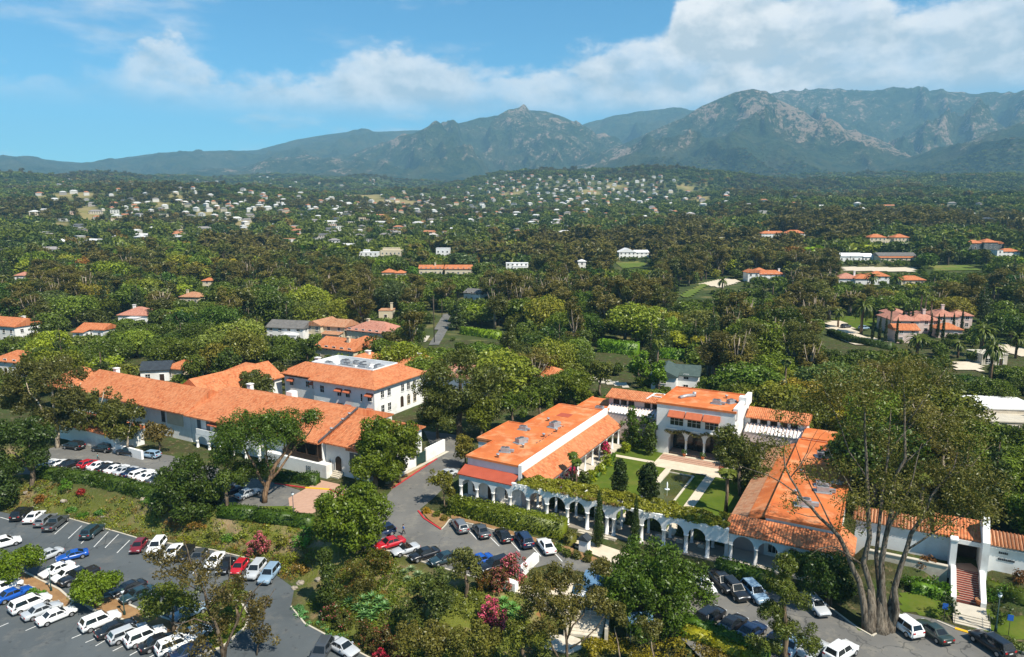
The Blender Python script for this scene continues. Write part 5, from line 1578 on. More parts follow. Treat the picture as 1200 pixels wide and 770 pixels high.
H_('the cream tower house', 243, 339, 11, 0, 'narrow cream house with tile roof peeping over the trees', [(0, 1, 0, 7, 5.4, 'hip')], wall=CREAM, rz=0)
H_('the rose-roofed cottage', 25, 329, 15, 0, 'tiny rose-roofed cottage with a pale wall near the photo edge', [(0, 1, 0, 8, 3.4, 'hip', TILEPINK)], rz=0)
H_('the grey-roofed house', 334, 399, 46, 0, 'long grey-roofed house with white ground floor beside the cream gabled house', [(0, 1, 0, 10, 5.2, 'gable', GREYROOF), (.5, .9, -2.5, -.1, 2.6, 'flat', WHITEROOF)], rz=-14)
H_('the cream gabled house', 383, 398, 46, 0, 'cream house with tan tile gables and bay windows', [(0, .42, -2, 11, 6.0, 'gabley', TILEOLD), (.42, 1, 0, 10, 5.6, 'gable', TILEOLD), (.5, .95, -3, -.1, 3.0, 'shed', TILEOLD)], wall=CREAM, rz=-20)
H_('the rose-roofed lodge', 430, 402, 54, 0, 'lodge with large rose-coloured hip roof behind a brown eucalyptus', [(0, 1, 0, 13, 4.6, 'hip', TILEPINK)], chim=[(.3, 6, 8.4)], wall=CREAM)
H_('the chimney cottage', 452, 374, 16, 0, 'small buff cottage with tall square chimney near the lane', [(0, 1, 0, 8, 4.0, 'flat', TILEOLD)], chim=[(.88, 3, 7.4)], wall=CREAM, rz=0)
H_('the orange-roofed lodge', 392, 424, 52, 0, 'lodge with steep orange tile roof behind the plant-roof block', [(0, 1, 0, 12, 4.6, 'gable'), (.4, .9, 8, 18, 5.0, 'hip')], chim=[(.68, 4, 8.2)], wall=CREAM)
H_('the beige garden wall house', 633, 462, 44, 0, 'beige-walled house with red roof glimpsed behind the cedar', [(0, 1, 0, 9, 5.0, 'hip', TILE)], wall=CREAM, chim=[(.4, 4, 7.5)], prot=False)
H_('the white hilltop villa', 432, 304, 22, 0, 'white villa with pale flat roof on the far tree line', [(0, 1, 0, 12, 6.0, 'flat', WHITEROOF), (.2, .5, 2, 8, 8.0, 'flat', WHITEROOF)], rz=0)
H_('the cream flat-roofed villa', 458, 303, 24, 0, 'cream villa with colonnaded upper floor among far trees', [(0, 1, 0, 13, 7.0, 'flat', CREAM), (.1, .9, 2, 9, 9.0, 'flat', CREAM)], wall=CREAM, rz=0)
H_('the white box house', 519, 301, 16, 0, 'white cubic house standing above the long orange roof', [(0, 1, 0, 10, 7.5, 'flat', WHITEROOF)], rz=0)
H_('the long orange-roofed terrace', 522, 322, 62, 0, 'very long low house with orange roof above the brown grove', [(0, .45, 0, 10, 4.6, 'gable'), (.5, 1, -3, 8, 4.6, 'gable')], chim=[(.3, 4, 8.6)], wall=CREAM, rz=0)
H_('the twin orange roofs', 461, 325, 27, 0, 'pair of small orange hip roofs just above the brown grove', [(0, .55, 0, 9, 3.6, 'hip'), (.6, 1, -3, 6, 3.4, 'hip')], wall=CREAM, rz=0)
H_('the white flat house', 606, 317, 26, 0, 'white flat-roofed house with ribbon window in the middle wood', [(0, 1, 0, 10, 5.4, 'flat', WHITEROOF), (.3, .95, -3, -.1, 3.4, 'flat', WHITEROOF)], rz=0)
H_('the lane-end house', 553, 353, 20, 0, 'grey-roofed house with white gable at the far end of the lane', [(0, 1, 0, 9, 4.6, 'gable', GREYROOF)], rz=-35)
H_('the white farmhouse', 743, 303, 36, 0, 'white two-storey farmhouse with pale roof below tall eucalyptus', [(0, .55, 0, 8, 5.8, 'gabley', WHITEROOF), (.55, 1, 1, 9, 5.4, 'gable', WHITEROOF)], rz=10)
H_('the white garden folly', 682, 316, 9, 0, 'slender white folly house between the grove and the farmhouse', [(0, 1, 0, 5, 6.5, 'hip', WHITEROOF)], rz=0)
H_('the ridge villa', 917, 279, 50, 0, 'long white villa with bright orange roofs high on the slope', [(0, .6, 0, 10, 4.8, 'hip'), (.55, 1, -3, 9, 5.4, 'hip')], chim=[(.2, 5, 8)], rz=0)
H_('the two-gabled villa', 897, 330, 44, 0, 'white villa with orange roof and rounded gable below the vineyard slope', [(.0, .3, -2, 8, 6.2, 'gabley'), (.28, 1, 0, 9, 5.0, 'hip'), (.3, .55, 5, 11, 7.2, 'hip')], chim=[(.9, 4, 8.2)], rz=0)
H_('the twin-winged villa', 1042, 286, 46, 0, 'cream villa with two orange-roofed wings joined by an arched court', [(0, .42, 0, 12, 6.4, 'hip'), (.62, 1, 0, 12, 6.4, 'hip'), (.4, .64, 3, 10, 4.0, 'flat', CREAM)], wall=CREAM, rz=0)
H_('the glasshouse', 1003, 306, 40, 0, 'white glasshouse range standing above the estate terrace', [(0, .32, 0, 10, 4.0, 'gable', WHITEROOF), (.34, .68, 0, 10, 4.0, 'gable', WHITEROOF), (.72, 1, 0, 10, 3.6, 'gable', WHITEROOF)], cat='greenhouse', name='greenhouse', rz=0)
H_('the orange pool house', 1051, 306, 44, 0, 'pool house with striped orange and grey roof beside the glasshouse', [(0, 1, 0, 10, 4.2, 'gable', GREYROOF), (0, 1, -3.5, -.1, 3.0, 'shed')], wall=CREAM, rz=0)
H_('the palm-court estate', 1012, 334, 58, 0, 'sprawling house with orange and pink roofs behind two big date palms', [(0, .42, 0, 12, 4.0, 'hip', TILEPINK), (.3, .62, -4, 8, 4.4, 'hip'), (.62, 1, 2, 13, 5.6, 'hip')], chim=[(.35, 4, 8)], rz=-8)
H_('the orange garage', 1070, 334, 28, 0, 'low orange-roofed garage right of the two big date palms', [(0, 1, 0, 9, 3.2, 'hip')], wall=CREAM, rz=0)
H_('the rose-tiled mansion', 1075, 392, 56, 0, 'mansion with broad rose-tiled roofs behind a row of thin cypresses', [(0, .5, 0, 16, 5.8, 'hip', TILEPINK), (.45, 1, 3, 18, 5.6, 'hip', TILEPINK), (.2, .6, 12, 24, 6.6, 'hip', TILEPINK)], chim=[(.75, 7, 9.6)], wall=PINKST, rz=-6)
H_('the mansion wing', 1119, 386, 44, 0, 'right wing of the mansion group with three rose hips and white chimney', [(0, .55, 0, 12, 5.6, 'hip', TILEPINK), (.5, 1, 4, 14, 5.6, 'hip', TILEPINK)], chim=[(.3, 6, 9.8)], wall=PINKST, rz=-10)
H_('the pink gatehouse', 1062, 402, 26, 0, 'pink gatehouse with small orange roof in front of the mansion', [(0, 1, 0, 8, 5.2, 'gable')], wall=PINKST, rz=-4)
H_('the brick-doored garage', 1112, 396, 26, 0, 'orange-roofed garage with brown door in front of the mansion', [(0, 1, 0, 8, 3.6, 'hip')], wall=PINKST, rz=-14)
H_('the blue-grey villa', 1156, 292, 44, 0, 'blue-grey walled villa under three orange roofs on the upper slope', [(0, .4, 0, 10, 5.4, 'hip'), (.38, .75, -2, 10, 6.2, 'hip'), (.76, 1, 2, 10, 5.0, 'gabley')], wall=SHUT, rz=0)
H_('the edge villa', 1184, 302, 34, 0, 'white villa with small orange roof below the blue-grey villa', [(.2, .8, 0, 9, 5.0, 'hip'), (0, .2, -1, 7, 6.0, 'flat', GREYROOF)], rz=0)
H_('the dark slate house', 1155, 262, 18, 0, 'dark slate house with pale windows in the upper wood', [(0, 1, 0, 9, 6.0, 'hip', BLUEROOF)], wall=SHUT, rz=0)
H_('the white warehouse', 1178, 500, 78, 0, 'long white flat-roofed building behind the garden wall trees', [(0, 1, 0, 12, 4.2, 'flat', WHITEROOF), (0, .8, -7, -.1, 3.0, 'flat', CONC)], wall=STONE, rz=-8)
H_('the green-gabled house', 788, 462, 44, 0, 'house with dark green shingle gable and white wall behind the garden house', [(0, .6, -4, 9, 6.0, 'gabley', GREENROOF), (.5, 1.1, 3, 12, 5.0, 'gable', GREENROOF)], rz=-18)
H_('the green-roofed bungalow', 918, 482, 60, 0, 'bungalow with dark green roof behind the orange back wing', [(0, 1, 0, 11, 4.6, 'gable', GREENROOF)], rz=-8, prot=False)
H_('the slate-roofed shed', 182, 447, 30, 0, 'slate-roofed shed in the trees behind the long range', [(0, 1, 0, 8, 3.6, 'gable', BLUEROOF)], rz=12)
H_('the left edge tiled house', 8, 440, 44, 0, 'orange-roofed house at the far left edge behind the eucalyptus', [(0, 1, 0, 10, 4.6, 'hip')], rz=-20)
H_('the small low tiled roof', 205, 446, 26, 0, 'small tile roof with yellow shrub beside the slate-roofed shed', [(0, 1, 0, 8, 3.8, 'hip')], wall=CREAM, rz=-20)
H_('the white court house', 1165, 428, 30, 0, 'low white house with arched garage among the right-hand palms', [(0, 1, 0, 8, 3.6, 'flat', CONC)], wall=STONE, rz=0)

# open ground between the trees: lawns, drives, banks, the lane
def open_patch(name, pts, mat, off=.3, step=5.0, keep=True, extra=0):
    poly = [gp(x, y)[:2] for x, y in pts]
    o = drape(name, poly, mat, off, step)
    xs = [p_[0] for p_ in pts]; ys = [p_[1] for p_ in pts]
    if keep: protect(min(xs), max(xs), min(ys) - extra, max(ys) - 1, depth(*gp(sum(xs) / len(xs), sum(ys) / len(ys)))); OPEN.append(poly)
    return o
OPEN = []
open_patch('lane', [(500, 404), (508, 392), (516, 378), (520, 368), (527, 368), (527, 378), (521, 392), (513, 406)], ASPHALT2, .25, 2.0)
open_patch('drive', [(474, 396), (500, 392), (506, 397), (498, 401), (478, 399)], CONC, .2, 2.0, False)
open_patch('lawn', [(850, 308), (880, 302), (925, 299), (935, 304), (900, 309), (865, 312)], LAWNY, .4, 4.0, False)
open_patch('lawn', [(722, 308), (755, 306), (758, 312), (730, 315)], LAWNY, .3, 3.0)
open_patch('terrace_bank', [(730, 318), (770, 316), (764, 324), (735, 325)], SOIL, .3, 3.0, False)
open_patch('bank', [(796, 346), (812, 338), (824, 332), (832, 334), (822, 341), (806, 350)], LAWNY, .4, 3.0)
open_patch('drive', [(818, 333), (852, 326), (870, 330), (845, 338)], PALEPAVE, .35, 2.5)
open_patch('lawn', [(974, 372), (1020, 370), (1040, 384), (990, 386)], LAWN, .3, 3.0)
open_patch('drive', [(968, 378), (985, 376), (1012, 394), (1045, 402), (1040, 408), (1000, 404), (972, 392)], PALEPAVE, .35, 2.5)
open_patch('lawn', [(1088, 312), (1140, 311), (1150, 317), (1095, 318)], LAWNY, .4, 3.0)
open_patch('terrace', [(985, 313), (1075, 314), (1072, 319), (990, 318)], PALEPAVE, .4, 3.0)
open_patch('bank', [(985, 346), (1060, 340), (1088, 343), (1050, 350), (1000, 350)], LAWNY, .4, 3.0, False)
open_patch('drive', [(1168, 402), (1200, 410), (1240, 420), (1240, 426), (1195, 418), (1166, 408)], PALEPAVE, .3, 2.0)
open_patch('court', [(1116, 424), (1150, 426), (1152, 436), (1120, 434)], PALEPAVE, .3, 2.0)
open_patch('vineyard', [(815, 291), (860, 286), (910, 289), (880, 294), (835, 295)], LAWNY, .4, 4.0, False)
open_patch('garden_path', [(690, 440), (716, 446), (740, 450), (736, 455), (700, 450)], CONC, .2, 2.0)
open_patch('meadow', [(700, 298), (716, 292), (780, 290), (770, 297)], MULCH, .4, 4.0, False)

def hd(label, pts, w_, h_, col, **k):
    return hedge(label, GP2(pts), w_, h_, col, **k)
GREENH = (.060, .100, .016); BRIGHTH = (.15, .23, .020); DARKH = (.030, .055, .012)
hd('long clipped hedge with sunlit yellow-green top before the hall arcade', [(529, 600), (662, 629)], 3.0, 2.8, (.10, .125, .018))
hd('small rounded hedge stub at the end of the long clipped hedge', [(664, 635), (672, 638)], 2.0, 1.6, (.09, .09, .03))
hd('long hedge along the top of the planted slope by the upper car park', [(46, 558), (70, 561), (110, 566), (150, 575), (190, 586)], 2.4, 1.9, (.045, .075, .016))
hd('hedge under the east hall arcade behind the black cars', [(838, 672), (870, 680), (905, 690)], 2.2, 2.2, (.045, .085, .016))
hd('low hedge beside the forecourt below the stone pine', [(258, 600), (300, 606), (345, 612), (366, 616)], 2.2, 1.5, (.04, .075, .014))
hd('dark hedge under the balcony of the long range', [(322, 561), (345, 564), (372, 568)], 1.8, 1.6, (.03, .06, .012))
hd('round-topped hedge left of the entrance steps', [(356, 566), (373, 567)], 2.2, 2.0, (.04, .075, .016))
hd('hedge lining the lower edge of the right-hand car park', [(800, 732), (830, 744), (870, 762), (900, 775)], 1.8, 1.4, (.05, .10, .015))
hd('yellow-flecked hedge below the car park hedge', [(800, 744), (830, 754), (870, 772), (900, 790)], 1.5, 1.2, (.20, .19, .02))
hd('clipped bright green hedge wall behind the lane', [(541, 391), (586, 397)], 3.0, 3.0, BRIGHTH, leaf=.6, dens=5)
hd('long clipped hedge wall with bright top in the wood', [(702, 412), (748, 416)], 4.0, 4.6, (.10, .19, .02), leaf=.6, dens=5)
hd('second stretch of clipped hedge wall right of the long one', [(772, 419), (802, 421)], 3.0, 3.4, (.10, .19, .02), leaf=.6, dens=5)
hd('hedge hiding the drive in front of the mansion', [(972, 392), (1000, 402), (1045, 410)], 3.0, 2.6, (.035, .06, .015), leaf=.5, dens=6)
hd('dark clipped hedge before the white warehouse', [(1108, 452), (1160, 458)], 3.0, 3.4, (.035, .07, .014), leaf=.5, dens=6)
hd('low garden hedge along the left lawn edge', [(700, 560), (720, 534)], .8, .7, (.06, .12, .016))
hd('low hedge beside the palms by the stairs wall', [(1066, 690), (1090, 694), (1114, 702)], 2.4, 1.2, (.07, .14, .02))
hd('dark low hedge right of the stairs under the garden wall', [(1150, 688), (1180, 696), (1215, 706)], 2.0, 1.0, (.06, .085, .018))
for q in PROT[-0:]: pass
protect(536, 590, 380, 398, depth(*gp(560, 394)))
protect(700, 750, 400, 424, depth(*gp(725, 414)))
protect(772, 802, 408, 420, depth(*gp(787, 419)))
sheetlawn = PXL([(1062, 690), (1112, 706), (1108, 722), (1085, 724), (1052, 716)], 1.0)
drape('lawn', [gp(x, y)[:2] for x, y in ((1048, 700), (1068, 690), (1112, 708), (1118, 722), (1098, 726), (1058, 717))], LAWN, .06, .8)
drape('lawn', [gp(x, y)[:2] for x, y in ((1148, 712), (1200, 722), (1230, 740), (1210, 755), (1150, 738))], LAWN, .06, .8)
drape('verge', [gp(x, y)[:2] for x, y in ((1004, 737), (1020, 722), (1050, 718), (1060, 722), (1024, 744))], LAWN, .06, .8)
drape('lawn', [gp(x, y)[:2] for x, y in ((305, 594), (345, 592), (345, 602), (310, 604))], LAWN, .06, .8)
drape('verge', [gp(x, y)[:2] for x, y in ((462, 574), (500, 548), (494, 542), (450, 570))], MULCH, .04, .8)

for a0, a1, lab in ((15.4, 26.9, 'dark inner hedge behind the left half of the pergola'), (28.8, 34.9, 'dark inner hedge behind the pergola at the foot of the pond'), (37.3, 44.2, 'dark inner hedge behind the right end of the pergola')):
    hedge(lab, [AB(a0, 6.6), AB(a1, 6.6)], 1.8, 2.7, (.036, .060, .016))
# vine over the pergola
rng = np.random.default_rng(77)
bl = []
for x in np.arange(11.5, 45.5, .55):
    yy = rng.uniform(1.4, 5.2)
    bl.append((x + .2, rng.uniform(.75, 1.7), 5.3, .55, .5, .25)); bl.append((x, yy, 5.2 + rng.uniform(-.05, .35), .75, .75, .35)); bl.append((x + .3, rng.uniform(1.5, 5.4), 5.2 + rng.uniform(-.05, .3), .7, .6, .32))
V_, F_ = crown_np(bl, 24000, .36, rng, up=.5)
x0, y0 = AB(0, 0)
VINE = put('vine', mesh_np('foliage', V_, F_, [LEAF]), None, (x0, y0, 0), GA, (.17, .17, .028))
tag(VINE, 'yellow-green vine sprawling over the whole pergola top', 'vine')
bl = [(x, .3 + rng.uniform(.3, .9), 5.2 + rng.uniform(0, .2), .6, .35, .2) for x in np.arange(20, 30, .8)] + [(x, 1.0 + rng.uniform(0, 1), 5.1, .6, .5, .25) for x in np.arange(14, 22, .8)]
V_, F_ = crown_np(bl, 1300, .3, rng, up=.4)
tag(put('vine', mesh_np('foliage', V_, F_, [LEAF]), None, (x0, y0, 0), GA, (.20, .13, .075)), 'dry brownish vine strands along the front of the pergola top', 'vine')
bl = []
for x in np.arange(2.4, 14.4, .55):
    bl.append((22.5 + x, 42 - .5, 5.35 + .35 * math.sin(x * 1.3) + rng.uniform(-.2, .2), .5, .35, .35))
V_, F_ = crown_np(bl, 900, .3, rng)
tag(put('vine', mesh_np('foliage', V_, F_, [LEAF]), None, (x0, y0, 0), GA, (.14, .12, .06)), 'dry vine trained above the arches of the white garden house', 'vine')
def clump(label, cat, name, center, size, n, leaf, color, seed, nb=16, rb=.6, z=None, group=None, ab=False, blossom=None):
    """an irregular shrub; blossom = (share, colour) adds flowers as a part"""
    x, y = AB(*center) if ab else gp(*center)[:2]
    zz = hz1(x, y) if z is None else z
    rg_ = np.random.default_rng(seed)
    bl = fill((0, 0, size[2] * .45), size, nb, rb, rg_, .5, -.5)
    V1, F1 = crown_np(bl, n, leaf, rg_)
    o = put(name, mesh_np('foliage', V1, F1, [LEAF]), None, (x, y, zz), 0, color)
    tag(o, label, cat, group)
    if blossom:
        b2 = [(q[0], q[1], q[2] + q[5] * .25, q[3] * 1.03, q[4] * 1.03, q[5] * 1.0) for q in bl]
        V2, F2 = crown_np(b2, int(n * blossom[0]), leaf * .85, rg_, 0.0, up=.6)
        put('blossom', mesh_np('blossom', V2, F2, [BLOOM]), o, color=blossom[1])
    return o
MAG = (.46, .02, .10)
clump('magenta bougainvillea covering the garden colonnade near its middle', 'bougainvillea', 'bougainvillea', (14.3, 17), (1.2, 4.0, 2.6), 900, .35, (.06, .09, .02), 1, ab=True, z=.6, blossom=(1.3, MAG))
clump('magenta bougainvillea at the far end of the garden colonnade', 'bougainvillea', 'bougainvillea', (14.2, 33.5), (1.2, 4.6, 2.6), 900, .35, (.06, .09, .02), 2, ab=True, z=.6, blossom=(1.5, MAG))
clump('magenta bougainvillea on the left end of the garden colonnade, thinly flowered', 'bougainvillea', 'bougainvillea', (14.6, 10.5), (1.0, 2.2, 2.4), 500, .35, (.09, .09, .03), 3, ab=True, z=.5, blossom=(.5, MAG))
YG = (.21, .25, .018)
for i, (q, lab) in enumerate([((16.8, 24.5), 'yellow-green broad-leaved shrub at the corner of the colonnade'), ((16.6, 28.5), 'tall yellow-green shrub between the two bougainvilleas'), ((16.6, 20.5), 'smaller yellow-green shrub before the middle bougainvillea'), ((17, 38.8), 'yellow-green shrub at the head of the left lawn')]):
    clump(lab, 'shrub', 'shrub', q, (1.5, 1.5, 1.9 if i != 1 else 2.5), 420, .42, YG, 10 + i, ab=True)
for i, (q, s, c, lab) in enumerate([((16.5, 12), (2.2, 2.6, 3.2), (.045, .07, .02), 'dark bird-of-paradise clump below the twin garden palms'), ((17.3, 16), (1.6, 2.2, 2.4), (.06, .085, .02), 'dark green clump in the bed left of the lawn'), ((15.6, 7.5), (1.6, 2.0, 2.4), (.05, .075, .02), 'dark green clump at the inner pergola corner'),
                                    ((20, 42.5), (3.6, 3.0, 6.2), (.065, .105, .018), 'tall glossy banana-like thicket in the corner beside the garden house'), ((16.4, 43.5), (2.4, 2.4, 7.0), (.07, .12, .02), 'tallest glossy thicket against the loggia wall'), ((22.0, 39.5), (1.2, 1.2, 5.2), (.05, .075, .02), 'narrow climbing shrub on the left corner of the garden house'), ((38.5, 41), (3, 3, 5.5), (.055, .08, .022), 'shaded shrubbery right of the garden house arches'), ((42.5, 30), (1.8, 6, 3.2), (.045, .07, .018), 'long shaded shrubbery along the right lawn')]):
    clump(lab, 'shrub', 'shrub', q, s, 1100 if s[2] > 4 else 600, .5, c, 30 + i, ab=True, nb=26, rb=.85)

# ------------------------------------------------------------------ trees and shrubs round the estate
ct = custom_tree
OLIVE = (.062, .088, .020); EUC = (.098, .092, .032); DARK = (.036, .058, .016); FIC = (.088, .125, .016); PINEC = (.058, .095, .018); GREYG = (.075, .092, .044)
ct('stone_pine', 'umbrella pine with leaning forked trunk in front of the long tiled range', (310, 589),
   [[(310, 589, 0, .75), (314, 566, 0, .62), (322, 546, 0, .46), (338, 520, 0, .30), (356, 500, 0, .12)], [(313, 572, 0, .45), (300, 548, -.5, .32), (286, 522, -1, .2), (268, 508, -1, .08)], [(314, 566, 0, .35), (338, 535, .5, .26), (362, 508, .5, .16), (368, 494, .5, .08)], [(318, 554, 0, .3), (312, 525, 1, .2), (305, 505, 1, .08)]],
   [(304, 503, 60, 23, 74, 0), (278, 516, 36, 20, 32, -1), (340, 512, 22, 12, 12, .5), (330, 497, 32, 15, 22, 0), (365, 491, 14, 10, 11, .5), (264, 534, 20, 12, 14, -2), (306, 548, 22, 11, 12, 2), (282, 552, 18, 11, 10, 1)], .42, 7500, PINEC, (.19, .125, .08), 1.5, 101, thick=.7, cover=1.9, aspect=.42, up=.4)
ct('pine_tree', 'dense dark evergreen mass at the end of the long slope hedge', (216, 606), [[(216, 606, 0, .5), (216, 570, 0, .35), (214, 545, 0, .1)]],
   [(222, 558, 36, 28, 30, 0), (203, 578, 26, 28, 20, -1), (240, 580, 22, 18, 12, 1), (228, 598, 26, 14, 10, -1)], .42, 6000, (.045, .072, .018), rb=1.3, seed=102)
ct('pine_tree', 'rounded pine heads between the evergreen mass and the umbrella pine', (266, 600), [[(266, 600, 0, .35), (264, 570, 0, .2), (262, 556, 0, .08)]], [(262, 562, 17, 14, 12, 0), (282, 560, 12, 10, 7, 1), (250, 578, 12, 12, 7, 0)], .38, 2300, (.058, .085, .02), rb=1.0, seed=103)
ct('pine_tree', 'dark spreading pine at the left photo edge beside the upper car park', (36, 572), [[(36, 572, 0, .5), (38, 545, 0, .4), (34, 515, 0, .15)], [(37, 552, 0, .3), (15, 530, 0, .15)]],
   [(24, 512, 38, 24, 34, 0), (8, 545, 26, 26, 20, -1), (44, 535, 20, 18, 12, 1), (4, 580, 22, 20, 14, -2)], .42, 6500, (.038, .062, .018), rb=1.3, seed=104)
ct('eucalyptus_tree', 'tall smoky eucalyptus left of the long range with bare pale trunk', (67, 525), [[(67, 525, 0, .5), (66, 496, 0, .42), (62, 465, 0, .2), (58, 435, 0, .08)], [(66, 500, 0, .25), (84, 470, .5, .15), (95, 448, .5, .06)], [(66, 502, 0, .25), (44, 470, 0, .15), (30, 445, 0, .06)]],
   [(52, 442, 48, 28, 44, 0), (24, 470, 32, 24, 24, 1), (84, 466, 26, 26, 24, -1), (60, 490, 34, 18, 20, 0)], .45, 6500, (.082, .080, .036), (.42, .36, .28), 1.35, 105, up=-.1, aspect=.5)
ct('eucalyptus_tree', 'slender twin-stemmed eucalyptus before the low front wing', (113, 524), [[(113, 524, 0, .36), (111, 500, 0, .3), (116, 478, 0, .15), (122, 458, 0, .06)], [(112, 505, 0, .2), (98, 480, 0, .12), (90, 464, 0, .05)], [(112, 504, 0, .2), (132, 484, .5, .1)]],
   [(112, 474, 34, 22, 32, 0), (102, 496, 26, 16, 16, 0), (136, 482, 20, 18, 14, 1)], .42, 3400, (.085, .088, .032), (.36, .32, .26), 1.05, 106, up=-.1, aspect=.5)
ct('eucalyptus_tree', 'small thin eucalyptus right of the twin-stemmed one', (150, 532), [[(150, 532, 0, .26), (150, 510, 0, .2), (154, 484, 0, .06)]], [(152, 482, 20, 18, 16, 0), (150, 504, 22, 13, 14, 0)], .4, 1300, (.085, .088, .03), (.36, .32, .26), .9, 107)
ct('eucalyptus_tree', 'bushy eucalyptus between the two thin ones before the front wing', (134, 529), [[(134, 529, 0, .3), (134, 505, 0, .2), (132, 480, 0, .06)]], [(132, 492, 22, 18, 22, 0), (140, 508, 20, 13, 14, 0)], .42, 2400, (.085, .09, .03), (.3, .26, .2), 1.0, 180)
ct('broadleaf_tree', 'small round russet-tinged tree beside the balcony of the long range', (185, 533), [[(185, 533, 0, .25), (184, 512, 0, .12)]], [(183, 506, 19, 14, 18, 0)], .38, 2200, (.10, .072, .030), rb=.95, seed=108)
ct('ficus_tree', 'big dense fig tree standing where the road meets the forecourt', (414, 644), [[(414, 644, 0, .7), (413, 612, 0, .4), (412, 590, 0, .1)]], [(412, 602, 50, 35, 62, 0), (396, 620, 30, 22, 18, -2), (428, 585, 30, 22, 18, 1), (420, 625, 34, 14, 12, -1)], .42, 9500, FIC, rb=1.3, seed=109, cover=1.3)
ct('ficus_tree', 'tall dense fig tree against the cross wing of the long range', (440, 572), [[(440, 572, 0, .5), (440, 545, 0, .35), (438, 515, 0, .1)]], [(441, 520, 27, 33, 50, 0), (434, 548, 24, 20, 24, -1), (452, 552, 20, 16, 14, 0)], .42, 6000, (.092, .125, .016), rb=1.3, seed=110, cover=1.4)
ct('ficus_tree', 'fig tree with bare lower trunk right of the tall dense one', (468, 566), [[(468, 566, 0, .4), (468, 540, 0, .3), (470, 515, 0, .1)]], [(472, 518, 22, 30, 36, 0), (466, 544, 18, 16, 14, 0)], .42, 3600, (.10, .125, .018), rb=1.2, seed=111, cover=1.4)
ct('cedar_tree', 'huge spreading cedar with drooping layered boughs right of the plant block', (540, 516), [[(540, 516, 0, .8), (540, 475, 0, .5), (538, 425, 0, .1)], [(540, 480, 0, .3), (575, 462, 1, .12)], [(540, 470, 0, .3), (505, 455, 0, .12)]],
   [(540, 420, 24, 12, 16, 0), (522, 436, 34, 13, 20, -2), (562, 440, 36, 13, 20, 2), (508, 458, 32, 14, 18, -2), (555, 462, 46, 16, 26, 0), (528, 482, 42, 15, 22, -1), (572, 486, 28, 13, 12, 2), (502, 478, 20, 14, 10, -3)], .6, 8000, (.085, .098, .036), rb=1.6, seed=112, aspect=.45, up=-.2)
ct('cedar_tree', 'tall pointed cedar with tiered boughs behind the spreading one', (600, 460), [[(600, 460, 0, .6), (599, 420, 0, .4), (597, 378, 0, .06)]],
   [(597, 382, 8, 8, 7, 0), (596, 396, 17, 10, 12, 0), (602, 410, 22, 11, 16, 0), (596, 426, 28, 13, 20, 0), (602, 444, 31, 13, 20, 0)], .5, 4600, (.075, .088, .038), rb=1.2, seed=113, aspect=.45, up=-.1)
for i, (b, cr, c, lab) in enumerate([
    ((514, 514), [(512, 490, 32, 16, 22, 0)], (.030, .048, .014), 'dark shady evergreen below the left side of the spreading cedar'),
    ((565, 520), [(564, 488, 20, 24, 26, 0)], (.10, .115, .018), 'yellow-green tree beside the left roof bump of the hall'),
    ((606, 508), [(600, 476, 22, 18, 20, 0)], (.072, .105, .018), 'bright tree touching the rear left edge of the hall roof'),
    ((636, 497), [(632, 466, 24, 20, 24, 0)], (.085, .115, .02), 'rounded tree just above the hall roof left of its patch'),
    ((684, 480), [(676, 452, 26, 22, 26, 0)], (.105, .128, .018), 'wide yellowish tree behind the far end of the hall roof'),
    ((705, 466), [(704, 434, 15, 20, 16, 0)], (.09, .10, .03), 'loose olive tree between the hall roof and the side eave'),
    ((755, 456), [(748, 428, 18, 26, 22, 0)], (.10, .17, .02), 'bright green birch-like tree left of the green-gabled house'),
    ((775, 468), [(772, 440, 10, 20, 12, 0)], (.10, .17, .02), 'slim bright green tree right in front of the green gable')]):
    ct('broadleaf_tree', lab, b, [[(b[0], b[1], 0, .4), (cr[0][0], cr[0][1] + 10, 0, .25), (cr[0][0], cr[0][1] - 6, 0, .08)]], cr, .5, 2600, c, rb=1.3, seed=120 + i)
ct('broadleaf_tree', 'feathery olive-brown tree beside the road left of the hall', (545, 550), [[(545, 550, 0, .25), (545, 532, 0, .12)]], [(545, 527, 16, 19, 18, 0)], .36, 2200, (.14, .12, .032), rb=.9, seed=130)
ct('broadleaf_tree', 'small airy street tree on the corner bed before the hall', (521, 595), [[(521, 595, 0, .14), (520, 578, 0, .1), (515, 560, 0, .05)], [(520, 580, 0, .08), (528, 566, 0, .03)]], [(514, 563, 18, 15, 16, 0), (526, 576, 8, 7, 5, 0)], .3, 1900, (.12, .115, .028), rb=.7, seed=131)
def pcy(px, base, top, wpx, lab, col):
    x, y, z = gp(px, base); dep = depth(x, y, z)
    # height from the sight line through the tip
    hgt = CAMZ - z - math.hypot(x, y) * 0 - (y / max(1e-6, 1)) * 0
    yy = -(top - 385) / 811; den = (cP + yy * sP)
    t_ = y / den
    zt = CAMZ + t_ * (-sP + yy * cP)
    return tree('cypress', x, y, max(2, zt - z), wpx * dep / 811, col, lab, None, 0, z=z)
CY = (.040, .066, .020)
pcy(701, 641, 577, 16, 'slim pointed cypress before the pergola, the taller of two', CY)
pcy(744, 638, 583, 13, 'slim pointed cypress before the pergola right of the taller one', CY)
ct('cypress_tree', 'stout dark rounded cypress on the left lawn', (726, 590), [[(726, 590, 0, .3), (726, 560, 0, .15)]], [(726, 574, 11, 15, 20, 0), (726, 560, 12, 20, 26, 0), (726, 548, 8, 11, 12, 0)], .3, 5000, (.026, .042, .013), rb=.8, seed=136, zmin=-.95)
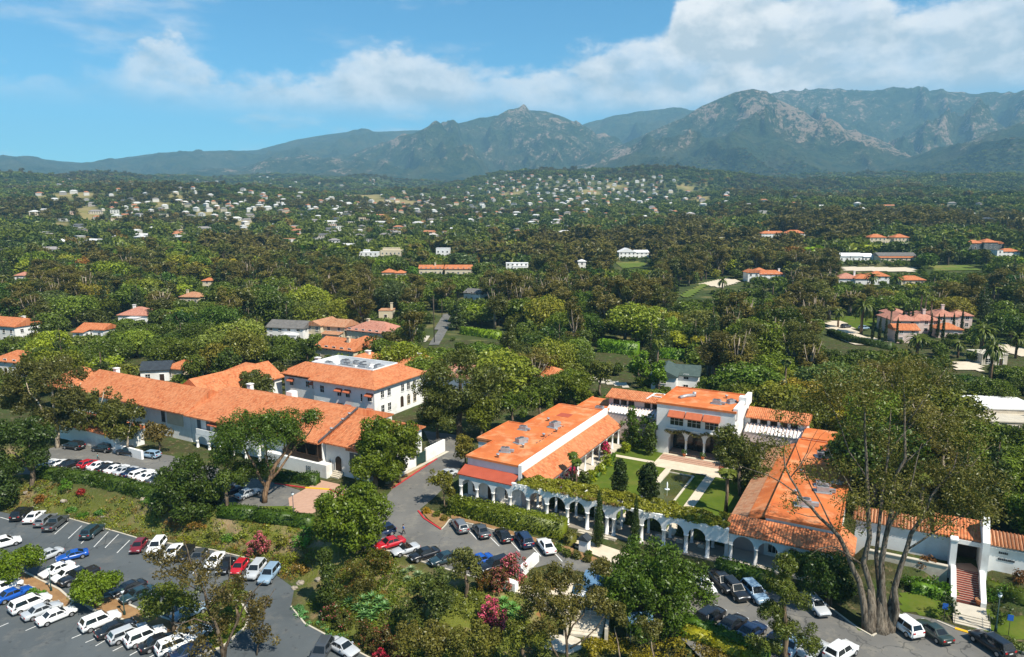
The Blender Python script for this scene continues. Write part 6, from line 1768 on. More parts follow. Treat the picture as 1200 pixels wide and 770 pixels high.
ct('cypress_tree', 'stout dark rounded cypress beside the pond', (760, 592), [[(760, 592, 0, .3), (760, 560, 0, .15)]], [(760, 576, 13, 16, 22, 0), (760, 562, 15, 20, 30, 0), (761, 550, 10, 11, 14, 0)], .3, 5500, (.026, .042, .013), rb=.85, seed=137, zmin=-.95)
ct('oak_tree', 'massive dark green oak spreading over the road below the pergola', (788, 714), [[(788, 714, 0, .9), (772, 700, 0, .6), (760, 680, 0, .2)], [(765, 722, 0, .4), (800, 695, 1, .15)], [(765, 722, 0, .4), (730, 690, 0, .15)]],
   [(762, 672, 62, 42, 70, 0), (800, 690, 44, 40, 34, 3), (735, 690, 40, 34, 26, -2), (770, 715, 56, 24, 24, -2)], .36, 15000, (.056, .096, .016), rb=1.15, seed=140)
ct('pine_tree', 'narrow open pine rising in front of the right-hand car park', (926, 790), [[(926, 790, 0, .38), (922, 740, 0, .3), (918, 690, 0, .2), (920, 650, 0, .06)]],
   [(922, 660, 17, 13, 10, 0), (912, 682, 24, 11, 12, 0), (930, 700, 25, 11, 12, 0), (906, 718, 20, 13, 11, 0), (930, 735, 30, 13, 15, 0), (900, 755, 24, 12, 11, 0), (950, 755, 26, 13, 12, 0)], .26, 9000, (.085, .105, .030), (.13, .10, .07), .62, 141, aspect=.4)
ct('broadleaf_tree', 'deep green shade tree in front of the right end of the east hall arcade', (972, 708), [[(972, 708, 0, .5), (968, 680, 0, .25)]], [(962, 668, 44, 26, 40, 0), (985, 690, 22, 16, 12, 0)], .36, 6500, (.038, .066, .016), rb=1.1, seed=142)
ct('eucalyptus_tree', 'gigantic many-stemmed eucalyptus towering over the east hall and the car park', (1030, 738),
   [[(1020, 741, 0, 1.7), (1020, 722, 0, 1.1), (1019, 690, 0, .4)], [(1032, 742, -.3, 1.8), (1031, 720, 0, 1.2), (1030, 690, .2, .4)], [(1041, 740, 0, 1.5), (1043, 718, 0, 1.0), (1047, 690, 0, .4)], [(1016, 737, 0, .85), (1011, 700, 0, .62), (1000, 668, .5, .5), (984, 630, 1, .40), (960, 606, 1.5, .30), (940, 585, 2, .24), (926, 560, 2.5, .18), (918, 530, 3, .13), (916, 498, 3, .05)],
    [(1024, 738, 0, .8), (1021, 690, 0, .6), (1019, 630, .3, .48), (1016, 560, .5, .36), (1013, 500, .5, .2), (1008, 452, .5, .06)],
    [(1034, 738, 0, .8), (1034, 690, -.4, .6), (1038, 630, -.6, .46), (1048, 560, -1, .32), (1060, 500, -1, .2), (1058, 440, -1, .06)],
    [(1042, 738, 0, .75), (1048, 690, -1, .55), (1062, 645, -1.4, .42), (1082, 605, -2, .32), (1102, 568, -2, .2), (1122, 530, -2, .07)],
    [(1030, 690, .5, .4), (1030, 620, 1, .34), (1040, 540, 2, .24), (1044, 480, 2, .06)],
    [(940, 585, 2, .16), (915, 565, 2, .12), (885, 552, 2.5, .08), (866, 545, 2.5, .03)], [(926, 560, 2.5, .12), (946, 530, 3.5, .09), (960, 500, 4, .03)],
    [(984, 630, 1, .2), (962, 590, 3, .14), (940, 545, 4, .1), (930, 505, 4, .03)], [(1018, 600, .4, .2), (990, 560, 2, .14), (968, 520, 2, .05)], [(1062, 645, -1.4, .2), (1100, 620, -2, .14), (1140, 600, -3, .05)],
    [(918, 530, 3, .08), (900, 510, 3, .05), (888, 490, 3, .02)], [(1048, 560, -1, .16), (1085, 520, -2, .1), (1120, 480, -2, .04)], [(1016, 560, .5, .16), (985, 500, 1, .1), (965, 455, 1, .04)], [(1060, 500, -1, .12), (1090, 455, -2, .07), (1110, 430, -2, .02)], [(1040, 540, 2, .12), (1075, 490, 3, .07), (1090, 450, 3, .02)], [(1102, 568, -2, .12), (1140, 545, -3, .07), (1165, 520, -3, .02)], [(1008, 660, .4, .2), (975, 640, -1, .1), (950, 650, -2, .03)], [(1038, 630, -.6, .3), (1052, 600, -2, .2), (1070, 560, -3, .12), (1080, 520, -3, .04)], [(940, 545, 4, .06), (955, 520, 4, .04), (968, 505, 4, .02)], [(960, 606, 1.5, .1), (930, 600, 2, .06), (905, 590, 2, .02)]],
   [(1000, 450, 48, 28, 30, 0), (1060, 440, 60, 32, 40, 0), (1110, 500, 56, 40, 40, -2), (1020, 510, 44, 32, 20, 2), (960, 470, 40, 28, 20, 3), (1130, 560, 56, 30, 34, -3), (1060, 545, 46, 32, 26, 2), (1150, 595, 40, 20, 20, -4), (1080, 600, 50, 20, 20, -2), (1000, 590, 30, 16, 6, -1), (910, 545, 34, 14, 5, 3), (1020, 470, 40, 30, 16, -3), (985, 545, 26, 18, 6, 2), (905, 520, 28, 20, 8, 3), (925, 485, 30, 20, 10, 3), (960, 555, 34, 20, 9, 2), (1040, 575, 60, 28, 26, -3), (1000, 615, 30, 14, 6, -2), (1110, 615, 40, 16, 10, -3), (935, 590, 24, 12, 4, 2)],
   .27, 21000, (.110, .104, .040), (.125, .108, .088), 1.2, 143, cover=.95, thick=.64, up=-.1, aspect=.5, jit=1.1)
ct('broadleaf_tree', 'mixed leafy tree hiding the right side of the garden house arches', (868, 582), [[(868, 582, 0, .4), (866, 550, 0, .25), (862, 520, 0, .08)]], [(866, 530, 34, 26, 30, 0), (880, 555, 28, 20, 14, 0), (850, 510, 16, 12, 7, 1)], .42, 3800, (.075, .085, .028), rb=1.2, seed=144)
for i, (b, cr, c, lab) in enumerate([
    ((302, 482), [(300, 452, 28, 22, 30, 0)], (.070, .080, .030), 'brownish spreading tree between the long range ridge and the plant block'),
    ((266, 448), [(264, 424, 20, 20, 24, 0)], (.050, .078, .020), 'dark green tree rising behind the gabled back wing of the long range'),
    ((328, 462), [(326, 440, 16, 16, 16, 0)], (.075, .080, .032), 'small brownish tree at the left corner of the plant block'),
    ((232, 452), [(228, 430, 18, 14, 16, 0)], (.085, .11, .022), 'olive bush-like tree left of the gabled back wing'),
    ((362, 428), [(360, 408, 20, 15, 18, 0)], (.055, .08, .022), 'dark tree just behind the plant block roof'),
    ((455, 424), [(452, 402, 26, 18, 22, 0)], (.085, .078, .034), 'smoky brown tree behind the right end of the plant block')]):
    ct('broadleaf_tree', lab, b, [[(b[0], b[1], 0, .35), (cr[0][0], cr[0][1] + 8, 0, .2), (cr[0][0], cr[0][1] - 6, 0, .06)]], cr, .45, 2600, c, rb=1.4, seed=190 + i)
x_, y_, z_ = gp(850, 602)
tree('fan_palm', x_, y_, 8.2, 4.6, (.10, .12, .03), 'shaggy palm with hanging dead fronds beside the right lawn', None, 0)
for (a_, b_), h_, lab in (((16.3, 12.6), 8.4, 'taller of the twin feathery palms by the hall tile roof'), ((17.4, 11.6), 7.6, 'shorter of the twin feathery palms by the hall tile roof')):
    x_, y_ = AB(a_, b_); tree('fan_palm', x_, y_, h_, 3.0, (.07, .10, .02), lab, None, 0)
# trees at the lower car park and the bank below the road
for b, cr, lab, sd_ in (((18, 684), (20, 659, 33, 20), 'bright round tree on the car park island at the left edge', 150), ((112, 712), (111, 687, 31, 19), 'bright round tree on the car park island between two rows of cars', 151)):
    ct('broadleaf_tree', lab, b, [[(b[0], b[1], 0, .22), (cr[0], cr[1] + 8, 0, .18), (cr[0], cr[1] - 6, 0, .06)]], [(cr[0], cr[1], cr[2], cr[3], 44, 0)], .30, 6000, (.100, .150, .014), rb=.85, seed=sd_)
ct('broadleaf_tree', 'mid green tree under the thin brown one on the grassy island', (204, 742), [[(204, 742, 0, .25), (203, 715, 0, .15)]], [(200, 706, 38, 24, 36, 0)], .3, 4200, (.085, .105, .022), rb=.8, seed=152)
ct('broadleaf_tree', 'second green tree on the right half of the grassy island', (276, 735), [[(276, 735, 0, .25), (276, 705, 0, .15)]], [(275, 695, 20, 18, 18, 0), (262, 730, 20, 16, 10, 0)], .3, 2600, (.085, .100, .025), rb=.75, seed=153)
ct('eucalyptus_tree', 'thin brown half-bare tree leaning over the grassy car park island', (262, 775),
   [[(262, 775, 0, .28), (254, 735, 0, .22), (240, 695, 0, .15), (222, 655, 0, .08), (214, 630, 0, .03)], [(254, 735, 0, .14), (228, 725, 0, .1), (200, 730, 0, .04)], [(246, 712, 0, .12), (268, 680, 0, .08), (270, 650, 0, .03)], [(262, 775, 0, .2), (275, 735, .5, .14), (292, 700, .5, .08), (310, 680, .5, .03)], [(240, 695, 0, .08), (200, 670, 0, .05), (172, 650, 0, .02)], [(228, 668, 0, .06), (246, 645, 0, .03)], [(300, 770, 1, .12), (308, 730, 1, .08), (322, 690, 1, .03)]],
   [(225, 668, 44, 28, 26, 0), (265, 700, 40, 34, 26, 0), (190, 652, 26, 16, 10, 0), (240, 740, 44, 26, 22, 0), (300, 715, 26, 34, 18, 1), (310, 745, 18, 18, 8, 1)], .2, 2400, (.088, .068, .034), (.10, .08, .06), .7, 154, cover=.55, up=-.1, jit=1.1)
ct('conifer_tree', 'narrow dark conifer below the pale garden steps', (385, 716), [[(385, 716, 0, .3), (384, 680, 0, .2), (382, 645, 0, .05)]], [(381, 652, 9, 12, 8, 0), (384, 672, 14, 13, 12, 0), (385, 694, 18, 14, 14, 0), (392, 706, 18, 8, 8, 0)], .28, 4200, (.050, .072, .020), rb=.75, seed=155)
for i, (b, cr, c, lab) in enumerate([
    ((505, 752), [(506, 700, 36, 36, 44, 0), (480, 720, 22, 22, 14, 0)], (.072, .092, .036), 'large grey-green tree on the bank, left of the pink shrubs'),
    ((545, 700), [(545, 662, 22, 20, 20, 0)], (.095, .100, .045), 'loose grey-green tree hiding the blue car'),
    ((500, 800), [(500, 748, 40, 20, 30, 0)], (.105, .095, .034), 'olive-brown tree at the bottom edge below the grey-green one'),
    ((556, 800), [(556, 752, 36, 22, 30, 0)], (.115, .112, .036), 'dry olive tree at the bottom edge near the pink shrub'),
    ((632, 810), [(612, 752, 36, 24, 24, 0)], (.115, .128, .036), 'bushy yellow-olive tree at the bottom edge left of the steps')]):
    ct('broadleaf_tree', lab, b, [[(b[0], b[1], 0, .3), (cr[0][0], cr[0][1] + 12, 0, .2), (cr[0][0], cr[0][1] - 8, 0, .06)]], cr, .28, 5200, c, rb=.8, seed=160 + i)
ct('eucalyptus_tree', 'sparse tree with thin branching stems in front of the pale steps', (668, 800),
   [[(668, 800, 0, .2), (664, 750, 0, .15), (650, 715, 0, .1), (640, 680, 0, .04)], [(664, 750, 0, .12), (684, 720, 0, .08), (692, 690, 0, .03)], [(660, 780, 0, .14), (640, 740, 0, .1), (628, 705, 0, .04)], [(668, 760, 0, .1), (700, 735, 0, .06), (716, 710, 0, .02)]],
   [(650, 684, 46, 22, 40, 0), (640, 716, 46, 26, 36, 0), (690, 704, 32, 20, 20, 0), (705, 665, 16, 14, 8, 0)], .24, 4600, (.105, .092, .040), (.10, .08, .06), .65, 170, up=-.1, jit=1.0)
for i, (b, t1, cr, lab) in enumerate([((727, 800), (720, 735), (722, 716, 18, 22), 'thin sapling with narrow crown at the bottom edge left of the blue canopy'), ((776, 800), (760, 742), (762, 735, 18, 14), 'thin forked sapling at the bottom edge below the blue canopy')]):
    ct('eucalyptus_tree', lab, b, [[(b[0], b[1], 0, .12), (t1[0] + 4, t1[1] + 18, 0, .08), (t1[0], t1[1], 0, .03)]], [(cr[0], cr[1], cr[2], cr[3], 12, 0)], .24, 900, (.10, .095, .04), (.24, .19, .14), .6, 175 + i)
# shrubs of the bank
PINK = (.46, .05, .075); RED = (.30, .035, .022)
sh = [((600, 681), (2.4, 2.2, 3.0), (.09, .08, .03), (.6, (.54, .11, .17)), 'largest pink-flowering shrub, just right of the black car'),
      ((586, 694), (1.7, 1.7, 2.6), (.10, .07, .035), (.4, (.44, .13, .12)), 'rusty pink shrub below the largest one'),
      ((577, 737), (2.0, 1.8, 3.0), (.09, .07, .03), (.8, (.56, .08, .17)), 'bright pink shrub on the path lower down the bank'),
      ((567, 690), (1.3, 1.3, 2.0), (.10, .07, .02), (.10, (.18, .06, .02)), 'rounded russet shrub beside the black car'),
      ((418, 700), (3.4, 3.0, 4.0), (.085, .078, .025), (.03, (.20, .06, .02)), 'large brown-green dome shrub left of the bank path'),
      ((445, 668), (2.2, 2.0, 2.4), (.088, .085, .022), (.06, (.26, .08, .02)), 'orange-tipped shrub near the top of the bank'),
      ((388, 724), (1.5, 1.4, 1.8), (.062, .074, .02), (.08, (.52, .12, .16)), 'clipped dome with pink top beside the drive'),
      ((402, 736), (1.5, 1.4, 1.9), (.066, .076, .02), (.04, (.40, .09, .10)), 'second clipped dome nearer the bottom edge'),
      ((428, 756), (1.9, 1.8, 2.4), (.065, .066, .02), (.06, (.22, .05, .03)), 'larger clipped dome right of the two small ones'),
      ((450, 764), (2.0, 1.6, 2.4), (.075, .062, .024), (.08, (.20, .045, .03)), 'rust-red shrub against the larger dome'),
      ((303, 651), (2.0, 1.8, 3.2), (.12, .08, .035), (.75, (.50, .11, .16)), 'pink-flowered shrub behind the silver cars'),
      ((448, 790), (1.6, 1.4, 2.2), (.10, .03, .03), (.8, (.30, .012, .035)), 'deep red shrub touching the bottom edge'),
      ((474, 790), (1.4, 1.4, 1.8), (.10, .03, .03), (.8, (.27, .012, .03)), 'smaller deep red shrub at the bottom edge'),
      ((645, 690), (1.2, 1.2, 1.6), (.12, .09, .04), (.08, (.26, .10, .05)), 'brown shrub at the foot of the pale terrace')]
for i, (q, s_, c, bs, lab) in enumerate(sh):
    clump(lab, 'shrub', 'shrub', q, s_, 3200, .22, c, 200 + i, 46, .36 * (s_[0] / 1.6) ** .5, blossom=bs)
gr = [((1090, 692), (2.2, 1.8, 1.4), (.075, .15, .02), 'leafy green clump on the lawn below the retaining wall'), ((1108, 702), (1.8, 1.6, 1.6), (.09, .19, .022), 'bright big-leaved clump beside the stairs'),
      ((1109, 724), (1.7, 1.6, 2.3), (.036, .062, .016), 'dark clipped ball shrub next to the white truck lawn'), ((1158, 705), (1.3, 1.3, 1.5), (.06, .13, .02), 'round bright shrub by the terracotta pot'), ((1170, 730), (1.6, 1.6, 2.2), (.032, .058, .018), 'dark conifer-like shrub behind the street lamp'),
      ((1182, 700), (2.0, 1.6, 1.2), (.06, .12, .02), 'mid green clump on the bank right of the stairs'), ((1194, 684), (1.2, 1.2, 1.6), (.13, .06, .035), 'reddish shrub against the garden wall'), ((1085, 664), (1.8, 1.0, 1.4), (.16, .075, .05), 'reddish shrub on the retaining wall ledge'),
      ((1066, 690), (1.8, 1.8, 1.6), (.05, .10, .02), 'dark leafy clump at the left end of the lawn'), ((1190, 768), (2.0, 1.4, 1.4), (.10, .13, .05), 'pale green shrub beside the black car at the right edge'),
      ((655, 647), (1.0, .9, 1.1), (.08, .12, .025), 'leafy shrub at the end of the parking row'), ((664, 652), (.8, .8, .9), (.09, .11, .035), 'small shrub in the bed before the white kiosk'), ((676, 655), (.8, .8, 1.0), (.085, .09, .03), 'second small shrub in the bed before the white kiosk'), ((688, 658), (.8, .7, .8), (.09, .085, .03), 'third small shrub in the bed before the white kiosk'), ((690, 652), (.7, .7, .7), (.08, .11, .03), 'tiny shrub behind the third one in the kiosk bed'),
      ((500, 602), (.9, .8, .9), (.30, .19, .03), 'orange-yellow flowering shrub on the red-kerbed corner'), ((512, 606), (.8, .8, .7), (.10, .12, .03), 'low green shrub on the red-kerbed corner bed'), ((520, 610), (.7, .7, .6), (.14, .11, .03), 'low yellow shrub at the tip of the corner bed'), ((523, 600), (1.6, 1.0, .9), (.045, .065, .02), 'dark low shrub behind the corner bed'),
      ((78, 574), (1.9, 1.6, 1.7), (.08, .17, .02), 'vivid green shrub below the slope hedge'), ((72, 566), (1.6, 1.4, 2.2), (.04, .065, .018), 'dark small tree-shrub on the slope below the hedge'), ((95, 580), (1.2, 1.0, .9), (.24, .02, .035), 'crimson flowering shrub on the dry slope'), ((48, 588), (1.4, 1.2, 1.0), (.20, .085, .035), 'rust-coloured shrub on the dry slope'),
      ((180, 592), (2.4, 1.5, 1.2), (.075, .17, .035), 'bright green rosette clump at the right of the dry slope'), ((118, 603), (1.2, .9, .7), (.07, .17, .055), 'blue-green clump just above the car park kerb'), ((85, 600), (1.2, .9, .7), (.075, .17, .04), 'green succulent clump left of the blue-green one'), ((98, 606), (1.3, .9, .7), (.08, .18, .035), 'third green succulent clump along the car park kerb'),
      ((268, 635), (2.2, 1.2, 1.0), (.095, .19, .045), 'bright succulents behind the white car row'), ((284, 632), (1.6, 1.0, 1.0), (.16, .19, .04), 'yellow-tinged succulents right of the bright ones'), ((352, 640), (2.0, 1.4, 1.5), (.10, .24, .055), 'fresh green succulent clump near the narrow conifer'), ((360, 628), (1.6, 1.2, 1.3), (.075, .18, .04), 'second fresh green clump uphill of the first'),
      ((340, 660), (2.4, 1.6, 1.6), (.15, .17, .022), 'yellow-green shrub below the pink-flowered one'), ((352, 672), (2.2, 1.4, 1.2), (.19, .12, .04), 'ochre shrub left of the narrow conifer'), ((330, 640), (1.4, 1.4, 1.4), (.14, .14, .03), 'olive shrub uphill of the pink-flowered one'),
      ((205, 617), (2.4, 1.6, 1.4), (.18, .105, .05), 'dry brown brush on the slope above the white cars'), ((232, 622), (2.6, 1.6, 1.2), (.22, .13, .05), 'tawny brush right of the dry brown brush'), ((190, 605), (2.2, 1.4, 1.5), (.11, .085, .04), 'dark brown brush left of the tawny brush'), ((250, 632), (1.8, 1.4, 1.2), (.10, .11, .04), 'grey-green brush above the white saloon'),
      ((38, 697), (.9, .8, .7), (.09, .19, .03), 'green tuft on the mulch island by the lamp post'), ((50, 700), (.9, .8, .8), (.08, .20, .03), 'second green tuft on the mulch island'), ((150, 560), (0.1, .1, .1), (.05, .07, .02), '')]
for i, (q, s_, c, lab) in enumerate(gr):
    if lab: clump(lab, 'shrub', 'shrub', q, s_, 480, .26, c, 300 + i, 16, .42)
NUM10 = ['first', 'second', 'third', 'fourth', 'fifth', 'sixth', 'seventh', 'eighth', 'ninth', 'tenth', 'eleventh']
# rosettes with visible leaves
ag = [(425, 705), (436, 702), (446, 706), (420, 714), (432, 714), (444, 716), (452, 712), (410, 708), (438, 724), (428, 722)]
for i, q in enumerate(ag):
    x, y, z = gp(*q)
    tree('agave', x, y, 1.5, 2.6, (.12, .25, .075), f'pale green agave rosette in the big patch on the bank, {NUM10[sorted(z_[0] for z_ in ag).index(q[0])]} from its left side', 'agaves in the patch on the bank', 0)
ag = [(474, 672), (482, 668), (490, 674), (478, 680)]
for q in ag:
    x, y, z = gp(*q); tree('agave', x, y, 1.0, 1.9, (.16, .23, .10), f'small grey agave near the top of the bank, {NUM10[sorted(z_[0] for z_ in ag).index(q[0])]} from the left', 'small agaves near the top of the bank', 0)
ag = [(592, 716), (600, 712), (608, 718), (598, 724), (606, 728), (614, 722), (590, 706)]
for q in ag:
    x, y, z = gp(*q); tree('agave', x, y, 1.3, 2.2, (.12, .27, .06), f'green agave right of the bright pink shrub, {NUM10[sorted(z_[0] for z_ in ag).index(q[0])]} from the left', 'agaves beside the bright pink shrub', 0)
ag = [(1080, 686), (1092, 700), (1116, 708), (1104, 694)]
for q in ag:
    x, y, z = gp(*q); tree('agave', x, y, 1.1, 1.9, (.07, .17, .025), f'strappy green plant on the lawn bank left of the stairs, {NUM10[sorted(z_[0] for z_ in ag).index(q[0])]} from the left', 'strappy plants left of the stairs', 0)
# low planting nobody could count
def ground_cover(name, pts, n, col, size, sd_, hgt=.35):
    rg_ = np.random.default_rng(sd_)
    poly = [gp(x, y)[:2] for x, y in pts]
    xs = [q[0] for q in poly]; ys = [q[1] for q in poly]
    bl = []
    X = rg_.uniform(min(xs), max(xs), n * 4); Y = rg_.uniform(min(ys), max(ys), n * 4)
    ok = (pdist(X, Y, poly) <= 0) & (vnoise(X / 2.6, Y / 2.6, sd_) > .42)
    for x, y in list(zip(X[ok], Y[ok]))[:n]:
        s = size * rg_.uniform(.5, 1.4)
        bl.append((x, y, hz1(x, y) + .05, s, s, hgt * rg_.uniform(.5, 1.3)))
    if not bl: return
    V1, F1 = crown_np(bl, len(bl) * 22, .26, rg_, .1, up=.8)
    tag(put(name, mesh_np('ground_cover', V1, F1, [LEAF]), None, color=col), kind='stuff')
SL = [(0, 590), (20, 575), (46, 563), (190, 590), (240, 605), (300, 612), (370, 622), (376, 650), (345, 685), (320, 670), (250, 642), (165, 630), (78, 605), (14, 600)]
ground_cover('ground_cover', SL, 760, (.150, .165, .020), .9, 401)
ground_cover('ground_cover', SL, 420, (.17, .105, .045), .7, 402)
ground_cover('ground_cover', SL, 320, (.095, .13, .045), .6, 403)
BK = [(440, 646), (500, 664), (520, 690), (480, 720), (470, 770), (420, 760), (372, 735), (362, 700), (400, 665)]
ground_cover('ground_cover', BK, 620, (.088, .115, .018), .7, 404)
ground_cover('ground_cover', BK, 60, (.16, .105, .04), .5, 405)
ground_cover('ground_cover', [(342, 714), (356, 733), (402, 758), (440, 780), (445, 770), (405, 748), (362, 722), (350, 708)], 160, (.08, .20, .12), .45, 406, .25)
ground_cover('ground_cover', [(520, 690), (600, 690), (640, 720), (640, 790), (470, 790), (480, 730)], 380, (.10, .12, .030), .7, 407)
ground_cover('ground_cover', [(555, 740), (590, 745), (570, 775), (530, 775)], 90, (.055, .19, .11), .5, 408, .3)
ground_cover('ground_cover', [(690, 740), (800, 750), (820, 790), (680, 790)], 260, (.19, .16, .022), .8, 409)
ground_cover('ground_cover', [(820, 755), (870, 775), (860, 800), (800, 790), (790, 760)], 160, (.12, .09, .025), .8, 410)
ground_cover('ground_cover', [(212, 742), (235, 715), (280, 710), (288, 735), (250, 765)], 140, (.14, .17, .02), .6, 411, .2)
# boulders
rk_ = np.random.default_rng(9)
bo_ = [(75, 588), (121, 606), (168, 586), (30, 578), (345, 690), (352, 684), (373, 680)]
for i, q in enumerate(bo_):
    x, y, z = gp(*q)
    mb = MB(); s = rk_.uniform(.35, .6); n1, n2 = 6, 8
    vs = []
    for a in range(n1 + 1):
        for b in range(n2):
            th, p2 = math.pi * a / n1, 2 * math.pi * b / n2
            k = s * (.8 + .35 * rk_.random())
            vs.append((k * math.sin(th) * math.cos(p2) * 1.2, k * math.sin(th) * math.sin(p2), k * math.cos(th) * .7 + .1))
    fs = [[a * n2 + b, a * n2 + (b + 1) % n2, (a + 1) * n2 + (b + 1) % n2, (a + 1) * n2 + b] for a in range(n1) for b in range(n2)]
    mb.add(vs, fs); tag(mb.build('boulder', ROCKM, None, (x, y, z)), f'pale boulder lying on the planted slope, {NUM10[sorted(z_[0] for z_ in bo_).index(q[0])]} from the left', 'boulder', 'boulders on the planted slope')

# palms and thin cypresses of the estates on the right
pl = [('palm', 1021, 338, 318, 21, 'left one of two big date palms before the palm-court estate'), ('palm', 1049, 340, 319, 23, 'right one of two big date palms before the palm-court estate'), ('palm', 1009, 392, 344, 32, 'big date palm behind the drive of the mansion'), ('palm', 1074, 420, 388, 34, 'low date palm right of the pink gatehouse'), ('palm', 1149, 418, 375, 38, 'largest date palm right of the brick-doored garage'), ('palm', 1160, 446, 392, 32, 'tall date palm behind the white court house'), ('palm', 982, 384, 358, 20, 'small palm left of the big date palm'),
      ('palm', 1122, 420, 396, 22, 'short date palm left of the largest one'), ('palm', 1190, 420, 386, 26, 'date palm at the right edge beside the drive'), ('fan_palm', 769, 466, 394, 21, 'tall palm with round head beside the green-gabled house'), ('fan_palm', 1077, 384, 336, 15, 'tallest fan palm before the mansion roof'), ('fan_palm', 1089, 386, 345, 15, 'fan palm leaning right of the tallest one'), ('fan_palm', 1042, 396, 356, 18, 'fan palm left of the pink gatehouse'), ('fan_palm', 1082, 388, 340, 12, 'fan palm between the two tall ones'),
      ('fan_palm', 1168, 360, 335, 12, 'fan palm standing alone right of the mansion wing'), ('palm', 846, 345, 322, 16, 'palm beside the bank road'), ('palm', 569, 312, 296, 14, 'palm above the long orange-roofed terrace'), ('fan_palm', 905, 350, 328, 12, 'palm before the two-gabled villa')]
for k, px, b, tp, wpx, lab in pl:
    x, y, z = gp(px, b); dep = depth(x, y, z)
    yy = -(tp - 385) / 811; zt = CAMZ + y / (cP + yy * sP) * (-sP + yy * cP)
    tree(k, x, y, max(3, zt - z), wpx * dep / 811, (.075, .095, .025) if k == 'palm' else (.105, .125, .03), lab, None, 1, z=z)
    protect(px - wpx * .4, px + wpx * .4, tp, tp + (b - tp) * .6, dep)
cx_ = [(1022, 398), (1030, 399), (1037, 401), (1057, 390), (1063, 388), (1068, 388), (1090, 394), (1098, 396), (1104, 398), (1116, 394), (1126, 392), (1050, 402)]
for i, (px, b) in enumerate(cx_):
    x, y, z = gp(px, b); dep = depth(x, y, z)
    tree('cypress', x, y, R.uniform(26, 32) * dep / 811, 5.0 * dep / 811, (.024, .040, .013), 'thin dark cypress in the row before the rose-tiled mansion, ' + ['leftmost', 'second from the left', 'third from the left', 'fourth from the left', 'fifth from the left', 'sixth from the left', 'seventh from the left', 'sixth from the right', 'fifth from the right', 'fourth from the right', 'second from the right', 'rightmost', ][sorted(q[0] for q in cx_).index(px)], 'cypress row before the mansion', 1, z=z)
    protect(px - 3, px + 3, b - 28, b - 6, dep)

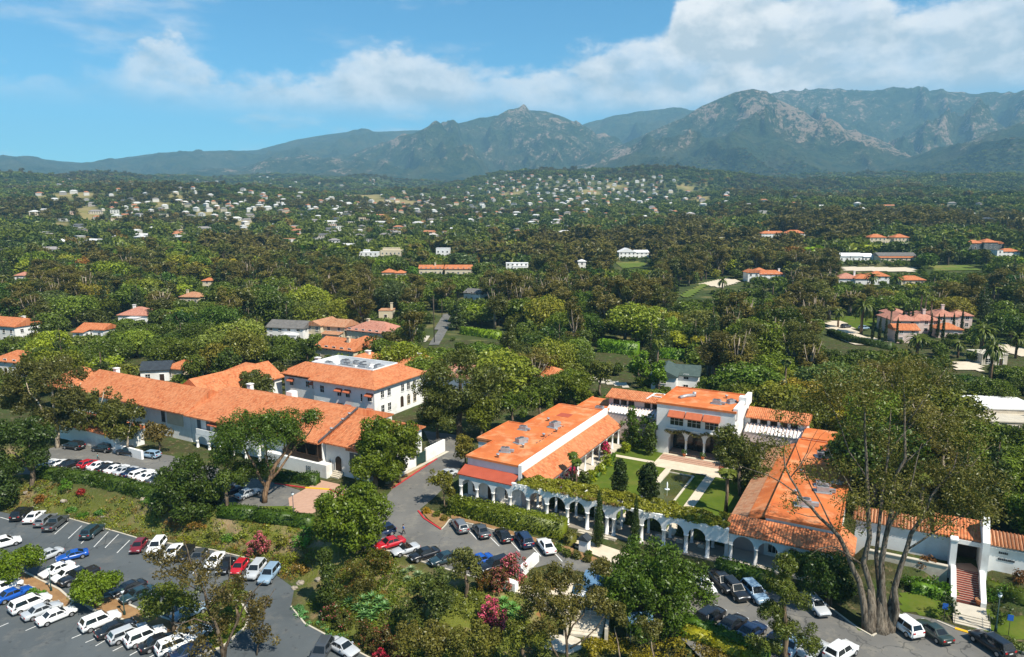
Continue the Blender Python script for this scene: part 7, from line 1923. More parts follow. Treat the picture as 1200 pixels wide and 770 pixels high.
# ------------------------------------------------------------------ vehicles
def car_parts(L, Wd, hood, deck, belt, H_, xf0, xf1, xr1, xr0, clear=.24, bed=None, open_top=False, wr=.33):
    """body and fittings of one kind of car; x forward"""
    w = Wd / 2; l = L / 2
    st = [(-l, .80, .42, deck - .16, deck - .12), (-l + .07, .93, .30, deck - .04, deck), (-l + .5, .99, clear, deck + .02, deck + .02), (xr0 + .05, 1.0, clear, belt - .02, belt), ((xr0 + xf0) / 2, 1.0, clear, belt - .03, belt), (xf0 - .05, 1.0, clear, belt - .05, belt),
          (xf0 + .35, 1.0, clear, hood - .02, hood + .04), (l - .55, .98, clear, hood - .07, hood - .02), (l - .12, .90, .30, hood - .18, hood - .12), (l, .74, .40, hood - .30, hood - .26)]
    mb = MB(); rings = []
    for x, k, zb, zs, zt in st:
        ww = w * k
        half = [(0, zb), (ww * .9, zb), (ww, zb + .14), (ww * 1.01, (zb + zs) / 2), (ww * .96, zs), (ww * .80, zt), (0, zt + .03)]
        ring = half + [(-y, z) for y, z in half[-2:0:-1]]
        rings.append([(x, y, z) for y, z in ring])
    n = len(rings[0]); vs = [p_ for r_ in rings for p_ in r_]
    fs = [[i * n + j, i * n + (j + 1) % n, (i + 1) * n + (j + 1) % n, (i + 1) * n + j][::-1] for i in range(len(rings) - 1) for j in range(n)]
    fs += [list(range(n)), [(len(rings) - 1) * n + j for j in range(n)][::-1]]
    mb.add(vs, fs, 0, True)
    # dark wheel wells
    xw = (l - .88, -l + .90)
    for x in xw:
        for s in (-1, 1):
            k = 12
            vs = [(x + .41 * math.cos(math.pi * i / k), s * (w * 1.012), .30 + .41 * math.sin(math.pi * i / k)) for i in range(k + 1)]
            mb.add(vs, [list(range(k + 1)) if s < 0 else list(range(k + 1))[::-1]], 1)
    parts = {}
    tw, bw = w * .70, w * .90
    zb = belt - .01
    b0 = [(xf0, bw, zb), (xf0, -bw, zb), (xr0, -bw, zb), (xr0, bw, zb)]
    t0 = [(xf1, tw, H_ - .05), (xf1, -tw, H_ - .05), (xr1, -tw, H_ - .05), (xr1, tw, H_ - .05)]
    if not open_top:
        rf = [(xf1 - .12, tw * .82, H_), (xf1 - .12, -tw * .82, H_), (xr1 + .12, -tw * .82, H_), (xr1 + .12, tw * .82, H_)]
        o = b0 + t0 + rf
        mb.add(o, [(0, 4, 5, 1), (1, 5, 6, 2), (2, 6, 7, 3), (3, 7, 4, 0), (4, 8, 9, 5), (5, 9, 10, 6), (6, 10, 11, 7), (7, 11, 8, 4), (8, 11, 10, 9)], 0)
    def pane(q, su0, su1, sv0, sv1, off=.018):
        a, b, c, d = (Vector(v) for v in q)          # a,b bottom  d,c top
        def at(u, v): return (a.lerp(b, u)).lerp(d.lerp(c, u), v)
        nn = (b - a).cross(d - a).normalized()
        P_ = [at(su0, sv0), at(su1, sv0), at(su1, sv1), at(su0, sv1)]
        m2 = MB(); top_ = [p_ + nn * off for p_ in P_]
        m2.add(top_ + P_, [(0, 1, 2, 3), (0, 4, 5, 1), (1, 5, 6, 2), (2, 6, 7, 3), (3, 7, 4, 0)])
        return m2
    pl_ = []
    pl_.append(('windscreen', pane([b0[1], b0[0], t0[0], t0[1]], .06, .94, .08, .95), CARG))
    if not open_top:
        pl_.append(('rear_window', pane([b0[3], b0[2], t0[2], t0[3]], .10, .90, .12, .92), CARG))
        for s, q in ((1, [b0[0], b0[3], t0[3], t0[0]]), (-1, [b0[2], b0[1], t0[1], t0[2]])):
            pl_.append(('side_window', pane(q, .07, .50, .10, .90), CARG)); pl_.append(('side_window', pane(q, .54, .94, .10, .90), CARG))
    else:
        m2 = MB(); m2.box(xr0, xf0 - .1, -w * .72, w * .72, belt - .2, belt + .055); pl_.append(('cabin', m2, TYRE))
        for s in (-1, 1):
            m2 = MB(); m2.box(-.45, -.05, s * .38 - .22, s * .38 + .22, belt - .1, belt + .18); m2.box(-.6, -.42, s * .38 - .2, s * .38 + .2, belt, belt + .42); pl_.append(('seat', m2, WOOD))
    if bed:
        m2 = MB(); m2.box(bed[0], bed[1], -w * .82, w * .82, belt - .02, belt + .045); pl_.append(('bed_liner', m2, TYRE))
    for s in (-1, 1):
        m2 = MB(); m2.box(l - .16, l - .03, s * w * .66 - .19, s * w * .66 + .19, hood - .30, hood - .15); pl_.append(('headlight', m2, LAMPW))
        m2 = MB(); m2.box(-l - .012, -l + .12, s * w * .70 - .16, s * w * .70 + .16, deck - .30, deck - .10); pl_.append(('tail_light', m2, LAMPR))
        m2 = MB(); m2.box(xf0 - .45, xf0 - .22, s * (w * .94) - .02, s * (w * .94 + .16) + .02, belt + .0, belt + .16) if s > 0 else m2.box(xf0 - .45, xf0 - .22, s * (w * .94 + .16) - .02, s * (w * .94) + .02, belt, belt + .16); pl_.append(('wing_mirror', m2, None))
    m2 = MB(); m2.box(l - .02, l + .015, -.55, .55, .46, .58); pl_.append(('grille', m2, TYRE))
    m2 = MB(); m2.box(-l - .025, -l + .02, -.26, .26, deck - .42, deck - .30); pl_.append(('licence_plate', m2, MARK))
    m2 = MB(); m2.box(-l - .03, -l + .1, -w * .82, w * .82, .34, .44); pl_.append(('bumper', m2, TYRE))
    return mb.mesh('body', [CARP, TYRE]), [(nm, m_.mesh(nm, mt or CARP)) for nm, m_, mt in pl_], xw, w, wr
def wheel_mesh(r):
    t = MB(); k = 16
    t.tube([(0, -.11, 0), (0, -.10, 0), (0, .10, 0), (0, .11, 0)], [r * .9, r, r, r * .9], k)
    f = MB(); f.tube([(0, -.118, 0), (0, .118, 0)], [r * .62, r * .62], 12)
    return t.mesh('tyre', TYRE), f.mesh('rim', RIM)
WHEEL = wheel_mesh(.33); WHEELB = wheel_mesh(.38)
CT = {
    'saloon': car_parts(4.7, 1.82, .86, .96, .93, 1.45, 1.05, .35, -.85, -1.55),
    'coupe': car_parts(4.5, 1.80, .80, .92, .88, 1.34, .85, .15, -.75, -1.65),
    'hatchback': car_parts(4.1, 1.76, .90, 1.02, .96, 1.50, 1.05, .35, -1.35, -1.88),
    'estate car': car_parts(4.75, 1.82, .90, 1.05, .97, 1.52, 1.10, .40, -1.85, -2.22),
    'off-roader': car_parts(4.8, 1.92, 1.05, 1.18, 1.10, 1.80, 1.10, .45, -1.90, -2.28, .32, wr=.38),
    'minivan': car_parts(5.0, 1.96, 1.00, 1.15, 1.06, 1.78, 1.45, .60, -2.05, -2.38),
    'pickup': car_parts(5.4, 1.95, 1.08, 1.10, 1.10, 1.82, 1.10, .45, -.75, -.95, .34, bed=(-2.5, -1.05), wr=.38),
    'convertible': car_parts(4.3, 1.78, .80, .90, .86, 1.25, .70, .15, -.9, -1.0, open_top=True),
}
PAINT = {'white': (.80, .80, .79), 'silver': (.42, .44, .46), 'grey': (.14, .15, .16), 'dark grey': (.055, .06, .065), 'black': (.012, .012, .014), 'blue': (.008, .075, .36), 'dark blue': (.010, .022, .06), 'red': (.42, .012, .02), 'dark teal': (.018, .04, .05), 'pale blue': (.22, .32, .42), 'dark green': (.025, .04, .032), 'cream': (.66, .60, .48), 'dark red': (.16, .015, .02)}
PROTO = {}
def car(kind, colour, px, py, tail, nose, z, label, group=None, out=None):
    """stands at the ground point of (px,py), axis along tail->nose"""
    x, y = un(px, py, z)
    (ax, ay), (bx, by) = un(*tail, z), un(*nose, z)
    rz = math.atan2(by - ay, bx - ax)
    col = PAINT[colour]
    ROOT = thing('parked_car', label, 'car', (x, y, z + .06), rz, group)
    if kind not in PROTO:
        body, pl_, xw, w, wr = CT[kind]
        PROTO[kind] = True
    body, pl_, xw, w, wr = CT[kind]
    put('body', body, ROOT, color=col)
    for nm, me_ in pl_: put(nm, me_, ROOT, color=col)
    ty, rm = WHEELB if wr > .35 else WHEEL
    for xx in xw:
        for s in (-1, 1):
            wh = put('wheel', ty, ROOT, (xx, s * (w - .085), wr))
            put('rim', rm, wh)
    CARS.append((x, y))
    return ROOT
CARS = []
ZL = -3.94
NR = ((0, 0), (27, -11))
def row(items, axis, z, group):
    for it in items:
        kind, colour, px, py, lab = it[:5]
        a = it[5] if len(it) > 5 else axis
        car(kind, colour, px, py, (px - a[0] / 2, py - a[1] / 2), (px + a[0] / 2, py + a[1] / 2), z, lab, group)
row([('off-roader', 'white', 4, 694, 'white off-roader at the left photo edge beside the blue saloon in the near row'),
     ('saloon', 'blue', 16, 701, 'deep blue saloon in the near row beside a white minivan'),
     ('minivan', 'white', 36, 712, 'long white minivan in the near row by the mulch island'),
     ('saloon', 'silver', 50, 720, 'silver saloon between white minivan and white saloon in the near row'),
     ('saloon', 'white', 67, 726, 'white saloon ending the left half of the near row'),
     ('off-roader', 'white', 118, 733, 'white off-roader with roof rack rails starting the right half of the near row'),
     ('saloon', 'black', 136, 741, 'black saloon between white off-roader and silver estate'),
     ('estate car', 'silver', 151, 747, 'silver estate car in the right half of the near row'),
     ('off-roader', 'white', 171, 751, 'white off-roader between silver estate and black saloon'),
     ('saloon', 'black', 187, 757, 'black saloon between two white off-roaders in the near row'),
     ('off-roader', 'white', 207, 761, 'white off-roader last but one in the near row'),
     ('saloon', 'dark blue', 224, 768, 'dark saloon cut by the bottom edge at the end of the near row')], (27, -11), ZL, 'cars in the near row of the lower car park')
row([('saloon', 'silver', 55, 655, 'silver car hidden behind the round edge tree, beside the blue coupe'),
     ('saloon', 'white', 67, 672, 'white saloon nosed to the mulch island behind the lamp post'),
     ('hatchback', 'white', 79, 678, 'white hatchback right of the white saloon at the mulch island'),
     ('pickup', 'black', 93, 680, 'black pickup beside the white hatchback, partly under a round tree'),
     ('saloon', 'black', 151, 694, 'black saloon half under the second round tree'),
     ('saloon', 'dark teal', 162, 701, 'dark teal saloon right of the black one by the second round tree'),
     ('saloon', 'pale blue', 222, 722, 'pale blue car glimpsed through the brown tree'),
     ('saloon', 'white', 226, 748, 'white car glimpsed under the brown tree at the island')], (-27, 11), ZL, 'cars nosed to the islands of the lower car park')
row([('coupe', 'blue', 85, 655, 'bright blue coupe driving along the aisle')], (-37, 9), ZL, None)
row([('minivan', 'white', 4, 641, 'white van cut by the left edge in the aisle')], (30, -8), ZL, None)
UP = (17, -13)
row([('off-roader', 'black', 26, 606, 'black off-roader, leftmost under the dry slope'), ('saloon', 'white', 41, 609, 'white saloon beside the black off-roader under the dry slope'), ('estate car', 'grey', 54, 613, 'grey estate car between white saloon and pickup'),
     ('pickup', 'dark grey', 66, 617, 'dark grey pickup at the end of the group of four'), ('off-roader', 'dark teal', 109, 627, 'dark teal off-roader standing alone under the dry slope')], UP, ZL, 'cars along the foot of the dry slope')
UR = (-12, 15)
row([('hatchback', 'dark red', 163, 644, 'dark red and grey hatchback, leftmost of the row under the brush'), ('off-roader', 'white', 184, 645, 'white off-roader with black roof in the row under the brush'), ('saloon', 'white', 203, 651, 'white saloon with cream bonnet in the row under the brush'), ('saloon', 'black', 217, 652, 'black saloon in the shade of the brown tree'),
     ('hatchback', 'dark grey', 233, 657, 'dark grey hatchback hidden by brown twigs'), ('saloon', 'white', 252, 661, 'bright white saloon alone before the succulents'), ('hatchback', 'black', 265, 668, 'black hatchback between white saloon and red hatchback'), ('hatchback', 'red', 281, 669, 'red hatchback in the row before the pink-flowered shrub'),
     ('off-roader', 'silver', 300, 673, 'silver off-roader right of the red hatchback'), ('off-roader', 'pale blue', 316, 678, 'pale blue off-roader ending the row by the drive')], UR, ZL, 'cars in the row under the dry brush')
row([('saloon', 'silver', 402, 764, 'silver saloon coming up the drive at the bottom edge')], (24, 13), ZL, None)
row([('off-roader', 'dark grey', 377, 770, 'dark off-roader cut by the bottom edge on the drive')], (-8, 14), ZL, None)
ULF = (26, -9)
ul = [('saloon', 'white', 52, 546, 'white saloon, leftmost of the row behind the slope hedge'), ('estate car', 'white', 66, 547, 'white estate car second in the row behind the slope hedge'), ('saloon', 'black', 82, 547, 'black saloon with white neighbour, third behind the slope hedge'), ('hatchback', 'red', 104, 547, 'red hatchback in the row behind the slope hedge'), ('saloon', 'white', 117, 549, 'white saloon right beside the red hatchback'), ('saloon', 'black', 127, 551, 'black saloon, second right of the red hatchback'), ('saloon', 'white', 137, 553, 'white saloon, third right of the red hatchback'),
      ('saloon', 'silver', 147, 555, 'silver saloon, fourth right of the red hatchback'), ('saloon', 'dark blue', 157, 557, 'dark blue saloon, fifth right of the red hatchback'), ('estate car', 'white', 166, 559, 'white estate car, sixth right of the red hatchback'), ('saloon', 'white', 176, 562, 'white saloon, seventh right of the red hatchback'), ('saloon', 'dark grey', 186, 565, 'dark grey saloon ending the row by the evergreen mass')]
row(ul, ULF, .055, 'cars behind the slope hedge')
row([('off-roader', 'black', 87, 526, 'black off-roader against the wall, leftmost of four'), ('off-roader', 'black', 121, 529, 'black off-roader second along the wall'), ('pickup', 'black', 151, 533, 'black pickup third along the wall'), ('estate car', 'pale blue', 176, 536, 'silvery blue estate car ending the row along the wall')], (-24, -3), .055, 'cars parked along the white wall')
row([('off-roader', 'dark blue', 268, 579, 'dark blue off-roader in the shade behind the umbrella pine'), ('saloon', 'silver', 291, 582, 'silver saloon beside the trunk of the umbrella pine')], (22, -8), .055, None)
RD = .06
row([('saloon', 'red', 457, 641, 'bright red saloon parked along the bank edge of the road'), ('convertible', 'silver', 475, 648, 'silver open convertible behind the red saloon'), ('saloon', 'black', 497, 654, 'black saloon in the roadside row behind the convertible'), ('saloon', 'dark teal', 521, 659, 'dark saloon hidden by the grey-green tree on the bank')], (-27, 8), RD, 'cars parked along the bank edge')
row([('saloon', 'dark grey', 435, 638, 'dark car in the shade of the big fig tree'), ('off-roader', 'dark blue', 446, 629, 'dark off-roader half under the big fig tree'), ('saloon', 'blue', 560, 662, 'blue saloon in the roadside row behind the olive tree'), ('off-roader', 'black', 580, 668, 'black off-roader ending the roadside row by the pink shrub'), ('saloon', 'silver', 523, 559, 'silver car half hidden by the feathery tree beside the hall')], (-26, 8), RD, None)
HR = (-11, -15)
row([('estate car', 'grey', 539, 620, 'grey estate car, first in the row under the long clipped hedge'), ('saloon', 'dark grey', 564, 626, 'dark grey saloon, second in the row under the long clipped hedge'), ('coupe', 'black', 590, 631, 'black coupe in the middle of the row under the long hedge'), ('off-roader', 'dark blue', 614, 637, 'dark blue off-roader between black coupe and white saloon'), ('saloon', 'white', 640, 644, 'white saloon ending the row under the long clipped hedge')], HR, RD, 'cars in the row under the long clipped hedge')
RL = (18, 18)
row([('saloon', 'white', 824, 690, 'white car peeping out from under the massive oak'), ('pickup', 'black', 846, 687, 'black pickup in the upper row of the right-hand car park'), ('off-roader', 'black', 861, 697, 'black off-roader beside the black pickup'), ('off-roader', 'pale blue', 884, 700, 'pale blue off-roader right of the two black ones'), ('estate car', 'silver', 955, 714, 'silver estate car under the shade tree by the big eucalyptus')], RL, RD, 'cars in the upper row of the right-hand car park')
RQ = (20, -13)
row([('off-roader', 'black', 832, 728, 'black off-roader, leftmost in the lower row of the right-hand car park'), ('saloon', 'black', 858, 736, 'black saloon second in the lower row of the right-hand car park'), ('saloon', 'dark blue', 880, 745, 'dark blue saloon third in the lower row of the right-hand car park'), ('saloon', 'dark blue', 912, 754, 'dark blue car behind the narrow open pine'), ('saloon', 'pale blue', 932, 762, 'pale blue car behind the foot of the narrow pine'), ('saloon', 'silver', 952, 766, 'silver car right of the narrow open pine'), ('off-roader', 'white', 985, 770, 'white off-roader at the bottom edge right of the pine')], RQ, RD, 'cars in the lower row of the right-hand car park')
row([('off-roader', 'white', 1058, 738, 'long white off-roader beside the big eucalyptus trunk'), ('saloon', 'dark green', 1093, 745, 'dark green saloon right of the long white off-roader')], (-30, -22), RD, 'cars below the brick stairs')
row([('off-roader', 'black', 1161, 760, 'black off-roader at the kerb below the stairs landing')], (-31, -20), RD, 'cars below the brick stairs')
x, y, z = gp(990, 382)
for px, py, cc, kk, lab in ((991, 385, 'dark grey', 'off-roader', 'tiny dark off-roader on the mansion drive'), (1012, 387, 'pale blue', 'minivan', 'tiny pale blue van on the mansion drive')):
    x, y, z = gp(px, py)
    t_ = thing('parked_car', lab, 'car', (x, y, z + .35), rad(20))
    body, pl_, xw, w_, wr = CT[kk]
    put('body', body, t_, color=PAINT[cc])
    for nm, me_ in pl_[:6]: put(nm, me_, t_, color=PAINT[cc])
    for xx in xw:
        for s in (-1, 1): put('wheel', WHEEL[0], t_, (xx, s * (w_ - .085), .33))

# ------------------------------------------------------------------ people
def person(px, py, z, rz, shirt, trousers, label, stride=.22):
    x, y = un(px, py, z)
    root = thing('person', label, 'person', (x, y, z + .06), rz)
    V = [(0, 0, .95), (0, 0, 1.18), (0, 0, 1.40), (.02, 0, 1.50), (.04, 0, 1.60), (.05, 0, 1.72),
         (stride, .10, .50), (stride * 1.1, .10, .09), (stride * 1.1 + .17, .10, .05), (-stride * .5, -.10, .50), (-stride * 1.5, -.10, .10), (-stride * 1.5 + .17, -.10, .05),
         (0, .19, 1.41), (-.10, .25, 1.14), (.06, .26, .93), (.10, .26, .83), (0, -.19, 1.41), (.08, -.25, 1.14), (.22, -.25, .98), (.27, -.25, .89), (0, .10, .90), (0, -.10, .90)]
    Ed = [(0, 1), (1, 2), (2, 3), (3, 4), (4, 5), (0, 20), (20, 6), (6, 7), (7, 8), (0, 21), (21, 9), (9, 10), (10, 11), (2, 12), (12, 13), (13, 14), (14, 15), (2, 16), (16, 17), (17, 18), (18, 19)]
    Rr = [.15, .135, .15, .062, .10, .085, .072, .048, .038, .072, .048, .038, .062, .045, .036, .04, .062, .045, .036, .04, .10, .10]
    me = bpy.data.meshes.new('body'); me.from_pydata(V, Ed, [])
    o = bpy.data.objects.new('body', me); COL.objects.link(o)
    md = o.modifiers.new('skin', 'SKIN'); md.use_smooth_shade = True
    for i, sv in enumerate(me.skin_vertices[0].data):
        sv.radius = (Rr[i], Rr[i]); sv.use_root = (i == 0)
    sb = o.modifiers.new('sub', 'SUBSURF'); sb.levels = 1; sb.render_levels = 1
    bpy.context.view_layer.update()
    dg = bpy.context.evaluated_depsgraph_get()
    m2 = bpy.data.meshes.new_from_object(o.evaluated_get(dg)); bpy.data.objects.remove(o)
    m2.materials.clear(); m2.materials.append(SKIN); m2.materials.append(CLOTH_A(shirt)); m2.materials.append(CLOTH_A(trousers)); m2.materials.append(WOOD)
    idx = []
    for p_ in m2.polygons:
        c = p_.center
        idx.append(3 if c.z < .11 else 2 if c.z < 1.0 and abs(c.y) < .21 else 1 if (1.0 <= c.z < 1.47) and not (abs(c.y) > .2 and c.z < 1.12) else 0)
    m2.polygons.foreach_set('material_index', idx)
    put('body', m2, root)
    mb = MB(); n1, n2 = 5, 10; vs = []
    for a in range(n1 + 1):
        for b in range(n2):
            th, q = math.pi * .62 * a / n1, 2 * math.pi * b / n2
            vs.append((.03 + .112 * math.sin(th) * math.cos(q), .105 * math.sin(th) * math.sin(q), 1.68 + .125 * math.cos(th)))
    mb.add(vs, [[a * n2 + b, (a + 1) * n2 + b, (a + 1) * n2 + (b + 1) % n2, a * n2 + (b + 1) % n2] for a in range(n1) for b in range(n2)], 0, True)
    mb.build('hair', HAIR, root)
    return root
_cl = {}
def CLOTH_A(c):
    if c not in _cl: _cl[c] = mat_mottle('cloth_%d' % len(_cl), c, tuple(q * .85 for q in c), 9, .9, .1)
    return _cl[c]
person(473, 627, 0, rad(200), (.05, .18, .55), (.02, .022, .03), 'person in a bright blue top and dark trousers walking on the road')
person(115, 541, 0, rad(20), (.10, .30, .30), (.05, .06, .07), 'person in a teal top standing among the cars of the upper car park')

# ------------------------------------------------------------------ street furniture
def lamp_post(px, py, z, h, label, mat=PAINTG):
    x, y = un(px, py, z)
    r = thing('street_lamp', label, 'street lamp', (x, y, z))
    mb = MB(); mb.tube([(0, 0, -.3), (0, 0, .35), (0, 0, .6), (0, 0, h - .5)], [.17, .16, .08, .055], 10); mb.build('post', mat, r)
    mb = MB(); mb.tube([(0, 0, h - .5), (0, 0, h - .4), (0, 0, h - .05), (0, 0, h)], [.08, .17, .24, .05], 10); mb.build('lantern', FOUNT, r)
    mb = MB(); mb.tube([(0, 0, h + .001), (0, 0, h + .10), (0, 0, h + .25)], [.27, .2, .03], 10); mb.build('cap', mat, r)
    return r
lamp_post(1167, 737, .6, 4.6, 'dark green street lamp beside the stairs landing')
lamp_post(344, 601, .05, 3.6, 'slim street lamp at the corner of the brick forecourt', METALD)
lamp_post(60, 692, -3.8, 3.6, 'dark green lamp post on the mulch island between parked white cars')
lamp_post(146, 720, -3.8, 3.6, 'dark green lamp post on the second mulch island')
def sign(px, py, z, label, h=2.3):
    x, y = un(px, py, z)
    r = thing('parking_sign', label, 'sign', (x, y, z), rad(-20))
    mb = MB(); mb.tube([(0, 0, -.3), (0, 0, h)], [.035, .03], 6); mb.build('post', METALD, r)
    mb = MB(); mb.box(-.3, .3, -.06, -.036, h - .75, h); mb.build('panel', SIGNB, r)
sign(1106, 727, .2, 'small blue sign on a post next to the dark clipped ball shrub')
sign(1182, 741, .6, 'small blue sign on a post right of the street lamp')
x, y = un(685, 645, 0)
r = thing('kiosk', 'small white kiosk with gabled roof at the foot of the cypress', 'kiosk', (x, y, 0), GA)
mb = MB(); mb.box(-.7, .7, -.6, .6, -.2, 1.9); mb.build('wall', WHITE, r)
mb = MB(); gable_y(mb, -.9, 0, .9, -.8, .8, 1.92, 2.6, .1); mb.build('roof', BLUEROOF, r)
mb = MB(); mb.box(-1.9, -.72, -.3, .3, .55, .65); mb.box(-1.8, -1.7, -.2, .2, -.2, .55); mb.build('counter', WOOD, r)
x, y = AB(76.9, 4.2)
r = thing('plant_pot', 'big terracotta pot at the foot of the brick stairs', 'pot', (x, y, .62))
mb = MB(); mb.tube([(0, 0, 0), (0, 0, .6), (0, 0, .61), (0, 0, .75)], [.28, .42, .46, .46], 14); mb.build('pot', TILE, r)
put('soil', MB().tube([(0, 0, .70), (0, 0, .752)], [.4, .4], 12).mesh('soil', SOIL), r)
for (a_, b_), lab in (((28.9, 41.0), 'potted shrub at the left column of the garden house'), ((32.7, 41.0), 'potted shrub at the right column of the garden house'), ((37.6, 36.0), 'potted red-leaved plant on the terrace right corner')):
    x, y = AB(a_, b_)
    r = thing('plant_pot', lab, 'pot', (x, y, .5 if b_ > 40 else .1))
    mb = MB(); mb.tube([(0, 0, 0), (0, 0, .5), (0, 0, .6)], [.25, .36, .38], 12); mb.build('pot', TILE, r)
    V1, F1 = crown_np([(0, 0, .95, .55, .55, .5)], 160, .22, np.random.default_rng(5)); put('foliage', mesh_np('foliage', V1, F1, [LEAF]), r, color=(.06, .11, .02) if b_ > 40 else (.3, .05, .03))
# the pale terrace, steps and blue canopies in front of the oak
x, y, z = gp(640, 684)
r = thing('entrance_terrace', 'pale paved terrace with low white wall where the steps begin', 'terrace', (x, y, z), GA)
mb = MB(); mb.box(-5, 6.5, -4, 3.2, -1.5, .12); mb.build('paving', PALEPAVE, r)
for q_ in ((-4.2, -3.4, -1.0, 4.6, -.5, 1.5), (-5.0, -2.6, -4.2, -3.2, -.5, 1.3), (5.6, 6.4, -3, 3, -.5, 1.0)):
    mb = MB(); mb.box(*q_); mb.build('wall', WHITE, r)
x, y, z = gp(690, 722)
r = thing('garden_steps', 'broad pale stone steps going down through the trees', 'steps', (x, y, z), rad(-12))
for i in range(10):
    mb = MB(); mb.box(-2.3 + .04 * i, 2.3 - .04 * i, 1.9 - .55 * (i + 1), 1.9 - .55 * i - .003, -1.6, .75 - .13 * i); mb.build('step', STONE, r)
mb = MB(); mb.box(-2.75, -2.35, -4, 2.6, -1.2, 1.0); mb.box(2.35, 2.75, -4, 2.6, -1.2, 1.0); mb.build('side_wall', STONE, r)
x, y, z = gp(660, 754)
r = thing('garden_landing', 'pale irregular stone landing at the foot of the steps', 'landing', (x, y, z), rad(-12))
mb = MB(); mb.prism([(-2.2, -1.5), (1.0, -2.0), (2.4, -.6), (2.0, 1.2), (.2, 1.8), (-1.8, 1.1)], -.4, .12); mb.build('slab', STONE, r)
def canopy(px, py, w_, d_, h_, rz, label):
    x, y, z = gp(px, py)
    r = thing('canopy', label, 'canopy', (x, y, z), rad(rz))
    for a in (-1, 1):
        for b in (-1, 1):
            mb = MB(); mb.tube([(a * w_ * .46, b * d_ * .46, -.3), (a * w_ * .46, b * d_ * .46, h_)], [.05, .05], 6); mb.build('post', METAL, r)
    mb = MB(); slab(mb, [(-w_ / 2, -d_ / 2, h_), (w_ / 2, -d_ / 2, h_), (w_ / 2, d_ / 2, h_ + .5), (-w_ / 2, d_ / 2, h_ + .5)], .06); mb.build('cover', BLUEW, r)
canopy(697, 700, 3.2, 2.6, 2.5, -20, 'blue canopy at the road end beside the massive oak')
canopy(703, 728, 2.4, 1.8, 2.2, -20, 'smaller blue canopy below the other one, half in leaves')
canopy(750, 746, 3.2, 1.6, 2.4, 8, 'blue-grey canopy sheet below the massive oak')
# utility poles
def pole(px, base, top, label, arms=1):
    x, y, z = gp(px, base)
    yy = -(top - 385) / 811; zt = CAMZ + y / (cP + yy * sP) * (-sP + yy * cP)
    r = thing('utility_pole', label, 'utility pole', (x, y, z))
    h = max(5, zt - z)
    mb = MB(); mb.tube([(0, 0, -.5), (0, 0, h)], [.2, .15], 7); mb.build('post', BARK2, r)
    for i in range(arms):
        mb = MB(); mb.box(-1.3, 1.3, -.08, .08, h - .6 - 1.0 * i, h - .42 - 1.0 * i); mb.build('crossarm', BARK2, r)
    protect(px - 2, px + 2, top, base - (base - top) * .35, depth(x, y, z))
pole(509, 402, 350, 'wooden utility pole with crossarm beside the lane'); pole(13, 385, 350, 'utility pole behind the white corner villa')
pole(508, 372, 347, 'slim pale pole at the head of the lane', 0); pole(518, 372, 352, 'second slim pale pole at the head of the lane', 0)

# ------------------------------------------------------------------ the wood, the town on the hills, the air
LAND += [('the cedar', *gp(540, 516)[:2]), ('the long clipped hedge wall', *gp(725, 414)[:2]), ('the lane', *gp(515, 390)[:2])]
LPX = [(n_, *pj(x, y, hz1(x, y)), x, y) for n_, x, y in LAND]
ORD = ['nearest', 'second nearest', 'third nearest', 'fourth nearest', 'fifth nearest', 'sixth nearest', 'seventh nearest', 'eighth nearest', 'ninth nearest', 'tenth nearest', 'eleventh nearest', 'twelfth nearest', 'thirteenth nearest', 'fourteenth nearest', 'fifteenth nearest', 'sixteenth nearest', 'seventeenth nearest', 'eighteenth nearest', 'nineteenth nearest', 'twentieth nearest'] + [f'{i}th nearest' for i in range(21, 60)]
ZONES_E = [(470, 352, 100, 24), (560, 345, 55, 20), (668, 306, 55, 26), (730, 300, 60, 20), (805, 310, 50, 40), (945, 372, 50, 56), (900, 340, 40, 20), (425, 405, 36, 14), (1080, 262, 130, 14), (960, 275, 60, 20), (60, 352, 50, 18), (290, 302, 50, 16), (880, 300, 60, 20), (1100, 470, 70, 40), (1000, 440, 80, 40), (1150, 540, 60, 40)]
ZONES_B = [(140, 428, 44, 26, (.13, .17, .035)), (280, 412, 44, 34, (.105, .125, .040)), (862, 318, 46, 14, (.12, .18, .02)), (1000, 316, 30, 10, (.12, .15, .02)), (690, 372, 40, 26, (.085, .125, .02)), (950, 300, 30, 16, (.13, .20, .02)), (300, 340, 60, 14, (.10, .12, .03)), (1150, 320, 60, 10, (.10, .14, .02)), (770, 342, 40, 14, (.08, .12, .02))]
EXC = [(rect_ab(-114, 62.5, -30, 61), 0.0), (LOT_LOW, 27.0), (ROAD, 3.0), (LOT_UP, 4.0), (rect_ab(60, 112, -30, 17), 0.0)] + [(p_, 2.0) for p_ in OPEN]
HOUSEPOS = [(x, y) for n_, x, y in LAND]
cand = []
rg = np.random.default_rng(2024)
PR_ = np.array(PROT)
def blocked(px, py, wpx, top, dep):
    b = (px + wpx * .42 > PR_[:, 0]) & (px - wpx * .42 < PR_[:, 1]) & (top < PR_[:, 3]) & (py > PR_[:, 2]) & (dep < PR_[:, 4] + 14)
    return bool(b.any())
def ring(r0, r1, step, half=.98):
    out = []
    r = r0
    while r < r1:
        n = int(2 * half * r / step)
        a = -half + 2 * half * (np.arange(n) + rg.random(n)) / n
        q = r + rg.random(n) * step
        out.append(np.stack([q * np.sin(a), q * np.cos(a)], 1))
        r += step
    return np.concatenate(out)
near = ring(118, 640, 6.4)
keep = np.ones(len(near), bool)
for poly, mrg in EXC: keep &= pdist(near[:, 0], near[:, 1], poly) > mrg
la, lb = toab(near[:, 0].copy(), near[:, 1].copy())
keep &= ~((lb < 17) & (la > 62)) & ~((lb < -5) & (la <= 62)) & ~((la < -114) & (lb < 2))
near = near[keep]
TREES = []
gridh = {}
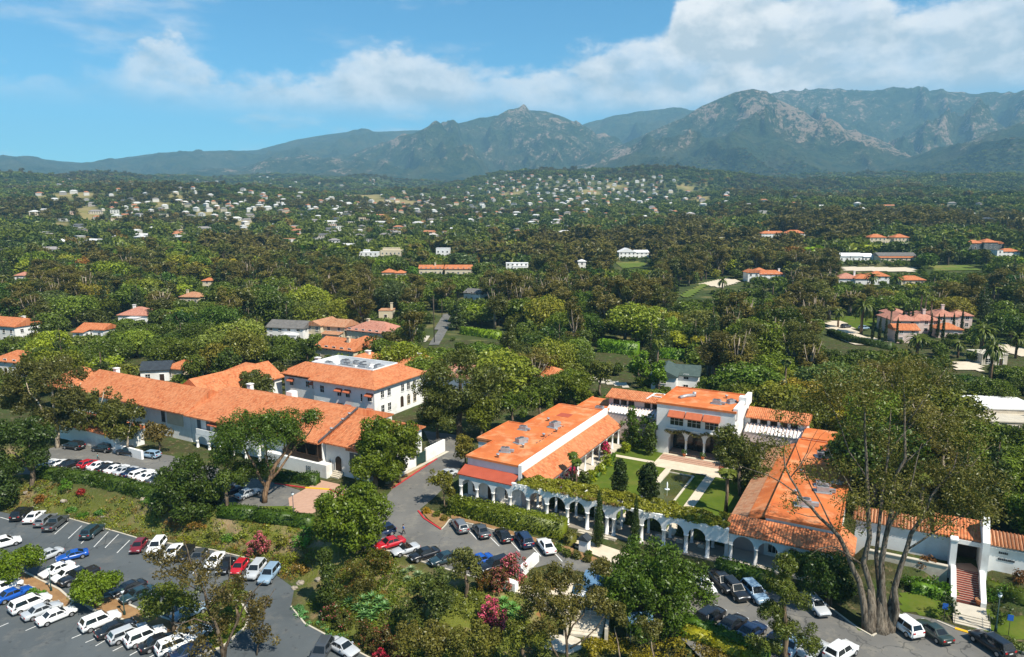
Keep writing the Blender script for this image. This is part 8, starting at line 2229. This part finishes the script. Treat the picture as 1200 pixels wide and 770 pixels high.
for x, y in near:
    z = hz1(x, y)
    px, py = pj(x, y, z); dep = depth(x, y, z)
    if not (-260 < px < 1460): continue
    kind = 'broadleaf'; col = None
    u = rg.random()
    for ex, ey, rx, ry in ZONES_E:
        if ((px - ex) / rx) ** 2 + ((py - ey) / ry) ** 2 < 1 and u < .82: kind = 'eucalyptus'
    if kind == 'broadleaf':
        if u < .06: kind = 'conifer'
        elif u < .13: kind = 'eucalyptus'
        elif u < .155: kind = 'fan_palm' if px > 900 else 'broadleaf'
    nz = vnoise(np.array(x / 26), np.array(y / 26), 5)
    if kind == 'broadleaf' and vnoise(np.array(x / 55), np.array(y / 55), 8) > .68 and rg.random() < .7: kind = 'eucalyptus' if rg.random() < .7 else 'conifer'
    if kind == 'broadleaf':
        h = rg.uniform(7.5, 14.5); wd = h * rg.uniform(.9, 1.35)
        t = rg.random()
        base_c = np.array((.042, .068, .018)) if nz < .36 else np.array((.074, .104, .022)) if nz < .55 else np.array((.116, .132, .028))
        if t < .14: base_c = np.array((.115, .150, .024))
        elif t < .20: base_c = np.array((.080, .098, .048))
        elif t < .23: base_c = np.array((.150, .098, .030))
        for ex, ey, rx, ry, cc in ZONES_B:
            if ((px - ex) / rx) ** 2 + ((py - ey) / ry) ** 2 < 1 and rg.random() < .75: base_c = np.array(cc)
        sz_ = math.exp(rg.normal() * .22); wd *= sz_; h *= sz_ ** .8
        col = base_c * np.array((1.3, 1.2, 1.1)) * rg.uniform(.62, 1.45) * (1 + .14 * rg.normal(size=3) * np.array((1, .4, 1)))
        if 300 <= dep < 760: wd *= 1.5; h *= 1.18
        if dep < 300: wd *= rg.uniform(1.1, 1.6); h *= rg.uniform(1.0, 1.2)
    elif kind == 'eucalyptus':
        h = rg.uniform(14, 22); wd = rg.uniform(10, 16); col = np.array((.120, .102, .044)) * rg.uniform(.75, 1.2)
        if rg.random() < .3: col = np.array((.100, .104, .042)) * rg.uniform(.8, 1.2)
    elif kind == 'conifer':
        h = rg.uniform(12, 19); wd = h * rg.uniform(.34, .5); col = np.array((.042, .062, .026)) * rg.uniform(.8, 1.2)
    else:
        h = rg.uniform(8, 14); wd = 4.4; col = np.array((.085, .105, .03))
    if dep < 190: h = min(h, 15)
    top = pj(x, y, z + h)[1]
    wpx = wd * 811 / dep
    if blocked(px, py - (py - top) * .2, wpx, top, dep):
        for hh in (h * .6, rg.uniform(3.2, 5.0), rg.uniform(1.8, 2.8)):
            kind = 'broadleaf' if kind != 'fan_palm' else kind; h = hh; wd = h * 1.25; top = pj(x, y, z + h)[1]; wpx = wd * 811 / dep
            if not blocked(px, py - (py - top) * .2, wpx, top, dep): break
        else: continue
        col = np.array((.075, .105, .022)) * rg.uniform(.7, 1.5)
    cell = (int(x // 12), int(y // 12)); ok = True
    for i in (-1, 0, 1):
        for j in (-1, 0, 1):
            for (qx, qy, qw) in gridh.get((cell[0] + i, cell[1] + j), ()):
                if math.hypot(qx - x, qy - y) < (.30 if kind != 'eucalyptus' else .26) * (qw + wd): ok = False
    if not ok: continue
    gridh.setdefault(cell, []).append((x, y, wd))
    TREES.append(dict(k=kind, x=x, y=y, z=z, h=h, w=wd, c=col, px=px, py=py, top=top, wpx=wpx, size=wpx * (py - top), dep=dep, nz=float(nz)))
inview = [t for t in TREES if -20 < t['px'] < 1220 and t['top'] < 780]
CAP = {'broadleaf': 265, 'eucalyptus': 240, 'conifer': 60, 'fan_palm': 40}
indiv = []
for k, cap in CAP.items():
    lst = sorted([t for t in inview if t['k'] == k], key=lambda t: -t['size'])[:cap]
    indiv += lst
ids = set(id(t) for t in indiv)
def hue(t):
    r_, g_, b_ = t['c']
    if t['k'] == 'eucalyptus': return 'brown-olive' if r_ > g_ * 1.05 else 'smoky olive'
    if t['k'] == 'conifer': return 'dark'
    if t['k'] == 'fan_palm': return 'slim'
    if r_ > g_: return 'russet'
    if g_ > .13: return 'bright green'
    if b_ > .04: return 'grey-green'
    if g_ < .075: return 'dark green'
    if r_ > .078: return 'olive green'
    return 'mid green'
cnt = {}
KN = {'broadleaf': 'round-crowned tree', 'eucalyptus': 'tall eucalyptus', 'conifer': 'pointed conifer', 'fan_palm': 'fan palm'}
for t in indiv:
    best = min(LPX, key=lambda q: math.hypot(q[3] - t['x'], q[4] - t['y']) + .5 * abs(q[1] - t['px']) * t['dep'] / 811)
    dx = t['px'] - best[1]
    dd = math.hypot(t['x'], t['y']) - math.hypot(best[3], best[4])
    lat = abs(dx) * t['dep'] / 811
    rel = ('right of' if dx > 0 else 'left of') if lat > abs(dd) * .9 else ('behind' if dd > 0 else 'in front of')
    t['hue'] = hue(t); t['land'] = best[0]; t['rel'] = rel
    t['dist'] = math.hypot(best[3] - t['x'], best[4] - t['y'])
    cnt.setdefault((t['hue'], t['k'], rel, best[0]), []).append(t)
for key, lst in cnt.items():
    lst.sort(key=lambda t: t['dist'])
    for i, t in enumerate(lst):
        n_ = len(lst)
        t['lab'] = f"{key[0]} {KN[key[1]]} {key[2]} {key[3]}" + ('' if n_ == 1 else f", {ORD[min(i, 58)]} of {n_ if n_ > 9 else ['', '', 'two', 'three', 'four', 'five', 'six', 'seven', 'eight', 'nine'][n_]}")
GRP = {'broadleaf': 'broadleaf trees of the wood behind the estate', 'eucalyptus': 'eucalyptus trees of the wood behind the estate', 'conifer': 'conifers of the wood behind the estate', 'fan_palm': 'fan palms of the wood'}
for t in indiv:
    lod = 0 if t['wpx'] > 46 else 1 if t['wpx'] > 20 else 2
    tree(t['k'], t['x'], t['y'], t['h'], t['w'], t['c'], t['lab'], GRP[t['k']], lod, None, t['z'], one=(t['py'] - t['top']) < 24)
rest = [t for t in TREES if id(t) not in ids]

# ------------------------------------------------------------------ houses of the hillside town
TOWN = [(330, 262, 130, 26, 1.0), (220, 258, 90, 20, .8), (450, 256, 60, 20, .8), (520, 250, 60, 20, .8), (620, 238, 100, 18, .9), (700, 225, 70, 14, 1.0), (650, 214, 80, 8, .9), (760, 240, 50, 22, .5), (120, 262, 80, 26, .45), (60, 290, 60, 14, .3), (380, 234, 120, 10, .35), (840, 240, 60, 16, .25), (560, 268, 110, 14, .5), (400, 280, 60, 12, .5), (1050, 250, 110, 10, .15), (950, 240, 60, 10, .15), (170, 222, 160, 10, .35), (330, 214, 110, 7, .35), (700, 212, 90, 6, .8)]
WALLC = [((.56, .54, .50), 'white', 5), ((.56, .48, .36), 'cream', 3), ((.36, .33, .30), 'grey', 1.6), ((.50, .36, .28), 'pink', 1)]
ROOFCOL = [((.56, .55, .53), 'pale', 4.2), ((.24, .22, .21), 'grey', 2.6), ((.40, .17, .09), 'tile', 3.2), ((.12, .12, .125), 'dark', 1.4)]
def pick(lst):
    p = np.array([q[2] for q in lst]); return lst[rg.choice(len(lst), p=p / p.sum())]
mwall = mat_objcolor('far_wall', .9, .1, .05, .2)
def far_house(w_, d_, h_, kind):
    """walls, eaves and roof of a distant house"""
    wl = MB(); wl.box(-w_ / 2, w_ / 2, -d_ / 2, d_ / 2, -3, h_)
    nw = max(2, int(w_ / 4))
    rf = MB()
    if kind == 0: hip(rf, -w_ / 2 - .6, w_ / 2 + .6, -d_ / 2 - .6, d_ / 2 + .6, h_ + .01, h_ + d_ * .24)
    elif kind == 1: gable(rf, -w_ / 2 - .5, w_ / 2 + .5, -d_ / 2 - .5, 0, d_ / 2 + .5, h_ + .01, h_ + d_ * .24)
    else: rf.box(-w_ / 2 - .3, w_ / 2 + .3, -d_ / 2 - .3, d_ / 2 + .3, h_ + .005, h_ + .5)
    wn = MB()
    for i in range(nw):
        x = -w_ / 2 + w_ * (i + .5) / nw
        wn.box(x - .9, x + .9, -d_ / 2 - .06, -d_ / 2 + .02, 1.0, 2.9)
        if h_ > 5: wn.box(x - .8, x + .8, -d_ / 2 - .06, -d_ / 2 + .02, 3.9, 5.4)
    return wl.mesh('wall', mwall), rf.mesh('roof', ROOFC), wn.mesh('windows', GLASS)
FH = [far_house(*q) for q in ((16, 10, 5.6, 0), (20, 11, 4.4, 1), (14, 10, 6.2, 0), (24, 12, 5.2, 0), (18, 10, 5.8, 2), (12, 9, 5.4, 1), (26, 11, 4.2, 1), (15, 12, 6.4, 2))]
sites = []
tries = 0
while len(sites) < 660 and tries < 16000:
    tries += 1
    tw = TOWN[rg.choice(len(TOWN), p=np.array([q[2] * q[3] * q[4] for q in TOWN]) / sum(q[2] * q[3] * q[4] for q in TOWN))]
    px = tw[0] + tw[2] * rg.uniform(-1, 1); py = tw[1] + tw[3] * rg.uniform(-1, 1)
    x, y, z = gp(px, py)
    r_ = math.hypot(x, y)
    if r_ < 560 or r_ > 4700: continue
    if any(abs(q[0] - x) < 24 and abs(q[1] - y) < 24 for q in sites): continue
    pxx, pyy = pj(x, y, z)
    if abs(pyy - py) > 3: continue
    sites.append((x, y, z, px, py, r_))
sites.sort(key=lambda q: q[5])
HS = []
infos = []
for i, (x, y, z, px, py, r_) in enumerate(sites):
    wc, wn_, _ = pick(WALLC); rc, rn_, _ = pick(ROOFCOL)
    v = int(rg.integers(len(FH)))
    infos.append([x, y, z, px, py, r_, wc, wn_, rc, rn_, v, rg.uniform(-.9, .9), rg.uniform(.45, .85)])
band = lambda py: 'low in the town' if py > 262 else 'in mid town' if py > 240 else 'high above the town'
byk = {}
for q in infos[:245]:
    px, py = pj(q[0], q[1], q[2])
    byk.setdefault((q[7], q[9], band(py)), []).append((px, q))
NTH = ['', 'second ', 'third ', 'fourth ', 'fifth ', 'sixth ', 'seventh ', 'eighth ', 'ninth ', 'tenth ', 'eleventh ', 'twelfth ', 'thirteenth ', 'fourteenth ', 'fifteenth ', 'sixteenth ', 'seventeenth ', 'eighteenth ', 'nineteenth ', 'twentieth ', '21st ', '22nd ', '23rd ', '24th ', '25th ', '26th ', '27th ', '28th ', '29th ', '30th ']
lab_h = {}
for key, lst in byk.items():
    lst.sort(key=lambda t: t[0])
    for i, (px, q) in enumerate(lst):
        rn_ = {'pale': 'pale roof', 'grey': 'grey roof', 'tile': 'tile roof', 'dark': 'dark roof'}[key[1]]
        pos = 'only one there' if len(lst) == 1 else (NTH[min(i, 29)] + 'from the left' if i else 'leftmost of its kind')
        lab_h[id(q)] = f"{key[0]} house with {rn_} {key[2]}, {pos}"
far_rest = []
for i, q in enumerate(infos):
    x, y, z, px, py, r_, wc, wn_, rc, rn_, v, rz, sc = q
    if i < 245:
        h = thing('house', lab_h[id(q)], 'house', (x, y, z), rz, 'houses of the hillside town')
        for nm, me_, cc in (('wall', FH[v][0], wc), ('roof', FH[v][1], rc), ('window_row', FH[v][2], wc)):
            o = put(nm, me_, h, color=np.array(cc) * rg.uniform(.85, 1.1)); o.scale = (sc, sc, sc)
            if nm == 'window_row': o['kind'] = 'stuff'
    else: far_rest.append(q)
# beyond the three hundred that show largest: one object
RM = [mat_mottle('far_%d' % i, c[0], tuple(q * .85 for q in c[0]), .1, .9, .1) for i, c in enumerate(WALLC + ROOFCOL)]
mb = MB()
for x, y, z, px, py, r_, wc, wn_, rc, rn_, v, rz, sc in far_rest:
    wi = [c[1] for c in WALLC].index(wn_); ri = 4 + [c[1] for c in ROOFCOL].index(rn_)
    c_, s_ = math.cos(rz), math.sin(rz)
    w_, d_, h_ = 17 * sc, 10 * sc, 5.4
    T = Matrix.Translation((x, y, z)) @ Matrix.Rotation(rz, 4, 'Z')
    mb.box(-w_ / 2, w_ / 2, -d_ / 2, d_ / 2, -3, h_, wi, T)
    vs = [T @ Vector(p_) for p_ in ((-w_ / 2 - .5, -d_ / 2 - .5, h_ + .02), (w_ / 2 + .5, -d_ / 2 - .5, h_ + .02), (w_ / 2 + .5, d_ / 2 + .5, h_ + .02), (-w_ / 2 - .5, d_ / 2 + .5, h_ + .02), (-w_ / 4, 0, h_ + 2.2), (w_ / 4, 0, h_ + 2.2))]
    mb.add(vs, [(0, 1, 5, 4), (1, 2, 5), (2, 3, 4, 5), (3, 0, 4), (3, 2, 1, 0)], ri)
if mb.v: tag(mb.build('distant_houses', RM), kind='stuff')

# ------------------------------------------------------------------ the far wood: scattered trees, one object
hx = np.array([q[0] for q in infos]); hy = np.array([q[1] for q in infos]); hr = np.array([q[5] for q in infos]); ha = np.arctan2(hx, hy)
pts = []
def scatter(r0, r1, step, wlo, whi, hlo, hhi):
    P_ = ring(r0, r1, step, .95)
    Z_ = hout(P_[:, 0], P_[:, 1])
    nzv = vnoise(P_[:, 0] / 70, P_[:, 1] / 70, 55); nz2 = vnoise(P_[:, 0] / 200, P_[:, 1] / 200, 56)
    for i, (x, y) in enumerate(P_):
        z = Z_[i]
        r_ = math.hypot(x, y); a = math.atan2(x, y)
        if r_ < 3700 and dryness(x, y) > .35 + .5 * rg.random(): continue
        # gardens: a house keeps its view open
        da = np.abs(ha - a) * r_; dr = hr - r_
        near_h = (da < 11) & (dr > -9) & (dr < 46)
        wd = rg.uniform(wlo, whi); h = wd * rg.uniform(hlo, hhi)
        if near_h.any():
            if rg.random() < .5: continue
            wd *= .45; h *= .45
        elif ((da < 60) & (np.abs(dr) < 90)).any():
            if rg.random() < .12: continue
            wd *= .8; h *= .8
        px, py = pj(x, y, z)
        top = pj(x, y, z + h)[1]; dep = depth(x, y, z)
        if blocked(px, py, wd * 811 / dep, top, dep): continue
        e = 1.0 if nz2[i] > .66 and rg.random() < .6 else 0
        for ex, ey, rx, ry in ZONES_E:
            if ((px - ex) / rx) ** 2 + ((py - ey) / ry) ** 2 < 1: e = 1.0
        if e: c = np.array((.112, .096, .044)) * rg.uniform(.7, 1.2); h *= 1.5
        else:
            c = (np.array((.042, .068, .022)) if nzv[i] < .45 else np.array((.074, .100, .026)))
            t = rg.random()
            if t < .08: c = np.array((.10, .13, .03))
            elif t < .13: c = np.array((.13, .10, .04))
            c = c * np.array((1.3, 1.18, 1.1)) * rg.uniform(.65, 1.35)
        k = int(3 + rg.integers(3)) if e else (6 if rg.random() < .05 else int(rg.integers(3)))
        pts.append((x, y, z - .3, wd, h, k, rg.uniform(0, 6.28), *c))
for t in rest:
    k = {'eucalyptus': 3 + int(rg.integers(3)), 'conifer': 6, 'broadleaf': int(rg.integers(3)), 'fan_palm': 7}[t['k']]
    if t['dep'] < 520: k += 8
    pts.append((t['x'], t['y'], t['z'] - .2, t['w'], t['h'], k, rg.uniform(0, 6.28), *t['c']))
scatter(640, 1100, 10.6, 12, 21, .55, .95)
scatter(1100, 1900, 12.5, 12, 21, .5, .85)
scatter(1900, 3500, 18.0, 16, 26, .42, .75)
scatter(3500, 4600, 30.0, 16, 28, .40, .62)
NT_ = len(pts)
P_ = np.array(pts)
me = bpy.data.meshes.new('far_wood'); me.vertices.add(NT_); me.vertices.foreach_set('co', P_[:, :3].astype(np.float32).ravel())
protoc = bpy.data.collections.new('tree_kinds')
plist = [('broadleaf', 3, 0), ('broadleaf', 3, 1), ('broadleaf', 3, 2), ('eucalyptus', 3, 0), ('eucalyptus', 3, 1), ('eucalyptus', 3, 2), ('conifer', 3, 0), ('fan_palm', 3, 0),
         ('broadleaf', 2, 0), ('broadleaf', 2, 1), ('broadleaf', 2, 2), ('eucalyptus', 2, 0), ('eucalyptus', 2, 1), ('eucalyptus', 2, 2), ('conifer', 2, 0), ('fan_palm', 2, 0)]
sx = np.zeros(NT_); sz = np.zeros(NT_)
for i, (k, l, v) in enumerate(plist):
    src = join_np(*SPEC[(k, l)][v]); src.materials[0] = LEAFT
    o = bpy.data.objects.new('kind_%02d' % i, src); protoc.objects.link(o)
    s_ = P_[:, 5].astype(int) == i
    sx[s_] = P_[s_, 3] / SIZE[k][0]; sz[s_] = P_[s_, 4] / SIZE[k][1]
def at_(name, typ, data, prop):
    a = me.attributes.new(name, typ, 'POINT'); a.data.foreach_set(prop, np.asarray(data).ravel())
at_('kindno', 'INT', P_[:, 5].astype(np.int32), 'value')
at_('turn', 'FLOAT_VECTOR', np.stack([P_[:, 6] * 0, P_[:, 6] * 0, P_[:, 6]], 1).astype(np.float32), 'vector')
at_('size', 'FLOAT_VECTOR', np.stack([sx, sx, sz], 1).astype(np.float32), 'vector')
at_('tint', 'FLOAT_COLOR', np.concatenate([P_[:, 7:10], np.ones((NT_, 1))], 1).astype(np.float32), 'color')
fw = put('far_wood', me); tag(fw, kind='stuff')
ng = bpy.data.node_groups.new('scatter_trees', 'GeometryNodeTree')
ng.interface.new_socket('Geometry', in_out='INPUT', socket_type='NodeSocketGeometry')
ng.interface.new_socket('Geometry', in_out='OUTPUT', socket_type='NodeSocketGeometry')
g = NT(ng)
gi = g.add('NodeGroupInput'); go = g.add('NodeGroupOutput')
mp_ = g.add('GeometryNodeMeshToPoints'); ip = g.add('GeometryNodeInstanceOnPoints'); ci = g.add('GeometryNodeCollectionInfo')
ci.inputs['Collection'].default_value = protoc; ci.inputs['Separate Children'].default_value = True; ci.inputs['Reset Children'].default_value = True
def named(n_, typ):
    q = g.add('GeometryNodeInputNamedAttribute'); q.data_type = typ; q.inputs['Name'].default_value = n_
    return [s for s in q.outputs if s.enabled and s.name == 'Attribute'][0]
g.link(gi.outputs[0], mp_.inputs[0]); g.link(mp_.outputs[0], ip.inputs['Points'])
g.link(ci.outputs[0], ip.inputs['Instance']); ip.inputs['Pick Instance'].default_value = True
g.link(named('kindno', 'INT'), ip.inputs['Instance Index'])
g.link(named('turn', 'FLOAT_VECTOR'), ip.inputs['Rotation']); g.link(named('size', 'FLOAT_VECTOR'), ip.inputs['Scale'])
g.link(ip.outputs[0], go.inputs[0])
md = fw.modifiers.new('scatter', 'NODES'); md.node_group = ng

# ------------------------------------------------------------------ the air
hz_top = MTOP + 25
mb = MB(); mb.box(-10600, 10600, -260, 11300, -7.5, hz_top)
m, t, out = newmat('haze')
pv = t.add('ShaderNodeVolumePrincipled')
pv.inputs['Color'].default_value = (.38, .74, 1.0, 1)
pv.inputs['Density'].default_value = 8.6e-5
pv.inputs['Anisotropy'].default_value = 0.0
t.link(pv.outputs[0], out.inputs['Volume'])
tag(mb.build('haze', m), kind='stuff')
print('trees', len(TREES), 'single', len(indiv), 'scattered', NT_, 'houses', len(sites), 'objects', len(bpy.data.objects), 'mtop', MTOP)
